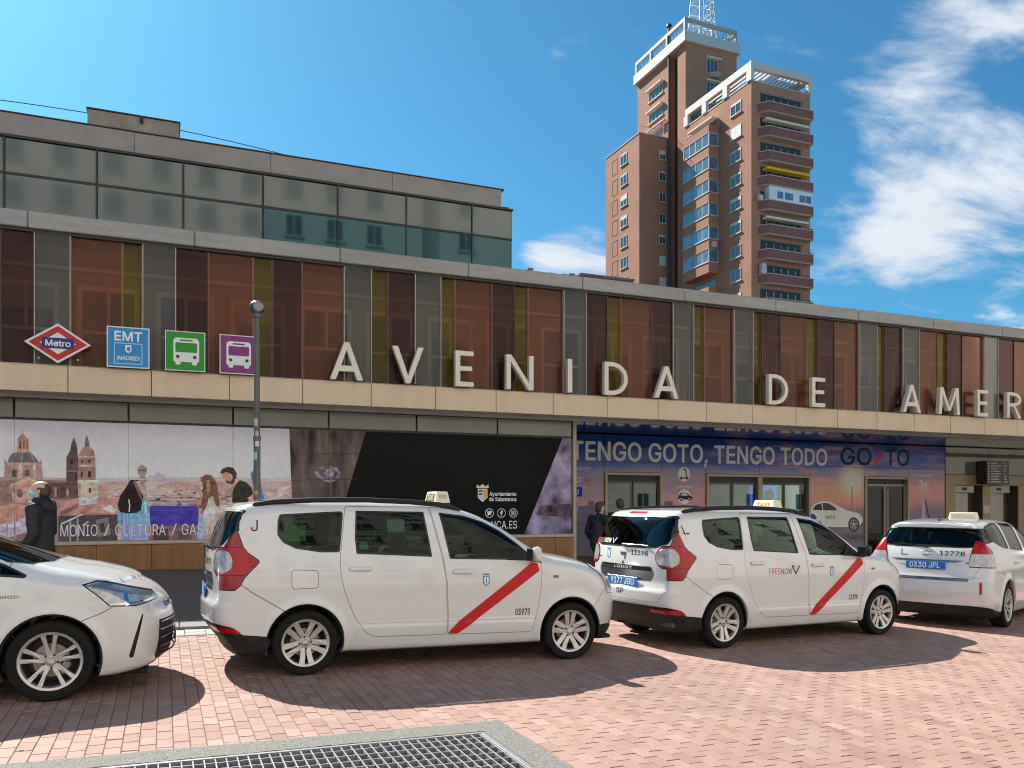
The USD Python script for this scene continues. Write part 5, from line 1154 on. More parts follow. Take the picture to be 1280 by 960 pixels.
# ---- wheels: y axis is the axle, outside face towards -y
def wheel(parent, c, r, w, rr, kind, side):
    """side -1: the face looks to -y"""
    wh = newpath(parent, 'wheel'); x = UsdGeom.Xform.Define(stage, wh); x.AddTranslateOp().Set(Gf.Vec3d(*map(float, c)))
    if side > 0: x.AddRotateZOp().Set(180.0)
    x.AddRotateYOp().Set({'twin': 14.0, 'ten': 9.0}[kind] * (1 + c[0]))
    h = w / 2
    if ('tyre', kind) not in WCACHE:
        prof = [(rr - .012, -h * .80), (rr + .006, -h * .92), (r * .86, -h * 1.0), (r * .945, -h * .95), (r * .985, -h * .80), (r, -h * .55), (r, h * .55), (r * .985, h * .8), (r * .86, h), (rr, h * .9)]
        ty = lathe(prof, 72, 'y')
        gr = [lathe([(r + .0008, a), (r + .0012, a + .006)], 72, 'y') for a in (-h * .3, 0, h * .3)]
        lip = lathe([(rr - .030, -h * .55), (rr - .022, -h * .86), (rr - .004, -h * .93), (rr + .002, -h * .86), (rr - .004, -h * .5), (rr - .004, h * .85), (rr - .03, h * .85), (rr - .03, -h * .55)], 72, 'y')
        barrel = lathe([(rr - .03, -h * .5), (rr - .06, h * .5), (.05, h * .5)], 48, 'y')
        y0, y1 = -h * .86, -h * .50                                   # spoke faces dish inwards at the hub
        sp = []
        n = 5 if kind == 'twin' else 10
        for i in range(n):
            a = i * 2 * np.pi / n
            if kind == 'twin':
                for s in (-1, 1):
                    p = Polygon([(.046, s * .004), (.050, s * .044), (rr * .62, s * .058), (rr - .016, s * .078), (rr - .014, s * .020), (rr * .62, s * .010)])
                    sp.append((p, a))
            else:
                sp.append((Polygon([(.045, -.020), (.045, .020), (rr * .55, .016), (rr - .014, .024), (rr - .014, -.012), (rr * .55, -.010)]), a + (.10 if i % 2 else -.10)))
        S = []
        for p, a in sp:
            m = trimesh.creation.extrude_polygon(p, 1.0, engine='earcut'); v = m.vertices
            q = v[:, 2].copy(); rad = v[:, 0]; dish = np.interp(rad, [.04, rr * .5, rr], [.030, .022, .0])
            yy = y0 + dish + (1 - q) * (.030); inset = np.where(q > .5, .0, 0)
            m.vertices = np.stack([v[:, 0] * np.cos(a) - v[:, 1] * np.sin(a), yy, v[:, 0] * np.sin(a) + v[:, 1] * np.cos(a)], 1); S.append(m)
        hub = lathe([(0, y0 + .022), (.030, y0 + .024), (.036, y0 + .032), (.062, y0 + .036), (.074, y0 + .05), (.074, y0 + .08)], 36, 'y')
        nuts = []
        for i in range(5 if kind == 'ten' else 4):
            a = i * 2 * np.pi / (5 if kind == 'ten' else 4) + .4; nuts.append(tube((.053 * np.cos(a), y0 + .020, .053 * np.sin(a)), (.053 * np.cos(a), y0 + .06, .053 * np.sin(a)), .0095, n=8))
        dsc = lathe([(0, -.012), (.135, -.012), (.135, .004), (0, .004)], 40, 'y'); cal = cbox(.07, .15, -.03, .03, -.06, .06, .015)
        cap = lathe([(0, y0 + .0195), (.024, y0 + .021), (.027, y0 + .026)], 24, 'y')
        WCACHE[('tyre', kind)] = (ty, gr, cat(lip), barrel, S, hub, nuts, dsc, cal, cap)
    ty, gr, lip, barrel, S, hub, nuts, dsc, cal, cap = WCACHE[('tyre', kind)]
    put(wh, 'tyre', ty, m_rub, smooth=35)
    put(wh, 'tread_groove', cat(gr), m_seal)
    put(wh, 'rim', cat(lip, hub), m_alloy, smooth=30); put(wh, 'rim_barrel', barrel, m_hub, smooth=40)
    for m in S: put(wh, 'spoke', m, m_alloy)
    put(wh, 'wheel_nut', cat(nuts), m_hub, smooth=40); put(wh, 'centre_cap', cap, m_chrome, smooth=40)
    put(wh, 'brake_disc', cat(dsc, cal), m_disc, smooth=40)
WCACHE = {}

def cabin(car, seats, dash, floor):
    """dark interior: seats with headrests, dashboard and steering wheel"""
    put(car, 'cabin_floor', cbox(*floor, .02), m_lining)
    for x, y, w, lean in seats:
        b = cat(rbox(x + .24, y, .52, .50, w, .20, .07), )
        k = rbox(0, 0, .33, .15, w, .66, .07); k.apply_transform(trimesh.transformations.rotation_matrix(-lean, [0, 1, 0])); k.apply_translation((x, y, .52))
        st_ = put(car, 'seat', cat(b, k), m_seat, smooth=40)
        for q in ((0,) if w < .7 else (-.36, .36)):
            hd = rbox(-.03 - .78 * math.sin(lean), y + q, .52 + .76, .10, .25, .17, .045); hd.apply_translation((x, 0, 0)); put(st_, 'headrest', hd, m_seat, smooth=40)
    d = put(car, 'dashboard', rbox(*dash, .07), m_lining, smooth=40)
    t = trimesh.creation.torus(.175, .016, 32, 10); t.apply_transform(trimesh.transformations.rotation_matrix(math.pi / 2 - .45, [0, 1, 0])); t.apply_translation((dash[0] - .42, .36, .93))
    put(car, 'steering_wheel', t, m_seal, smooth=True)

def panes(B, car, name, poly, mat_, clip, side=True, seal=.018, label=None):
    """glass set just under the skin with a black seal round it"""
    g = poly if hasattr(poly, 'buffer') else Polygon(poly)
    if side:
        for s in (-1, 1):
            h = pside(sbox(-3, -1, 5, 3), *sorted((0, s * 1.2)))
            p = put(car, name, B.mesh((B.solid(-.008) - B.solid(-.012)) ^ clip(g) ^ h, (-.008, -.012)), mat_, label=label)
            put(p, 'window_seal', B.mesh((B.solid(-.003) - B.solid(-.030)) ^ clip(g.difference(g.buffer(-seal))) ^ h, (-.003, -.030)), m_seal)
        return
    pr = clip(g)
    gl = (B.solid(-.008) - B.solid(-.012)) ^ pr
    sl = (B.solid(-.003) - B.solid(-.030)) ^ clip(g.difference(g.buffer(-seal)))
    p = put(car, name, B.mesh(gl, (-.008, -.012)), mat_, label=label)
    put(p, 'window_seal', B.mesh(sl, (-.003, -.030)), m_seal)
    return pr

def word_side(B, car, name, s, x0, x1, z, h, m, bold=False, parent=None):
    g = affinity.translate(text2d(s, h, bold, x1 - x0), x0, z); return put(parent or car, name, B.decal_side(g), m)
def word_rear(B, car, name, s, y0, y1, z, h, m, bold=False):
    g = affinity.translate(text2d(s, h, bold, y1 - y0), y0, z); return put(car, name, B.decal_rear(g), m)
def shield(cx, cz, w, h):
    return Polygon([(cx - w / 2, cz + h * .30), (cx + w / 2, cz + h * .30), (cx + w / 2, cz - h * .25), (cx, cz - h / 2), (cx - w / 2, cz - h * .25)]).union(sbox(cx - w / 2, cz + h * .36, cx + w / 2, cz + h / 2))
def shield_in(cx, cz, w, h): return Polygon([(cx - w * .34, cz + h * .22), (cx + w * .34, cz + h * .22), (cx + w * .34, cz - h * .2), (cx, cz - h * .38), (cx - w * .34, cz - h * .2)]).difference(sbox(cx - w * .08, cz - h * .25, cx + w * .08, cz + h * .14))

def place(u, v, yaw, wb):
    """matrix of a car whose near rear wheel touches the street at u, v (the car's own near side is y = -.86)"""
    c, s = math.cos(yaw), math.sin(yaw)
    ex = np.array([c, s, -SLOPE * c]); ex /= np.linalg.norm(ex); ey = np.array([-s, c, SLOPE * s]); ey -= ex * ex.dot(ey); ey /= np.linalg.norm(ey); ez = np.cross(ex, ey)
    M = np.eye(4); M[:3, 0], M[:3, 1], M[:3, 2] = ex, ey, ez
    o = np.array([u, v, ground_z(u)]); o = o + ey * .86; M[:3, 3] = o; return M

# ------------------------------------------------ the people carrier
def mould1(x, z): return .018 / (1 + np.exp((z - .458) / .006)) * np.clip((x - .46) / .06, 0, 1) * np.clip((2.40 - x) / .06, 0, 1)
LOD = Body(
    top=[(-1.2, 1.50), (-.8, 1.585), (-.55, 1.635), (-.1, 1.665), (.5, 1.675), (1.0, 1.668), (1.4, 1.650), (1.72, 1.605), (2.05, 1.475), (2.35, 1.315), (2.60, 1.175), (2.72, 1.135), (2.95, 1.095), (3.2, 1.035), (3.42, .955), (3.6, .83), (3.75, .65)],
    width=[(.15, .80), (.26, .835), (.40, .858), (.58, .866), (.78, .868), (.95, .862), (1.06, .848), (1.2, .812), (1.35, .768), (1.5, .718), (1.62, .67), (1.75, .61)],
    rear=[(.15, -.70), (.28, -.74), (.40, -.83), (.54, -.905), (.66, -.908), (.73, -.880), (.80, -.868), (1.0, -.872), (1.16, -.862), (1.27, -.828), (1.40, -.785), (1.52, -.735), (1.60, -.695), (1.70, -.62)],
    front=[(.15, 3.50), (.3, 3.60), (.5, 3.645), (.7, 3.65), (.85, 3.62), (1.0, 3.52)],
    bottom=.20, wb=2.81, taper=lambda x, z: .045 * np.clip(-x / .8, 0, 1) ** 2 + .05 * np.clip((x - 2.5) / 1.0, 0, 1) ** 2 + .03 * np.clip((x - 1.6) / .9, 0, 1) * np.clip((z - 1.0) / .2, 0, 1),
    moulding=mould1, ksr=.13, ksf=.22, kst=.11, wr=.308)
L_Q = rnd([(-.245, 1.525), (.13, 1.55), (.365, 1.565), (.315, 1.165), (.13, 1.165), (-.10, 1.20), (-.215, 1.255), (-.27, 1.33), (-.265, 1.46)], .03)
L_R = rnd([(.485, 1.57), (1.185, 1.57), (1.245, 1.115), (.475, 1.15), (.465, 1.3)], .012)
L_F = rnd([(1.345, 1.565), (1.62, 1.535), (1.83, 1.475), (2.02, 1.38), (2.20, 1.25), (2.30, 1.165), (2.27, 1.075), (1.43, 1.095)], .012)
L_T = Polygon([(2.05, 1.078), (2.27, 1.072), (2.47, 1.045), (2.33, 1.14), (2.20, 1.235)])
L_RD = rnd([(.385, 1.605), (1.24, 1.618), (1.30, 1.33), (1.345, 1.12), (1.385, .86), (1.402, .5), (1.393, .335), (.66, .345), (.56, .40), (.46, .55), (.365, .78), (.325, .95), (.315, 1.08), (.35, 1.35)], .025)
L_FD = rnd([(1.255, 1.618), (1.60, 1.598), (1.87, 1.52), (2.10, 1.395), (2.36, 1.185), (2.44, 1.085), (2.452, .95), (2.438, .74), (2.395, .50), (2.345, .325), (1.408, .335), (1.418, .5), (1.40, .86), (1.36, 1.12), (1.315, 1.33)], .025)
L_RW = rnd([(-.66, 1.565), (.66, 1.565), (.735, 1.36), (.70, 1.225), (.55, 1.175), (-.55, 1.175), (-.70, 1.225), (-.735, 1.36)], .04)
L_WS = rnd([(-.74, 1.165), (-.60, 1.585), (.60, 1.585), (.74, 1.165)], .04)
L_TAIL = Polygon([(-.67, 1.37), (-.625, 1.345), (-.60, 1.27), (-.58, 1.21), (-.54, 1.16), (-.45, 1.095), (-.44, 1.08), (-.46, 1.055), (-.515, 1.00), (-.57, .935), (-.605, .865), (-.65, .825), (-1.2, .825), (-1.2, 1.37)]).buffer(.012).buffer(-.012)
def lodgy(name, label, M, decals):
    B = LOD; car = thing(name, label, 'taxi', 'white taxis waiting in a rank', matrix=M)
    shell = B.solid(0) - B.solid(-.045)
    gap = .0048
    win = pside(L_Q) + pside(L_R) + pside(L_F)
    rw = prear(L_RW); ws = prear(L_WS, 1.3, 2.9)
    tailp = pside(L_TAIL, -1.2, -.735) + pside(L_TAIL, .735, 1.2) + prear(Point(-.695, 1.08).buffer(.125), -1.3, -.6) + prear(Point(.695, 1.08).buffer(.125), -1.3, -.6)
    tailp = tailp ^ pside(sbox(-1.3, .8, -.3, 1.4))
    hlp = pside([(2.99, 1.09), (3.07, 1.0), (3.17, .93), (3.225, .84), (3.28, .70), (3.9, .66), (3.9, 1.09)]) - prear(sbox(-.42, .5, .42, 1.3), 2.9, 4)
    arch = Manifold()
    for wx in (0, 2.81):
        for s in (-1, 1):
            a0, a1 = sorted((s * .50, s * 1.2)); arch = arch + pside(Point(wx, .315).buffer(.366, 40), a0, a1)
    gate = sbox(-.735, .555, .735, 1.75).difference(sbox(-2, 1.63, 2, 2)).difference(Polygon([(-.735, .555), (-.62, .555), (-.735, .68)])).difference(Polygon([(.735, .555), (.62, .555), (.735, .68)]))
    gatep = prear(gate, -1.4, -.52) - tailp
    hood = pplan(Polygon([(2.50, -.66), (2.75, -.72), (3.05, -.70), (3.30, -.60), (3.42, -.40), (3.46, 0), (3.42, .40), (3.30, .60), (3.05, .70), (2.75, .72), (2.50, .66), (2.62, .40), (2.66, 0), (2.62, -.40)]), .9, 1.3)
    bump_r = pside([(-1.3, .10), (-1.3, .505), (-.80, .505), (-.68, .48), (-.57, .405), (-.36, .385), (-.36, .10)])
    bump_f = pside([(3.10, .1), (3.10, .36), (3.3, .36), (3.45, .33), (3.9, .33), (3.9, .1)])
    fuel = rnd([(-.14, 1.0), (.10, .995), (.105, .83), (-.135, .825)], .03); fuelp = pside(fuel, -1.2, -.5)
    doors = [('rear_door', L_RD), ('front_door', L_FD)]
    dp = {n: pside(p) for n, p in doors}; dpo = pside(L_RD.buffer(gap)) + pside(L_FD.buffer(gap))
    slot = prear(rnd([(-.50, .965), (.50, .965), (.55, .88), (.50, .785), (-.50, .785), (-.55, .88)], .05))
    openings = win + rw + ws + tailp + hlp + arch
    grooves = dpo + (prear(gate.buffer(gap), -1.4, -.51) - prear(gate.buffer(-.001), -1.4, -.4)) + (pside(fuel.buffer(gap), -1.2, -.5) - fuelp) + pside(line([(-.63, .90), (-.50, .80), (-.17, .60)], .0032)) + pside(line([(3.30, .80), (3.20, .70), (3.09, .57)], .0032)) + bump_r + bump_f
    fbig = pplan(Polygon([(2.49, -.68), (2.75, -.725), (3.06, -.706), (3.305, -.606), (3.426, -.404), (3.466, 0), (3.426, .404), (3.305, .606), (3.06, .706), (2.75, .725), (2.49, .68)]), .9, 1.3) 
    crease = (B.solid(.03) - B.solid(-.012)) ^ pside(line([(.42, .470), (2.42, .462)], .0065))
    key = ('lod',)
    if key not in PARTS:
        P = {}
        P['body'] = B.mesh(shell - openings - grooves - gatep - (fbig - hood) - pside(fuel.buffer(gap), -1.2, -.5), (0, -.045))
        P['tailgate'] = B.mesh((shell ^ gatep) - rw - slot - (arch), (0, -.045))
        for n, p in doors:
            for s in (-1, 1): P[(n, s)] = B.mesh(((shell ^ dp[n]) ^ pside(sbox(-2, -1, 5, 3), *sorted((0, s * 1.2)))) - win - arch - crease, (0, -.045))
        P['fuel'] = B.mesh((B.solid(.0) - B.solid(-.02)) ^ fuelp, (0, -.02))
        P['bump_r'] = B.mesh((B.solid(.004) - B.solid(-.04)) ^ bump_r - arch - prear(sbox(-.3, .1, .3, .24)), (.004, -.04))
        P['bump_f'] = B.mesh((B.solid(.004) - B.solid(-.04)) ^ bump_f - arch, (.004, -.04))
        tl = (B.solid(.006) - B.solid(-.03)) ^ tailp
        wl = affinity.translate(affinity.scale(Point(0, 0).buffer(1, 24), .082, .108), -.755, 1.078)
        wl = wl.union(sbox(-1.3, .99, -.735, 1.16)).difference(sbox(-2, 0, -1.2, 2))
        wp = (pside(wl, -1.2, -.575) + pside(wl, .575, 1.2)) ^ (prear(Point(-.71, 1.08).buffer(.135), -1.3, -.4) + prear(Point(.71, 1.08).buffer(.135), -1.3, -.4))
        for s in (-1, 1):
            h = pside(sbox(-2, -1, 5, 3), *sorted((0, s * 1.2)))
            P[('tail', s)] = B.mesh((tl - wp) ^ h ^ pside(sbox(-2, .958, 0, 1.213)), (.006, -.03)); P[('tailu', s)] = B.mesh((tl - wp) ^ h ^ pside(sbox(-2, 1.217, 0, 2)), (.006, -.03)); P[('taill', s)] = B.mesh((tl - wp) ^ h ^ pside(sbox(-2, 0, 0, .954)), (.006, -.03)); P[('tailw', s)] = B.mesh(((B.solid(.008) - B.solid(-.03)) ^ wp) ^ h, (.008, -.03))
            tb = pside(L_TAIL.buffer(.010), *sorted((s * .723, s * 1.2))) + prear(Point(s * .695, 1.08).buffer(.136), -1.3, -.6)
            P[('tailb', s)] = B.mesh((((B.solid(.0022) - B.solid(-.03)) ^ tb) ^ pside(sbox(-1.3, .79, -.3, 1.41))) - tailp, (.0022, -.03))
            P[('hl', s)] = B.mesh((B.solid(.004) - B.solid(-.03)) ^ hlp ^ h, (.004, -.03))
        P['slot'] = B.mesh((B.solid(-.012) - B.solid(-.04)) ^ slot, (-.012, -.04))
        P['lining'] = B.mesh((B.solid(-.047) - B.solid(-.06)) - win - rw - ws - arch - pside(sbox(-2, 0, 5, .30)), (-.047, -.06))
        P['refl'] = B.mesh((B.solid(.009) - B.solid(-.02)) ^ pside([(-.86, .475), (-.86, .43), (-.60, .415), (-.60, .435), (-.66, .475)], -1.2, -.5), (.009, -.02))
        PARTS[key] = P
    P = PARTS[key]
    put(car, 'body', P['body'], m_white)
    tg = put(car, 'tailgate', P['tailgate'], m_white)
    for n, p in doors:
        for s in (-1, 1):
            d = put(car, n, P[(n, s)], m_white)
            hx, hz = ((.40, 1.005), (1.45, .965))[n == 'front_door']
            y = float(LOD.ydepth(np.array([hx + .1]), np.array([hz]))[0])
            hh = rbox(hx + .11, (y - .012) * -s, hz, .215, .034, .042, .016, 2); put(d, 'door_handle', hh, m_whitec, smooth=40)
    panes(B, car, 'quarter_window', L_Q, m_carglass, lambda g: pside(g)); panes(B, car, 'rear_door_window', L_R, m_carglass, lambda g: pside(g)); panes(B, car, 'front_door_window', L_F, m_carglass, lambda g: pside(g))
    panes(B, car, 'rear_window', L_RW, m_tintglass, lambda g: prear(g), side=False); panes(B, car, 'windscreen', L_WS, m_carglass, lambda g: prear(g, 1.3, 2.9), side=False)
    put(car, 'fuel_door', P['fuel'], m_whitec); put(car, 'rear_bumper', P['bump_r'], m_bplast, label='black lower rear bumper'); put(car, 'front_bumper', P['bump_f'], m_bplast)
    for s in (-1, 1):
        t = put(car, 'tail_light', P[('tail', s)], m_red); put(t, 'upper_lens', P[('tailu', s)], m_red2); put(t, 'lower_lens', P[('taill', s)], m_red2); put(t, 'clear_lens', P[('tailw', s)], m_clear); put(t, 'dark_surround', P[('tailb', s)], m_gplast)
        put(car, 'headlight', P[('hl', s)], m_clear)
        tri = B.decal_side(L_T, .004)
        mb = put(car, 'door_mirror', (np.c_[tri[0][:, 0], tri[0][:, 1] * -s, tri[0][:, 2]], tri[1]), m_bplast)
        mx = hullpts(((2.35, s * .925, 1.10), .035), ((2.345, s * 1.0, 1.11), .04), ((2.34, s * .93, 1.18), .04), ((2.335, s * 1.005, 1.185), .042), ((2.30, s * .93, 1.10), .03), ((2.29, s * 1.02, 1.18), .03), sub=2)
        put(mb, 'mirror_housing', mx, m_whitec if decals['mirror'] == 'white' else m_gplast, smooth=40)
        put(mb, 'mirror_glass', cbox(2.252, 2.268, *sorted((s * .90, s * 1.045)), 1.07, 1.205, .01), m_gplast)
        put(mb, 'mirror_arm', hullpts(((2.37, s * .84, 1.08), .03), ((2.34, s * .94, 1.09), .03)), m_gplast, smooth=40)
        pts = [(-.46, s * .615, 1.612), (-.30, s * .63, 1.643), (.1, s * .635, 1.668), (.6, s * .635, 1.679), (1.05, s * .63, 1.668), (1.38, s * .625, 1.645), (1.58, s * .615, 1.595)]
        rail = cat([hullpts((pts[i], .026), (pts[i + 1], .026)) for i in range(6)]); put(car, 'roof_rail', rail, m_bplast, smooth=50)
        for wx in (0, 2.81):
            wheel(car, (wx, s * .772, .308), .308, .196, .226, 'twin', s)
            li = pside(Point(wx, .315).buffer(.3645, 40).difference(Point(wx, .315).buffer(.350, 40)).difference(sbox(wx - 1, -.5, wx + 1, .24)), *sorted((s * .52, s * .845)))
            put(car, 'wheel_arch_liner', li, m_bplast)
    put(car, 'cabin_lining', P['lining'], m_lining)
    cabin(car, [(1.25, -.38, .52, .26), (1.25, .38, .52, .26), (.40, 0, 1.34, .28), (-.32, 0, 1.2, .22)], (2.22, 0, .93, .50, 1.45, .26), (-.7, 2.5, -.74, .74, .26, .34))
    put(car, 'underbody', cbox(-.6, 3.4, -.70, .70, .185, .23, .02), m_bplast)
    sl = put(tg, 'plate_recess', P['slot'], m_dgrey)
    put(tg, 'chrome_strip', B.decal_rear(rnd([(-.48, .955), (.48, .955), (.50, .905), (-.50, .905)], .02), -.008), m_bplast)
    pl = put(tg, 'number_plate', cbox(-.886, -.874, -.30, .30, .705, .822, .004), m_blue)
    g = affinity.translate(text2d(decals['plate'], .075, True, .46), -.22, .728); v, f = flat(g); put(pl, 'plate_text', (np.c_[np.full(len(v), -.8875), -v[:, 0], v[:, 1]], f), m_wink)
    word_rear(B, tg, 'maker_lettering', 'LODGY', -.18, .18, .918, .032, m_wink)
    put(tg, 'badge', B.decal_rear(unary_union([Polygon([(-.065, 1.115), (.065, 1.115), (.045, 1.03), (.02, 1.03), (.035, 1.075), (-.035, 1.075), (-.05, 1.095)])]), .004), m_dgrey)
    put(tg, 'lock', B.decal_rear(Point(0, .99).buffer(.018), .003), m_ink)
    put(tg, 'brake_light', B.decal_rear(rnd([(-.17, 1.612), (.17, 1.612), (.17, 1.588), (-.17, 1.588)], .008), .006), m_red)
    wv = cat(hullpts(((float(B.xrear(np.array([0.]), np.array([1.205]))[0]) - .02, 0, 1.205), .022), ((float(B.xrear(np.array([-.2]), np.array([1.2]))[0]) - .02, -.2, 1.20), .010)), hullpts(((float(B.xrear(np.array([-.0]), np.array([1.22]))[0]) - .022, .02, 1.215), .009), ((float(B.xrear(np.array([-.45]), np.array([1.21]))[0]) - .022, -.45, 1.205), .008)))
    put(tg, 'wiper', wv, m_gplast, smooth=50)
    put(car, 'bumper_reflector', P['refl'], m_red)
    # red stripe across the front door, crest, fleet number
    st_ = Polygon([(2.325, 1.045), (2.405, 1.045), (2.425, .965), (1.645, .42), (1.52, .34), (1.40, .335), (1.505, .445)]); st_ = st_.intersection(L_FD.buffer(-.004))
    put(car, 'red_stripe', B.decal_side(st_, .0022, .04), m_stripe)
    c = put(car, 'door_crest', B.decal_side(shield(1.82, .875, .075, .135)), m_cyan); put(c, 'crest_inner', B.decal_side(shield_in(1.82, .875, .075, .135), .003), m_wink)
    put(car, 'side_repeater', hullpts(((2.60, float(B.ydepth(np.array([2.6]), np.array([.90]))[0]), .90), .014), ((2.64, float(B.ydepth(np.array([2.64]), np.array([.90]))[0]), .90), .014)), m_dgrey, smooth=True)
    num = put(car, 'fleet_number', *[B.decal_side(affinity.translate(text2d(decals['num'], .062, True, .17), 2.15, .505))], m_ink)
    if decals['letter'] == 'J':
        g = affinity.translate(text2d('J', .105, False), -.515, 1.365); put(car, 'zone_letter', B.decal_side(g), m_ink)
        word_rear(B, tg, 'fleet_number', decals['num'], .10, .45, 1.035, .055, m_ink, True)
    else:
        put(car, 'zone_letter', B.decal_side(Polygon([(-.575, 1.45), (-.56, 1.45), (-.535, 1.365), (-.47, 1.37), (-.47, 1.355), (-.55, 1.348)])), m_ink)
        put(tg, 'zone_letter', B.decal_rear(Polygon([(-.60, 1.14), (-.588, 1.14), (-.583, 1.04), (-.51, 1.045), (-.51, 1.033), (-.595, 1.028)])), m_ink)
        c = put(tg, 'tailgate_crest', B.decal_rear(shield(-.32, 1.085, .09, .13)), m_cyan); put(c, 'crest_inner', B.decal_rear(shield_in(-.32, 1.085, .09, .13), .003), m_wink)
        word_rear(B, tg, 'fleet_number', decals['num'], .15, .44, 1.09, .054, m_ink, True); word_rear(B, tg, 'seat_letters', 'SP', -.08, .06, .615, .062, m_dgrey, True)
        word_rear(B, tg, 'window_lettering', 'FREE', -.66, -.48, 1.215, .055, m_rink, True); word_rear(B, tg, 'window_lettering', 'NOW', -.475, -.31, 1.215, .055, m_wink, True)
        put(tg, 'window_logo', B.decal_rear(unary_union([line([(-.285, 1.275), (-.25, 1.215), (-.19, 1.285)], .005)]), .003), m_wink)
        word_side(B, car, 'door_lettering', 'FREE', .70, .90, .865, .072, m_rink); word_side(B, car, 'door_lettering', 'NOW', .91, 1.10, .86, .072, m_ink)
        put(car, 'door_logo', B.decal_side(unary_union([line([(1.10, .965), (1.16, .865), (1.235, .965)], .009), line([(1.10, .965), (1.14, .95)], .008)])), m_ink)
    # cards behind the windows
    def card(x0, x1, z0, z1, m, inset, label=None):
        y = float(B.ydepth(np.array([(x0 + x1) / 2]), np.array([(z0 + z1) / 2]))[0]) + inset
        q = cbox(x0, x1, -.003, .003, z0, z1, .001); dy = (B.ydepth(np.array([x0] * 2), np.array([z0, z1]))); k = (dy[1] - dy[0]) / (z1 - z0)
        q.vertices[:, 1] += y + (q.vertices[:, 2] - (z0 + z1) / 2) * k; return put(car, 'window_card', q, m, label=label)
    for a in decals['cards']: card(*a)
    # roof sign and aerial
    rs = decals['sign']
    zr = 1.655
    sg_ = hullpts(*[((rs + a * .075, b * .19, zr + .02), .012) for a in (-1, 1) for b in (-1, 1)], *[((rs + a * .055, b * .165, zr + .125), .012) for a in (-1, 1) for b in (-1, 1)])
    so = put(car, 'roof_sign', sg_, m_cream if decals['letter'] == 'J' else mat('pale_green_sign', (.66, .72, .52), .35), smooth=25)
    put(so, 'sign_base', cbox(rs - .09, rs + .09, -.21, .21, zr - .02, zr + .012, .008), m_gplast)
    k = .022 / .105
    def face(s_, h, col, w, off):
        g = text2d(s_, h, True, w); b = g.bounds; v, f = flat(affinity.translate(g, -(b[0] + b[2]) / 2, zr + .042 + (.06 - h) / 2)); return np.c_[rs - .0885 - off + (v[:, 1] - zr - .02) * k, -v[:, 0], v[:, 1]], f
    if decals['letter'] == 'J':
        v, f = flat(rnd([(-.15, zr + .03), (.15, zr + .03), (.135, zr + .112), (-.135, zr + .112)], .01)); p = put(so, 'sign_panel', (np.c_[rs - .0895 + (v[:, 1] - zr - .02) * k, -v[:, 0], v[:, 1]], f), mat('sign_brown_panel', (.10, .085, .04), .4))
        put(p, 'sign_text', face('TAXI', .055, m_cream, .2, .0035), m_cream)
        for q in range(6): put(so, 'sign_rib', box(rs - .05, rs + .05, -.205 + .006, -.192, zr + .03 + .014 * q, zr + .036 + .014 * q), mat('sign_rib_grey', (.55, .52, .42), .5))
    else: put(so, 'sign_text', face('TAXI', .06, m_orange, .24, .0035), m_orange)
    put(car, 'aerial', cat(tube((1.66, .18, 1.60), (1.72, .18, 1.80), .0045, .003, 6), hullpts(((1.66, .18, 1.60), .016), ((1.60, .18, 1.602), .02))), m_gplast)
    return car
PARTS = {}
# ------------------------------------------------ the hybrid estate
PRI = Body(
    top=[(-1.2, 1.42), (-.8, 1.495), (-.5, 1.53), (0, 1.565), (.6, 1.585), (1.1, 1.575), (1.45, 1.54), (1.75, 1.465), (2.1, 1.365), (2.5, 1.225), (2.80, 1.118), (2.92, 1.09), (3.12, 1.055), (3.35, .99), (3.52, .915), (3.66, .81), (3.8, .64)],
    width=[(.12, .80), (.22, .845), (.38, .872), (.55, .878), (.75, .874), (.88, .866), (.98, .846), (1.1, .806), (1.25, .752), (1.4, .690), (1.5, .64), (1.62, .57)],
    rear=[(.12, -.72), (.25, -.78), (.38, -.86), (.55, -.905), (.70, -.905), (.78, -.885), (.90, -.868), (1.02, -.852), (1.14, -.82), (1.25, -.765), (1.36, -.705), (1.46, -.65), (1.53, -.60), (1.62, -.52)],
    front=[(.12, 3.58), (.25, 3.68), (.45, 3.715), (.62, 3.71), (.74, 3.69), (.86, 3.62), (.95, 3.50)],
    bottom=.17, wb=2.78, taper=lambda x, z: .025 * np.clip(-x / .85, 0, 1) ** 2 + .04 * np.clip((x - 2.6) / 1.0, 0, 1) ** 2 + .05 * np.clip((x - 1.6) / 1.2, 0, 1) * np.clip((z - .9) / .2, 0, 1) + .05 * np.clip(-x / .8, 0, 1) * np.clip((z - 1.0) / .3, 0, 1),
    cf=.36, cr=.12, cw=.30, ksf=.16, ksr=.08, kst=.12, ktr=.03, wr=.325, arch=.392, flare=.018)
P_Q = rnd([(-.58, 1.395), (-.30, 1.475), (-.03, 1.515), (.30, 1.53), (.36, 1.14), (.10, 1.155), (-.12, 1.195), (-.36, 1.275)], .02)
P_R = rnd([(.42, 1.53), (1.12, 1.525), (1.18, 1.09), (.44, 1.135)], .012)
P_F = rnd([(1.27, 1.515), (1.55, 1.46), (1.86, 1.355), (2.12, 1.24), (2.16, 1.03), (1.31, 1.075)], .012)
P_V = rnd([(2.22, 1.19), (2.44, 1.10), (2.60, 1.015), (2.58, .992), (2.26, 1.02)], .012)
P_RD = rnd([(.38, 1.555), (1.17, 1.55), (1.25, 1.05), (1.27, .6), (1.25, .30), (.62, .30), (.50, .45), (.40, .65), (.36, .9)], .03)
P_FD = rnd([(1.185, 1.55), (1.52, 1.495), (1.85, 1.385), (2.18, 1.245), (2.33, 1.16), (2.40, .95), (2.38, .55), (2.30, .30), (1.262, .30), (1.283, .6), (1.263, 1.05)], .03)
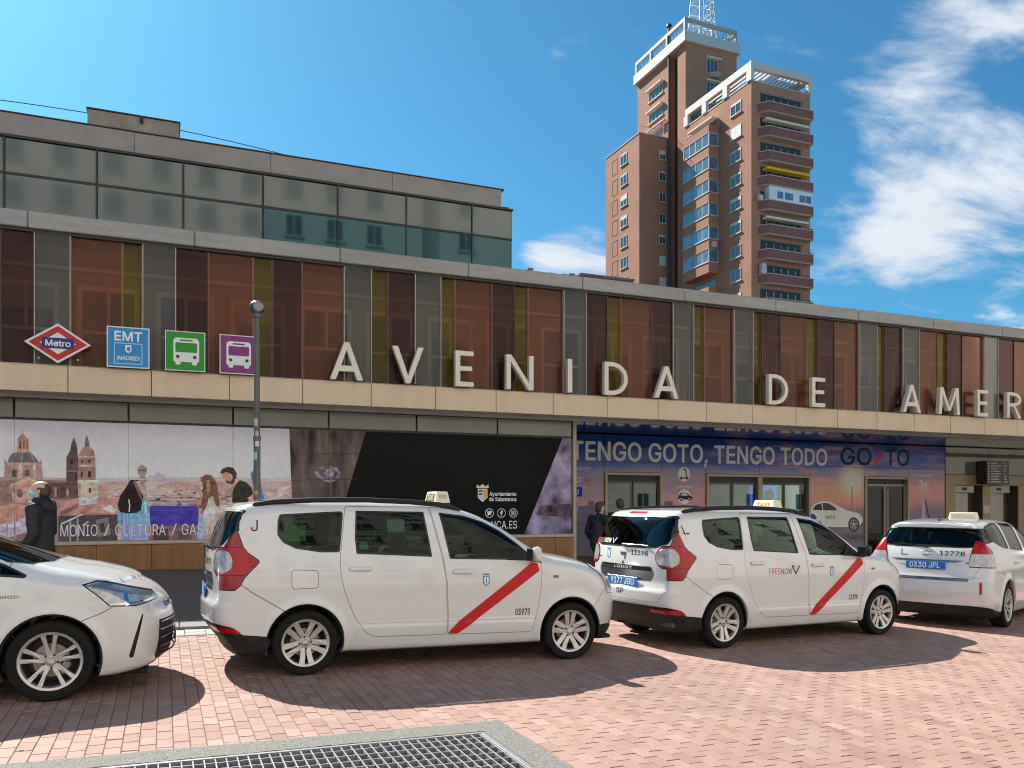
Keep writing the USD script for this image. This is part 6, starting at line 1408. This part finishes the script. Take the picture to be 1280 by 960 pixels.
P_RW = rnd([(-.66, 1.445), (.66, 1.445), (.74, 1.26), (.70, 1.185), (.50, 1.16), (-.50, 1.16), (-.70, 1.185), (-.74, 1.26)], .035)
P_TAIL = Polygon([(-.72, 1.28), (-.62, 1.20), (-.52, 1.13), (-.545, 1.06), (-.60, .915), (-.66, .90), (-1.3, .90), (-1.3, 1.28)])
def prius(name, label, M, decals):
    B = PRI; car = thing(name, label, 'taxi', 'white taxis waiting in a rank', matrix=M)
    gap = .0035
    shell = B.solid(0) - B.solid(-.045)
    win = pside(P_Q) + pside(P_R) + pside(P_F) + pside(P_V)
    rw = prear(P_RW, -1.4, -.3)
    wsg = Polygon([(1.50, -.60), (1.50, .60), (2.45, .74), (2.63, .70), (2.76, .45), (2.81, 0), (2.76, -.45), (2.63, -.70), (2.45, -.74)]); wsg = wsg.buffer(.02).buffer(-.02)
    ws = pplan(wsg, .98, 1.7)
    tailp = pside(P_TAIL, -1.2, -.56) + pside(P_TAIL, .56, 1.2)
    tailp = tailp ^ (prear(sbox(-1.2, .905, 1.2, 1.275), -1.4, -.4)) - prear(Polygon([(-.62, 1.3), (-.55, .88), (.55, .88), (.62, 1.3)]), -1.4, -.4)
    H = Polygon([(2.99, .935), (3.10, .965), (3.17, .955), (3.40, .885), (3.60, .82), (3.585, .775), (3.40, .745), (3.20, .752), (3.12, .83)]).buffer(.006).buffer(-.006)
    hlp = pside(H) - prear(sbox(-.40, .5, .40, 1.3), 2.9, 4)
    arch = Manifold()
    for wx in (0, 2.78):
        for s in (-1, 1): arch = arch + pside(Point(wx, .330).buffer(.378, 40), *sorted((s * .50, s * 1.2)))
    gate = Polygon([(-.78, 1.24), (-.72, .95), (-.60, .72), (.60, .72), (.72, .95), (.78, 1.24), (.70, 1.56), (-.70, 1.56)])
    gatep = (prear(gate, -1.4, -.5)) - tailp
    hoodg = Polygon([(2.62, -.72), (2.85, -.735), (3.10, -.66), (3.28, -.58), (3.39, -.44), (3.45, -.22), (3.46, 0), (3.45, .22), (3.39, .44), (3.28, .58), (3.10, .66), (2.85, .735), (2.62, .72), (2.77, .46), (2.825, 0), (2.77, -.46)])
    hood = pplan(hoodg, .80, 1.25); hgap = pplan(hoodg.buffer(gap), .80, 1.25)
    lip = pside([(-1.3, .05), (-1.3, .345), (-.80, .345), (-.60, .285), (-.30, .25), (-.30, .05)])
    low = prear(Polygon([(-.60, .60), (.60, .60), (.64, .30), (.55, .22), (-.55, .22), (-.64, .30)]), 3.2, 4)
    fog = prear(Polygon([(-.78, .50), (-.60, .56), (-.58, .20), (-.80, .20)]), 3.2, 4) + prear(Polygon([(.78, .50), (.60, .56), (.58, .20), (.80, .20)]), 3.2, 4)
    grl = prear(sbox(-.40, .690, .40, .735), 3.2, 4)
    slit = pside(Polygon([(3.455, .67), (3.445, .675), (3.40, .52), (3.352, .335), (3.365, .315), (3.385, .32), (3.425, .50)]))
    doors = [('rear_door', P_RD), ('front_door', P_FD)]
    strip = prear(sbox(-.56, .69, .56, .735), -1.4, -.5)
    openings = win + rw + ws + tailp + hlp + arch
    lines = pside(line([(3.22, .745), (3.12, .69), (3.00, .645)], .003)) + pside(line([(2.50, 1.16), (2.47, 1.085)], .003)) + pside(line([(-.64, .90), (-.5, .80), (-.25, .62)], .003))
    key = ('pri',)
    if key not in PARTS:
        P = {}
        P['body'] = B.mesh(shell - openings - pside(P_RD.buffer(gap)) - pside(P_FD.buffer(gap)) - (prear(gate.buffer(gap), -1.4, -.49)) - hgap - lip - low - grl - slit - lines, (0, -.045))
        P['tailgate'] = B.mesh((shell ^ gatep) - rw - strip, (0, -.045)); P['hood'] = B.mesh(((B.solid(0) - B.solid(-.035)) ^ hood) - hlp, (0, -.035))
        for n, p in doors:
            for s in (-1, 1): P[(n, s)] = B.mesh(((shell ^ pside(p)) ^ pside(sbox(-2, -1, 5, 3), *sorted((0, s * 1.2)))) - win - arch - ws, (0, -.045))
        P['lip'] = B.mesh((B.solid(.003) - B.solid(-.04)) ^ lip - arch, (.003, -.04))
        for k_, g_ in (('low', low), ('grl', grl), ('slit', slit)): P[k_] = B.mesh((B.solid(-.014) - B.solid(-.045)) ^ g_, (-.014, -.045))
        P['strip'] = B.mesh((B.solid(.002) - B.solid(-.03)) ^ strip, (.002, -.03))
        tl = (B.solid(.007) - B.solid(-.03)) ^ tailp; up = pside(sbox(-2, 1.085, 2, 2))
        for s in (-1, 1):
            h = pside(sbox(-2, -1, 5, 3), *sorted((0, s * 1.2)))
            P[('tail', s)] = B.mesh(tl ^ up ^ h, (.007, -.03)); P[('tailw', s)] = B.mesh((tl - up) ^ h, (.007, -.03))
            P[('hl', s)] = B.mesh((B.solid(-.002) - B.solid(-.03)) ^ hlp ^ h, (-.002, -.03)); P[('hlb', s)] = B.mesh((B.solid(-.018) - B.solid(-.026)) ^ hlp ^ h, (-.018, -.026))
            P[('hls', s)] = B.mesh((B.solid(.0008) - B.solid(-.008)) ^ hlp ^ h ^ pside(Polygon([(3.02, .93), (3.16, .945), (3.40, .875), (3.60, .81), (3.56, .80), (3.36, .845), (3.20, .885)])), (.0008, -.008)); P[('hlc', s)] = B.mesh((B.solid(.0012) - B.solid(-.008)) ^ hlp ^ h ^ (pside(Polygon([(3.30, .86), (3.33, .86), (3.35, .76), (3.32, .75)])) + pside(Polygon([(3.20, .775), (3.58, .79), (3.58, .775), (3.2, .76)]))), (.0012, -.008))
            hi = pside(H.difference(H.buffer(-.010)), *sorted((s * .38, s * 1.2)))
            P[('hlr', s)] = B.mesh((B.solid(.001) - B.solid(-.05)) ^ hi - prear(sbox(-.40, .5, .40, 1.3), 2.9, 4), (.001, -.05))
        for s in (-1, 1):
            tb = (pside(P_TAIL.buffer(.010), *sorted((s * .56, s * 1.2))) ^ prear(sbox(-1.2, .892, 1.2, 1.288), -1.4, -.4)) - prear(Polygon([(-.608, 1.3), (-.538, .88), (.538, .88), (.608, 1.3)]), -1.4, -.4)
            P[('tailb', s)] = B.mesh(((B.solid(.0022) - B.solid(-.03)) ^ tb) - tailp, (.0022, -.03))
        P['lining'] = B.mesh((B.solid(-.047) - B.solid(-.06)) - win - rw - ws - arch - pside(sbox(-2, 0, 5, .30)) - pside(sbox(2.5, 0, 5, 3)), (-.047, -.06))
        P['cowl'] = B.mesh((B.solid(-.05) - B.solid(-.07)) ^ pplan(Polygon([(2.40, -.74), (2.62, -.71), (2.76, -.46), (2.825, 0), (2.76, .46), (2.62, .71), (2.40, .74), (2.52, .4), (2.56, 0), (2.52, -.4)]), .95, 1.2), (-.05, -.07))
        PARTS[key] = P
    P = PARTS[key]
    put(car, 'body', P['body'], m_white); tg = put(car, 'tailgate', P['tailgate'], m_white); put(car, 'bonnet', P['hood'], m_white)
    for n, p in doors:
        for s in (-1, 1):
            d = put(car, n, P[(n, s)], m_white); hx, hz = ((.46, .93), (1.34, .90))[n == 'front_door']
            y = float(B.ydepth(np.array([hx + .1]), np.array([hz]))[0]); put(d, 'door_handle', rbox(hx + .11, (y - .012) * -s, hz, .21, .034, .04, .016, 2), m_whitec, smooth=40)
    for nm, g_ in (('quarter_window', P_Q), ('rear_door_window', P_R), ('front_door_window', P_F), ('vent_window', P_V)): panes(B, car, nm, g_, m_carglass, lambda g: pside(g))
    panes(B, car, 'rear_window', P_RW, m_tintglass if False else m_carglass, lambda g: prear(g, -1.4, -.3), side=False)
    put(tg, 'roof_spoiler', hullpts(*[((xx_, yy_, zz_), .012) for xx_, w_, z0_ in ((-.70, .50, 1.492), (-.705, .50, 1.505), (-.40, .50, 1.528)) for yy_ in (-w_, -w_ * .5, 0, w_ * .5, w_) for zz_ in (z0_ - .13 * yy_ ** 2,)]), m_whitec, smooth=30)
    gl = (B.solid(-.006) - B.solid(-.011)) ^ ws; w_ = put(car, 'windscreen', B.mesh(gl, (-.006, -.011)), m_carglass)
    put(w_, 'window_seal', B.mesh((B.solid(-.003) - B.solid(-.03)) ^ pplan(wsg.difference(wsg.buffer(-.018)), .98, 1.7), (-.003, -.03)), m_seal)
    cw_ = put(car, 'cowl_grille', P['cowl'], m_bplast)
    for y0, y1 in ((.05, .62), (-.62, -.02)):
        q0, q1 = (2.66, y0, 1.075), (2.40, y1 if y1 > 0 else y1 + .35, 1.165)
        a = np.array([2.70, y0 if y0 > 0 else y0 + .1, 1.075]); b = np.array([2.50, y1, 1.13]);
        put(car, 'wiper', cat(hullpts((tuple(a), .014), (tuple((a + b) / 2 + [.03, 0, .02]), .010)), hullpts((tuple((a + b) / 2 + [.06, -.25, .01]), .008), (tuple(b), .007))), m_gplast, smooth=50)
    put(car, 'rear_skirt', P['lip'], m_bplast); put(car, 'lower_grille', P['low'], m_bplast); put(car, 'upper_grille', P['grl'], m_gplast); put(car, 'bumper_slit', P['slit'], m_gplast)
    for z in (.30, .37, .44, .51, .58):
        v = [(float(3.71 - .36 * y * y), y, z) for y in np.linspace(-.58, .58, 9)]; put(car, 'grille_slat', path_tube(v, .008, 6), m_gplast)
    put(car, 'number_plate', cbox(3.712, 3.722, -.26, .26, .34, .45, .003), m_blue)
    put(tg, 'lower_trim_strip', P['strip'], m_dgrey)
    for s in (-1, 1):
        t = put(car, 'tail_light', P[('tail', s)], m_red); put(t, 'clear_lens', P[('tailw', s)], m_clear); put(t, 'dark_surround', P[('tailb', s)], m_gplast)
        hl_ = put(car, 'headlight', P[('hl', s)], mat('headlamp_lens', (.46, .48, .50), .10, .35, coat=1.0, var=.45, vs=13, obj=True)); put(hl_, 'dark_surround', P[('hlr', s)], m_gplast); put(hl_, 'blue_lens', P[('hls', s)], mat('headlamp_blue', (.16, .20, .26), .12, .3)); put(hl_, 'chrome_fin', P[('hlc', s)], m_chrome)
        mx = hullpts(((2.02, s * .95, 1.08), .05), ((2.0, s * 1.07, 1.09), .05), ((2.02, s * .96, 1.16), .05), ((1.99, s * 1.08, 1.165), .05), ((1.94, s * 1.0, 1.12), .06), sub=2)
        mb = put(car, 'door_mirror', mx, m_whitec, smooth=40); put(mb, 'mirror_arm', hullpts(((2.06, s * .84, 1.05), .03), ((2.0, s * .97, 1.07), .03)), m_gplast)
        rx = float(B.ydepth(np.array([-.72]), np.array([.6]))[0])
        rp = B.decal_rear(sbox(.70 if s < 0 else -.73, .52, .73 if s < 0 else -.70, .69), .006); put(car, 'bumper_reflector', rp, m_red)
        for wx in (0, 2.78):
            wheel(car, (wx, s * .778, .325), .325, .215, .237, 'ten', s)
            put(car, 'wheel_arch_liner', pside(Point(wx, .330).buffer(.3765, 40).difference(Point(wx, .330).buffer(.358, 40)).difference(sbox(wx - 1, -.5, wx + 1, .22)), *sorted((s * .52, s * .850))), m_bplast)
    put(car, 'cabin_lining', P['lining'], m_lining); put(car, 'underbody', cbox(-.6, 3.5, -.72, .72, .16, .20, .02), m_bplast)
    cabin(car, [(1.15, -.37, .52, .30), (1.15, .37, .52, .30), (.25, 0, 1.30, .32)], (2.12, 0, .88, .62, 1.40, .22), (-.7, 2.5, -.74, .74, .22, .30))
    pl = put(tg, 'number_plate', cbox(-.902, -.890, -.27, .27, .845, .958, .004), m_blue)
    g = affinity.translate(text2d(decals['plate'], .072, True, .42), -.22, .868); v, f = flat(g); put(pl, 'plate_text', (np.c_[np.full(len(v), -.9035), -v[:, 0], v[:, 1]], f), m_wink)
    put(tg, 'chrome_strip', B.decal_rear(Polygon([(-.50, .985), (.50, .985), (.40, .955), (-.40, .955)]), .012), m_dgrey)
    put(tg, 'badge', cat([trimesh.creation.torus(.05, .008, 24, 6, transform=trimesh.transformations.rotation_matrix(math.pi / 2, [0, 1, 0]) @ np.diag([.7, 1.25, 1, 1])) for _ in range(1)] + [trimesh.creation.torus(.026, .006, 20, 6, transform=trimesh.transformations.rotation_matrix(math.pi / 2, [0, 1, 0]))]).apply_translation((float(B.xrear(np.array([0.]), np.array([1.075]))[0]) - .008, 0, 1.075)), m_chrome, smooth=True)
    put(tg, 'handle_recess', B.decal_rear(sbox(.52, .945, .70, .962), .003), m_ink)
    if decals.get('rear'):
        put(tg, 'zone_letter', B.decal_rear(Polygon([(-.36, 1.125), (-.348, 1.125), (-.345, 1.045), (-.27, 1.05), (-.27, 1.038), (-.357, 1.033)])), m_ink)
        word_rear(B, tg, 'fleet_number', decals['num'], .17, .50, 1.05, .062, m_ink, True)
        put(car, 'zone_letter', B.decal_side(Polygon([(-.66, 1.40), (-.648, 1.40), (-.615, 1.325), (-.555, 1.325), (-.555, 1.312), (-.625, 1.312)])), m_ink)
    xw = lambda y, z: float(B.xrear(np.array([y]), np.array([z]))[0])
    put(tg, 'wiper', cat(hullpts(((xw(0, 1.17) - .02, 0, 1.17), .022), ((xw(.1, 1.19) - .02, .1, 1.185), .012)), hullpts(((xw(.1, 1.19) - .02, .05, 1.185), .010), ((xw(.5, 1.2) - .02, .50, 1.20), .008))), m_gplast, smooth=50)
    word_side(B, car, 'side_badge', 'HYBRID', 2.34, 2.55, .838, .022, m_dgrey, True)
    rs, zr = decals['sign'], 1.572
    so = put(car, 'roof_sign', hullpts(*[((rs + a * .07, b * .20, zr + .015), .012) for a in (-1, 1) for b in (-1, 1)], *[((rs + a * .05, b * .18, zr + .105), .012) for a in (-1, 1) for b in (-1, 1)]), m_cream, smooth=25)
    for q in range(9): put(so, 'sign_rib', box(rs - .088, rs - .060, -.17 + .04 * q, -.155 + .04 * q, zr + .02, zr + .095), mat('sign_rib_grey', (.55, .52, .42), .5))
    put(car, 'aerial', cat(hullpts(((-.22, 0, 1.55), .02), ((-.32, 0, 1.56), .012), ((-.13, 0, 1.56), .02)), tube((-.24, 0, 1.565), (-.36, 0, 1.71), .006, .004, 6)), m_gplast)
    return car

# ------------------------------------------------ the rank, left to right
lodgy('people_carrier_taxi', 'white people carrier taxi with a letter J behind its rear side window', place(1.242, 8.03, 0.0, 2.81),
      dict(letter='J', num='03973', plate='7853 KJS', mirror='white', sign=1.55, cards=[(-.17, .0, 1.27, 1.42, m_greenp, .02), (.80, .98, 1.36, 1.49, m_mint, .02), (.51, .60, 1.19, 1.27, m_mint, .02)]))
lodgy('people_carrier_taxi', 'white people carrier taxi with red and black lettering on its rear door', place(6.14, 8.12, math.radians(6.2), 2.81),
      dict(letter='L', num='11398', plate='9177 JGU', mirror='black', sign=1.55, cards=[(.56, .72, 1.34, 1.50, m_mint, .02), (.52, .60, 1.27, 1.36, m_mint, .02)]))
prius('hybrid_taxi', 'white hybrid taxi at the picture edge, front half with slim headlight showing', place(-.84 - 2.78, 7.60, 0.0, 2.78), dict(plate='4471 JLK', num='00417', sign=1.3))
prius('hybrid_taxi', 'white hybrid estate taxi shown from behind with clear tail light and blue plate', place(11.42, 8.45, math.radians(24), 2.78), dict(plate='0330 JFL', num='12778', rear=True, sign=1.0))
# ================================================================ people
m_skin = mat('skin', (0.55, 0.34, 0.25), .5, var=.06, vs=20)
m_jack = mat('dark_jacket', (0.010, 0.0105, 0.013), .7, var=.3, vs=8, bump=.004, bs=18)
m_trou = mat('dark_trousers', (0.03, 0.032, 0.04), .8)
m_jean = mat('blue_jeans', (0.04, 0.055, 0.11), .8, var=.2, vs=12)
m_hair = mat('brown_hair', (0.045, 0.03, 0.022), .6, bump=.003, bs=60)
m_mask = mat('blue_face_mask', (0.22, 0.55, 0.66), .7)
m_shoe = mat('black_shoe', (0.02, 0.02, 0.02), .5)
m_rib = mat('jacket_shoulder_panel', (0.10, 0.12, 0.145), .7)
def skeleton(pose):
    J = dict(pelvis=(0, 0, .95), waist=(0, 0, 1.08), chest=(.01, 0, 1.30), neck=(0, 0, 1.50), chin=(.02, 0, 1.56),
             hipL=(0, .095, .92), hipR=(0, -.095, .92), kneeL=(.10, .10, .50), kneeR=(-.06, -.10, .51), ankL=(.02, .10, .09), ankR=(-.20, -.10, .11), toeL=(.17, .11, .035), toeR=(-.06, -.11, .035),
             shL=(0, .20, 1.43), shR=(0, -.20, 1.43), elL=(-.05, .27, 1.14), elR=(.02, -.27, 1.14), wrL=(.10, .25, .92), wrR=(.18, -.24, .95))
    J.update(pose); return {k: np.array(v, float) for k, v in J.items()}
BONES = [('pelvis', 'waist', .135, .125), ('waist', 'chest', .125, .145), ('chest', 'neck', .14, .065), ('neck', 'chin', .058, .055), ('hipL', 'kneeL', .085, .058), ('hipR', 'kneeR', .085, .058), ('kneeL', 'ankL', .056, .038), ('kneeR', 'ankR', .056, .038), ('pelvis', 'hipL', .12, .09), ('pelvis', 'hipR', .12, .09),
         ('ankL', 'toeL', .042, .034), ('ankR', 'toeR', .042, .034), ('chest', 'shL', .11, .062), ('chest', 'shR', .11, .062), ('shL', 'elL', .055, .042), ('shR', 'elR', .055, .042), ('elL', 'wrL', .041, .028), ('elR', 'wrR', .041, .028)]
def blend(ms, res=.02, it=14):
    u = Manifold()
    for m in ms: u = u + mvel(m)
    u = u.refine_to_length(res); mm = u.to_mesh(); t = trimesh.Trimesh(mm.vert_properties[:, :3], mm.tri_verts, process=True)
    return trimesh.smoothing.filter_taubin(t, iterations=it)
def hand(w, e, s):
    d = (w - e) / np.linalg.norm(w - e); side = np.array([0, s, 0.0]); f = np.array([1.0, 0, 0]) - d * d[0]; f /= np.linalg.norm(f)
    c = w + d * .05; L = [hullpts((w, .026), (c + f * .022, .020), (c - f * .022, .020), (w + d * .085 + f * .026, .014), (w + d * .085 - f * .026, .013))]
    for i, (o, ln) in enumerate(((.026, .066), (.009, .075), (-.009, .07), (-.026, .055))):
        a = w + d * .085 + f * o; b = a + d * ln * .55 - side * .006; q = b + d * ln * .42 - side * .022
        L += [hullpts((a, .0095), (b, .0085)), hullpts((b, .0085), (q, .0075))]
    a = w + d * .03 + f * .024; b = a + f * .026 + d * .026 - side * .01; q = b + d * .03 - side * .012
    L += [hullpts((a, .013), (b, .0105)), hullpts((b, .0105), (q, .009))]
    return L
def person(name, label, loc, heading, pose, top, legs, head_turn=0.0, bald=False, mask=False, h=1.74, hood=False, longhair=False):
    J = skeleton(pose); p = newpath('/World', name); x = UsdGeom.Xform.Define(stage, p); x.AddTranslateOp().Set(Gf.Vec3d(*loc)); x.AddRotateZOp().Set(float(heading)); k = h / 1.74; x.AddScaleOp().Set(Gf.Vec3f(k, k, k))
    tag(p, label, 'person')
    ms = [hullpts((J[a], ra), (J[b], rb)) for a, b, ra, rb in BONES]
    ms += hand(J['wrL'], J['elL'], 1) + hand(J['wrR'], J['elR'], -1)
    # head: skull, jaw, nose, ears
    R = trimesh.transformations.rotation_matrix(head_turn, [0, 0, 1]); hc = J['chin'] + [0, 0, .095]
    def hd(*sph): m = hullpts(*sph, sub=2); m.apply_transform(R); m.apply_translation(hc); return m
    ms += [hd(((0, 0, .035), .088), ((-.028, 0, .040), .086), ((.022, 0, -.02), .070), ((.045, 0, -.075), .034), ((.02, .035, -.055), .034), ((.02, -.035, -.055), .034)), hd(((.088, 0, .015), .010), ((.112, 0, -.018), .013), ((.086, 0, -.026), .014)),
           hd(((.082, 0, -.052), .012), ((.078, .018, -.053), .009), ((.078, -.018, -.053), .009)), hd(((-.012, .088, .012), .012), ((-.018, .090, -.018), .010), ((-.005, .090, -.0), .010)), hd(((-.012, -.088, .012), .012), ((-.018, -.090, -.018), .010), ((-.005, -.090, 0), .010)), hd(((.078, .032, .030), .014), ((.078, -.032, .030), .014))]
    put(p, 'body', blend(ms, .016, 10), m_skin, smooth=True)
    for s in (-1, 1):
        e = trimesh.creation.icosphere(subdivisions=2, radius=.011); e.apply_translation((.079, .031 * s, .012)); e.apply_transform(R); e.apply_translation(hc); put(p, 'eye', e, m_winglass, smooth=True)
    g = .024
    cl = [hullpts((J[a], ra + g), (J[b], rb + g * 1.15)) for a, b, ra, rb in BONES if a in ('pelvis', 'waist', 'shL', 'shR', 'elL', 'elR') and 'hip' not in b] + [hullpts((J['chest'], .165), (J['neck'] - [0, 0, .02], .085)), hullpts((J['chest'], .14), (J['shL'], .086)), hullpts((J['chest'], .14), (J['shR'], .086)), hullpts((J['pelvis'] + [0, .06, -.10], .135), (J['waist'] + [0, .03, 0], .14)), hullpts((J['pelvis'] + [0, -.06, -.10], .135), (J['waist'] + [0, -.03, 0], .14))]
    if hood: cl += [hullpts((J['neck'] + [-.07, .06, -.01], .075), (J['neck'] + [-.07, -.06, -.01], .075), (J['neck'] + [-.13, 0, -.06], .06)), hullpts((J['neck'] + [.03, .03, .02], .07), (J['neck'] + [.03, -.03, .02], .07)), hullpts((J['neck'] + [-.03, .05, .04], .055), (J['neck'] + [-.03, -.05, .04], .055))]
    tp = blend(cl, .022, 8); n = meshkit.fbm(tp.vertices * [9, 9, 5] + 3, 3, 2) - .5; tp.vertices += tp.vertex_normals * (n * .028)[:, None]
    tpp = put(p, 'jacket', tp, top, smooth=True)
    if hood: put(tpp, 'shoulder_panel', blend([hullpts((J['shL'] + [.02, .0, .045], .052), (J['shL'] * .7 + J['neck'] * .3 + [.06, .01, -.01], .056))], .02, 4), m_rib, smooth=True)
    lg = [hullpts((J[a], ra + .014), (J[b], rb + .018)) for a, b, ra, rb in BONES if a in ('hipL', 'hipR', 'kneeL', 'kneeR')] + [hullpts((J['pelvis'], .135), (J['hipL'], .105)), hullpts((J['pelvis'], .135), (J['hipR'], .105))]
    put(p, 'trousers', blend(lg, .022, 6), legs, smooth=True)
    for a, b in (('ankL', 'toeL'), ('ankR', 'toeR')): put(p, 'shoe', hullpts((J[a] - [.03, 0, .03], .05), (J[a] - [.0, 0, .02], .052), (J[b], .045)), m_shoe, smooth=True)
    # hair
    if bald: hs = [hd(((-.045, 0, .03), .082), ((-.05, .02, -.01), .070), ((-.05, -.02, -.01), .070), ((-.012, .052, .022), .042), ((-.012, -.052, .022), .042))]
    else: hs = [hd(((-.02, 0, .055), .096), ((-.035, 0, .02), .094), ((.025, 0, .075), .075), ((-.05, 0, -.03), .07))]
    if longhair: hs.append(hd(((-.05, 0, .02), .09), ((-.07, 0, -.16), .075)))
    hm = blend(hs, .016, 4); hm.vertices += hm.vertex_normals * ((meshkit.fbm(hm.vertices * 45, 3, 5) - .5) * .012)[:, None]
    put(p, 'hair', hm, m_hair, smooth=True)
    if mask:
        put(p, 'face_mask', blend([hd(((.070, 0, -.005), .040), ((.095, 0, -.03), .030), ((.062, .045, -.03), .030), ((.062, -.045, -.03), .030), ((.072, 0, -.075), .036))], .014, 4), m_mask, smooth=True)
        put(p, 'mask_strap', cat([path_tube([tuple((R[:3, :3] @ np.array(q)) + hc) for q in ((.055, s * .07, -.01), (.02, s * .089, .0), (-.015, s * .094, .015))], .003, 5) for s in (-1, 1)]), m_mask)
    return p
gz = lambda x: ground_z(x) + .042
person('person', 'balding person in a dark hooded jacket and blue face mask walking behind the bonnet', (-1.46, 12.35, gz(-1.46)), 158, {}, m_jack, m_trou, head_turn=.25, bald=True, mask=True, h=1.79, hood=True)
person('person', 'dark haired person in a black coat facing the doors beside the second people carrier', (8.53, 15.6, gz(8.53)), 20, dict(chin=(.06, 0, 1.55), neck=(.04, 0, 1.49), wrR=(.3, -.2, 1.15), elR=(.1, -.28, 1.18)), m_jack, m_jean, head_turn=-.3, h=1.72)
person('person', 'dark haired person whose head shows above the roof of the second people carrier', (9.76, 16.8, gz(9.76)), 75, {}, m_jack, m_trou, h=1.80)
# scraps blown over the paving
rl = np.random.default_rng(21); Ls = []
for k in range(26):
    x, y = rl.uniform(-3, 9), rl.uniform(4.4, 8.6)
    if DX0 - .1 < x < DX1 + .1 and y < DY1 + .1: continue
    q = cbox(-rl.uniform(.006, .022), rl.uniform(.006, .022), -.006, .008, 0, .004, .001); q.apply_transform(trimesh.transformations.rotation_matrix(rl.uniform(0, 6), [0, 0, 1])); q.apply_translation((x, y, ground_z(x) + .003)); Ls.append(q)
put('/World', 'litter', cat(Ls), mat('paper_scrap', (.52, .48, .42), .8, var=.5, vs=3), label='small paper scraps and butts scattered over the red paving', category='litter', kind='stuff')
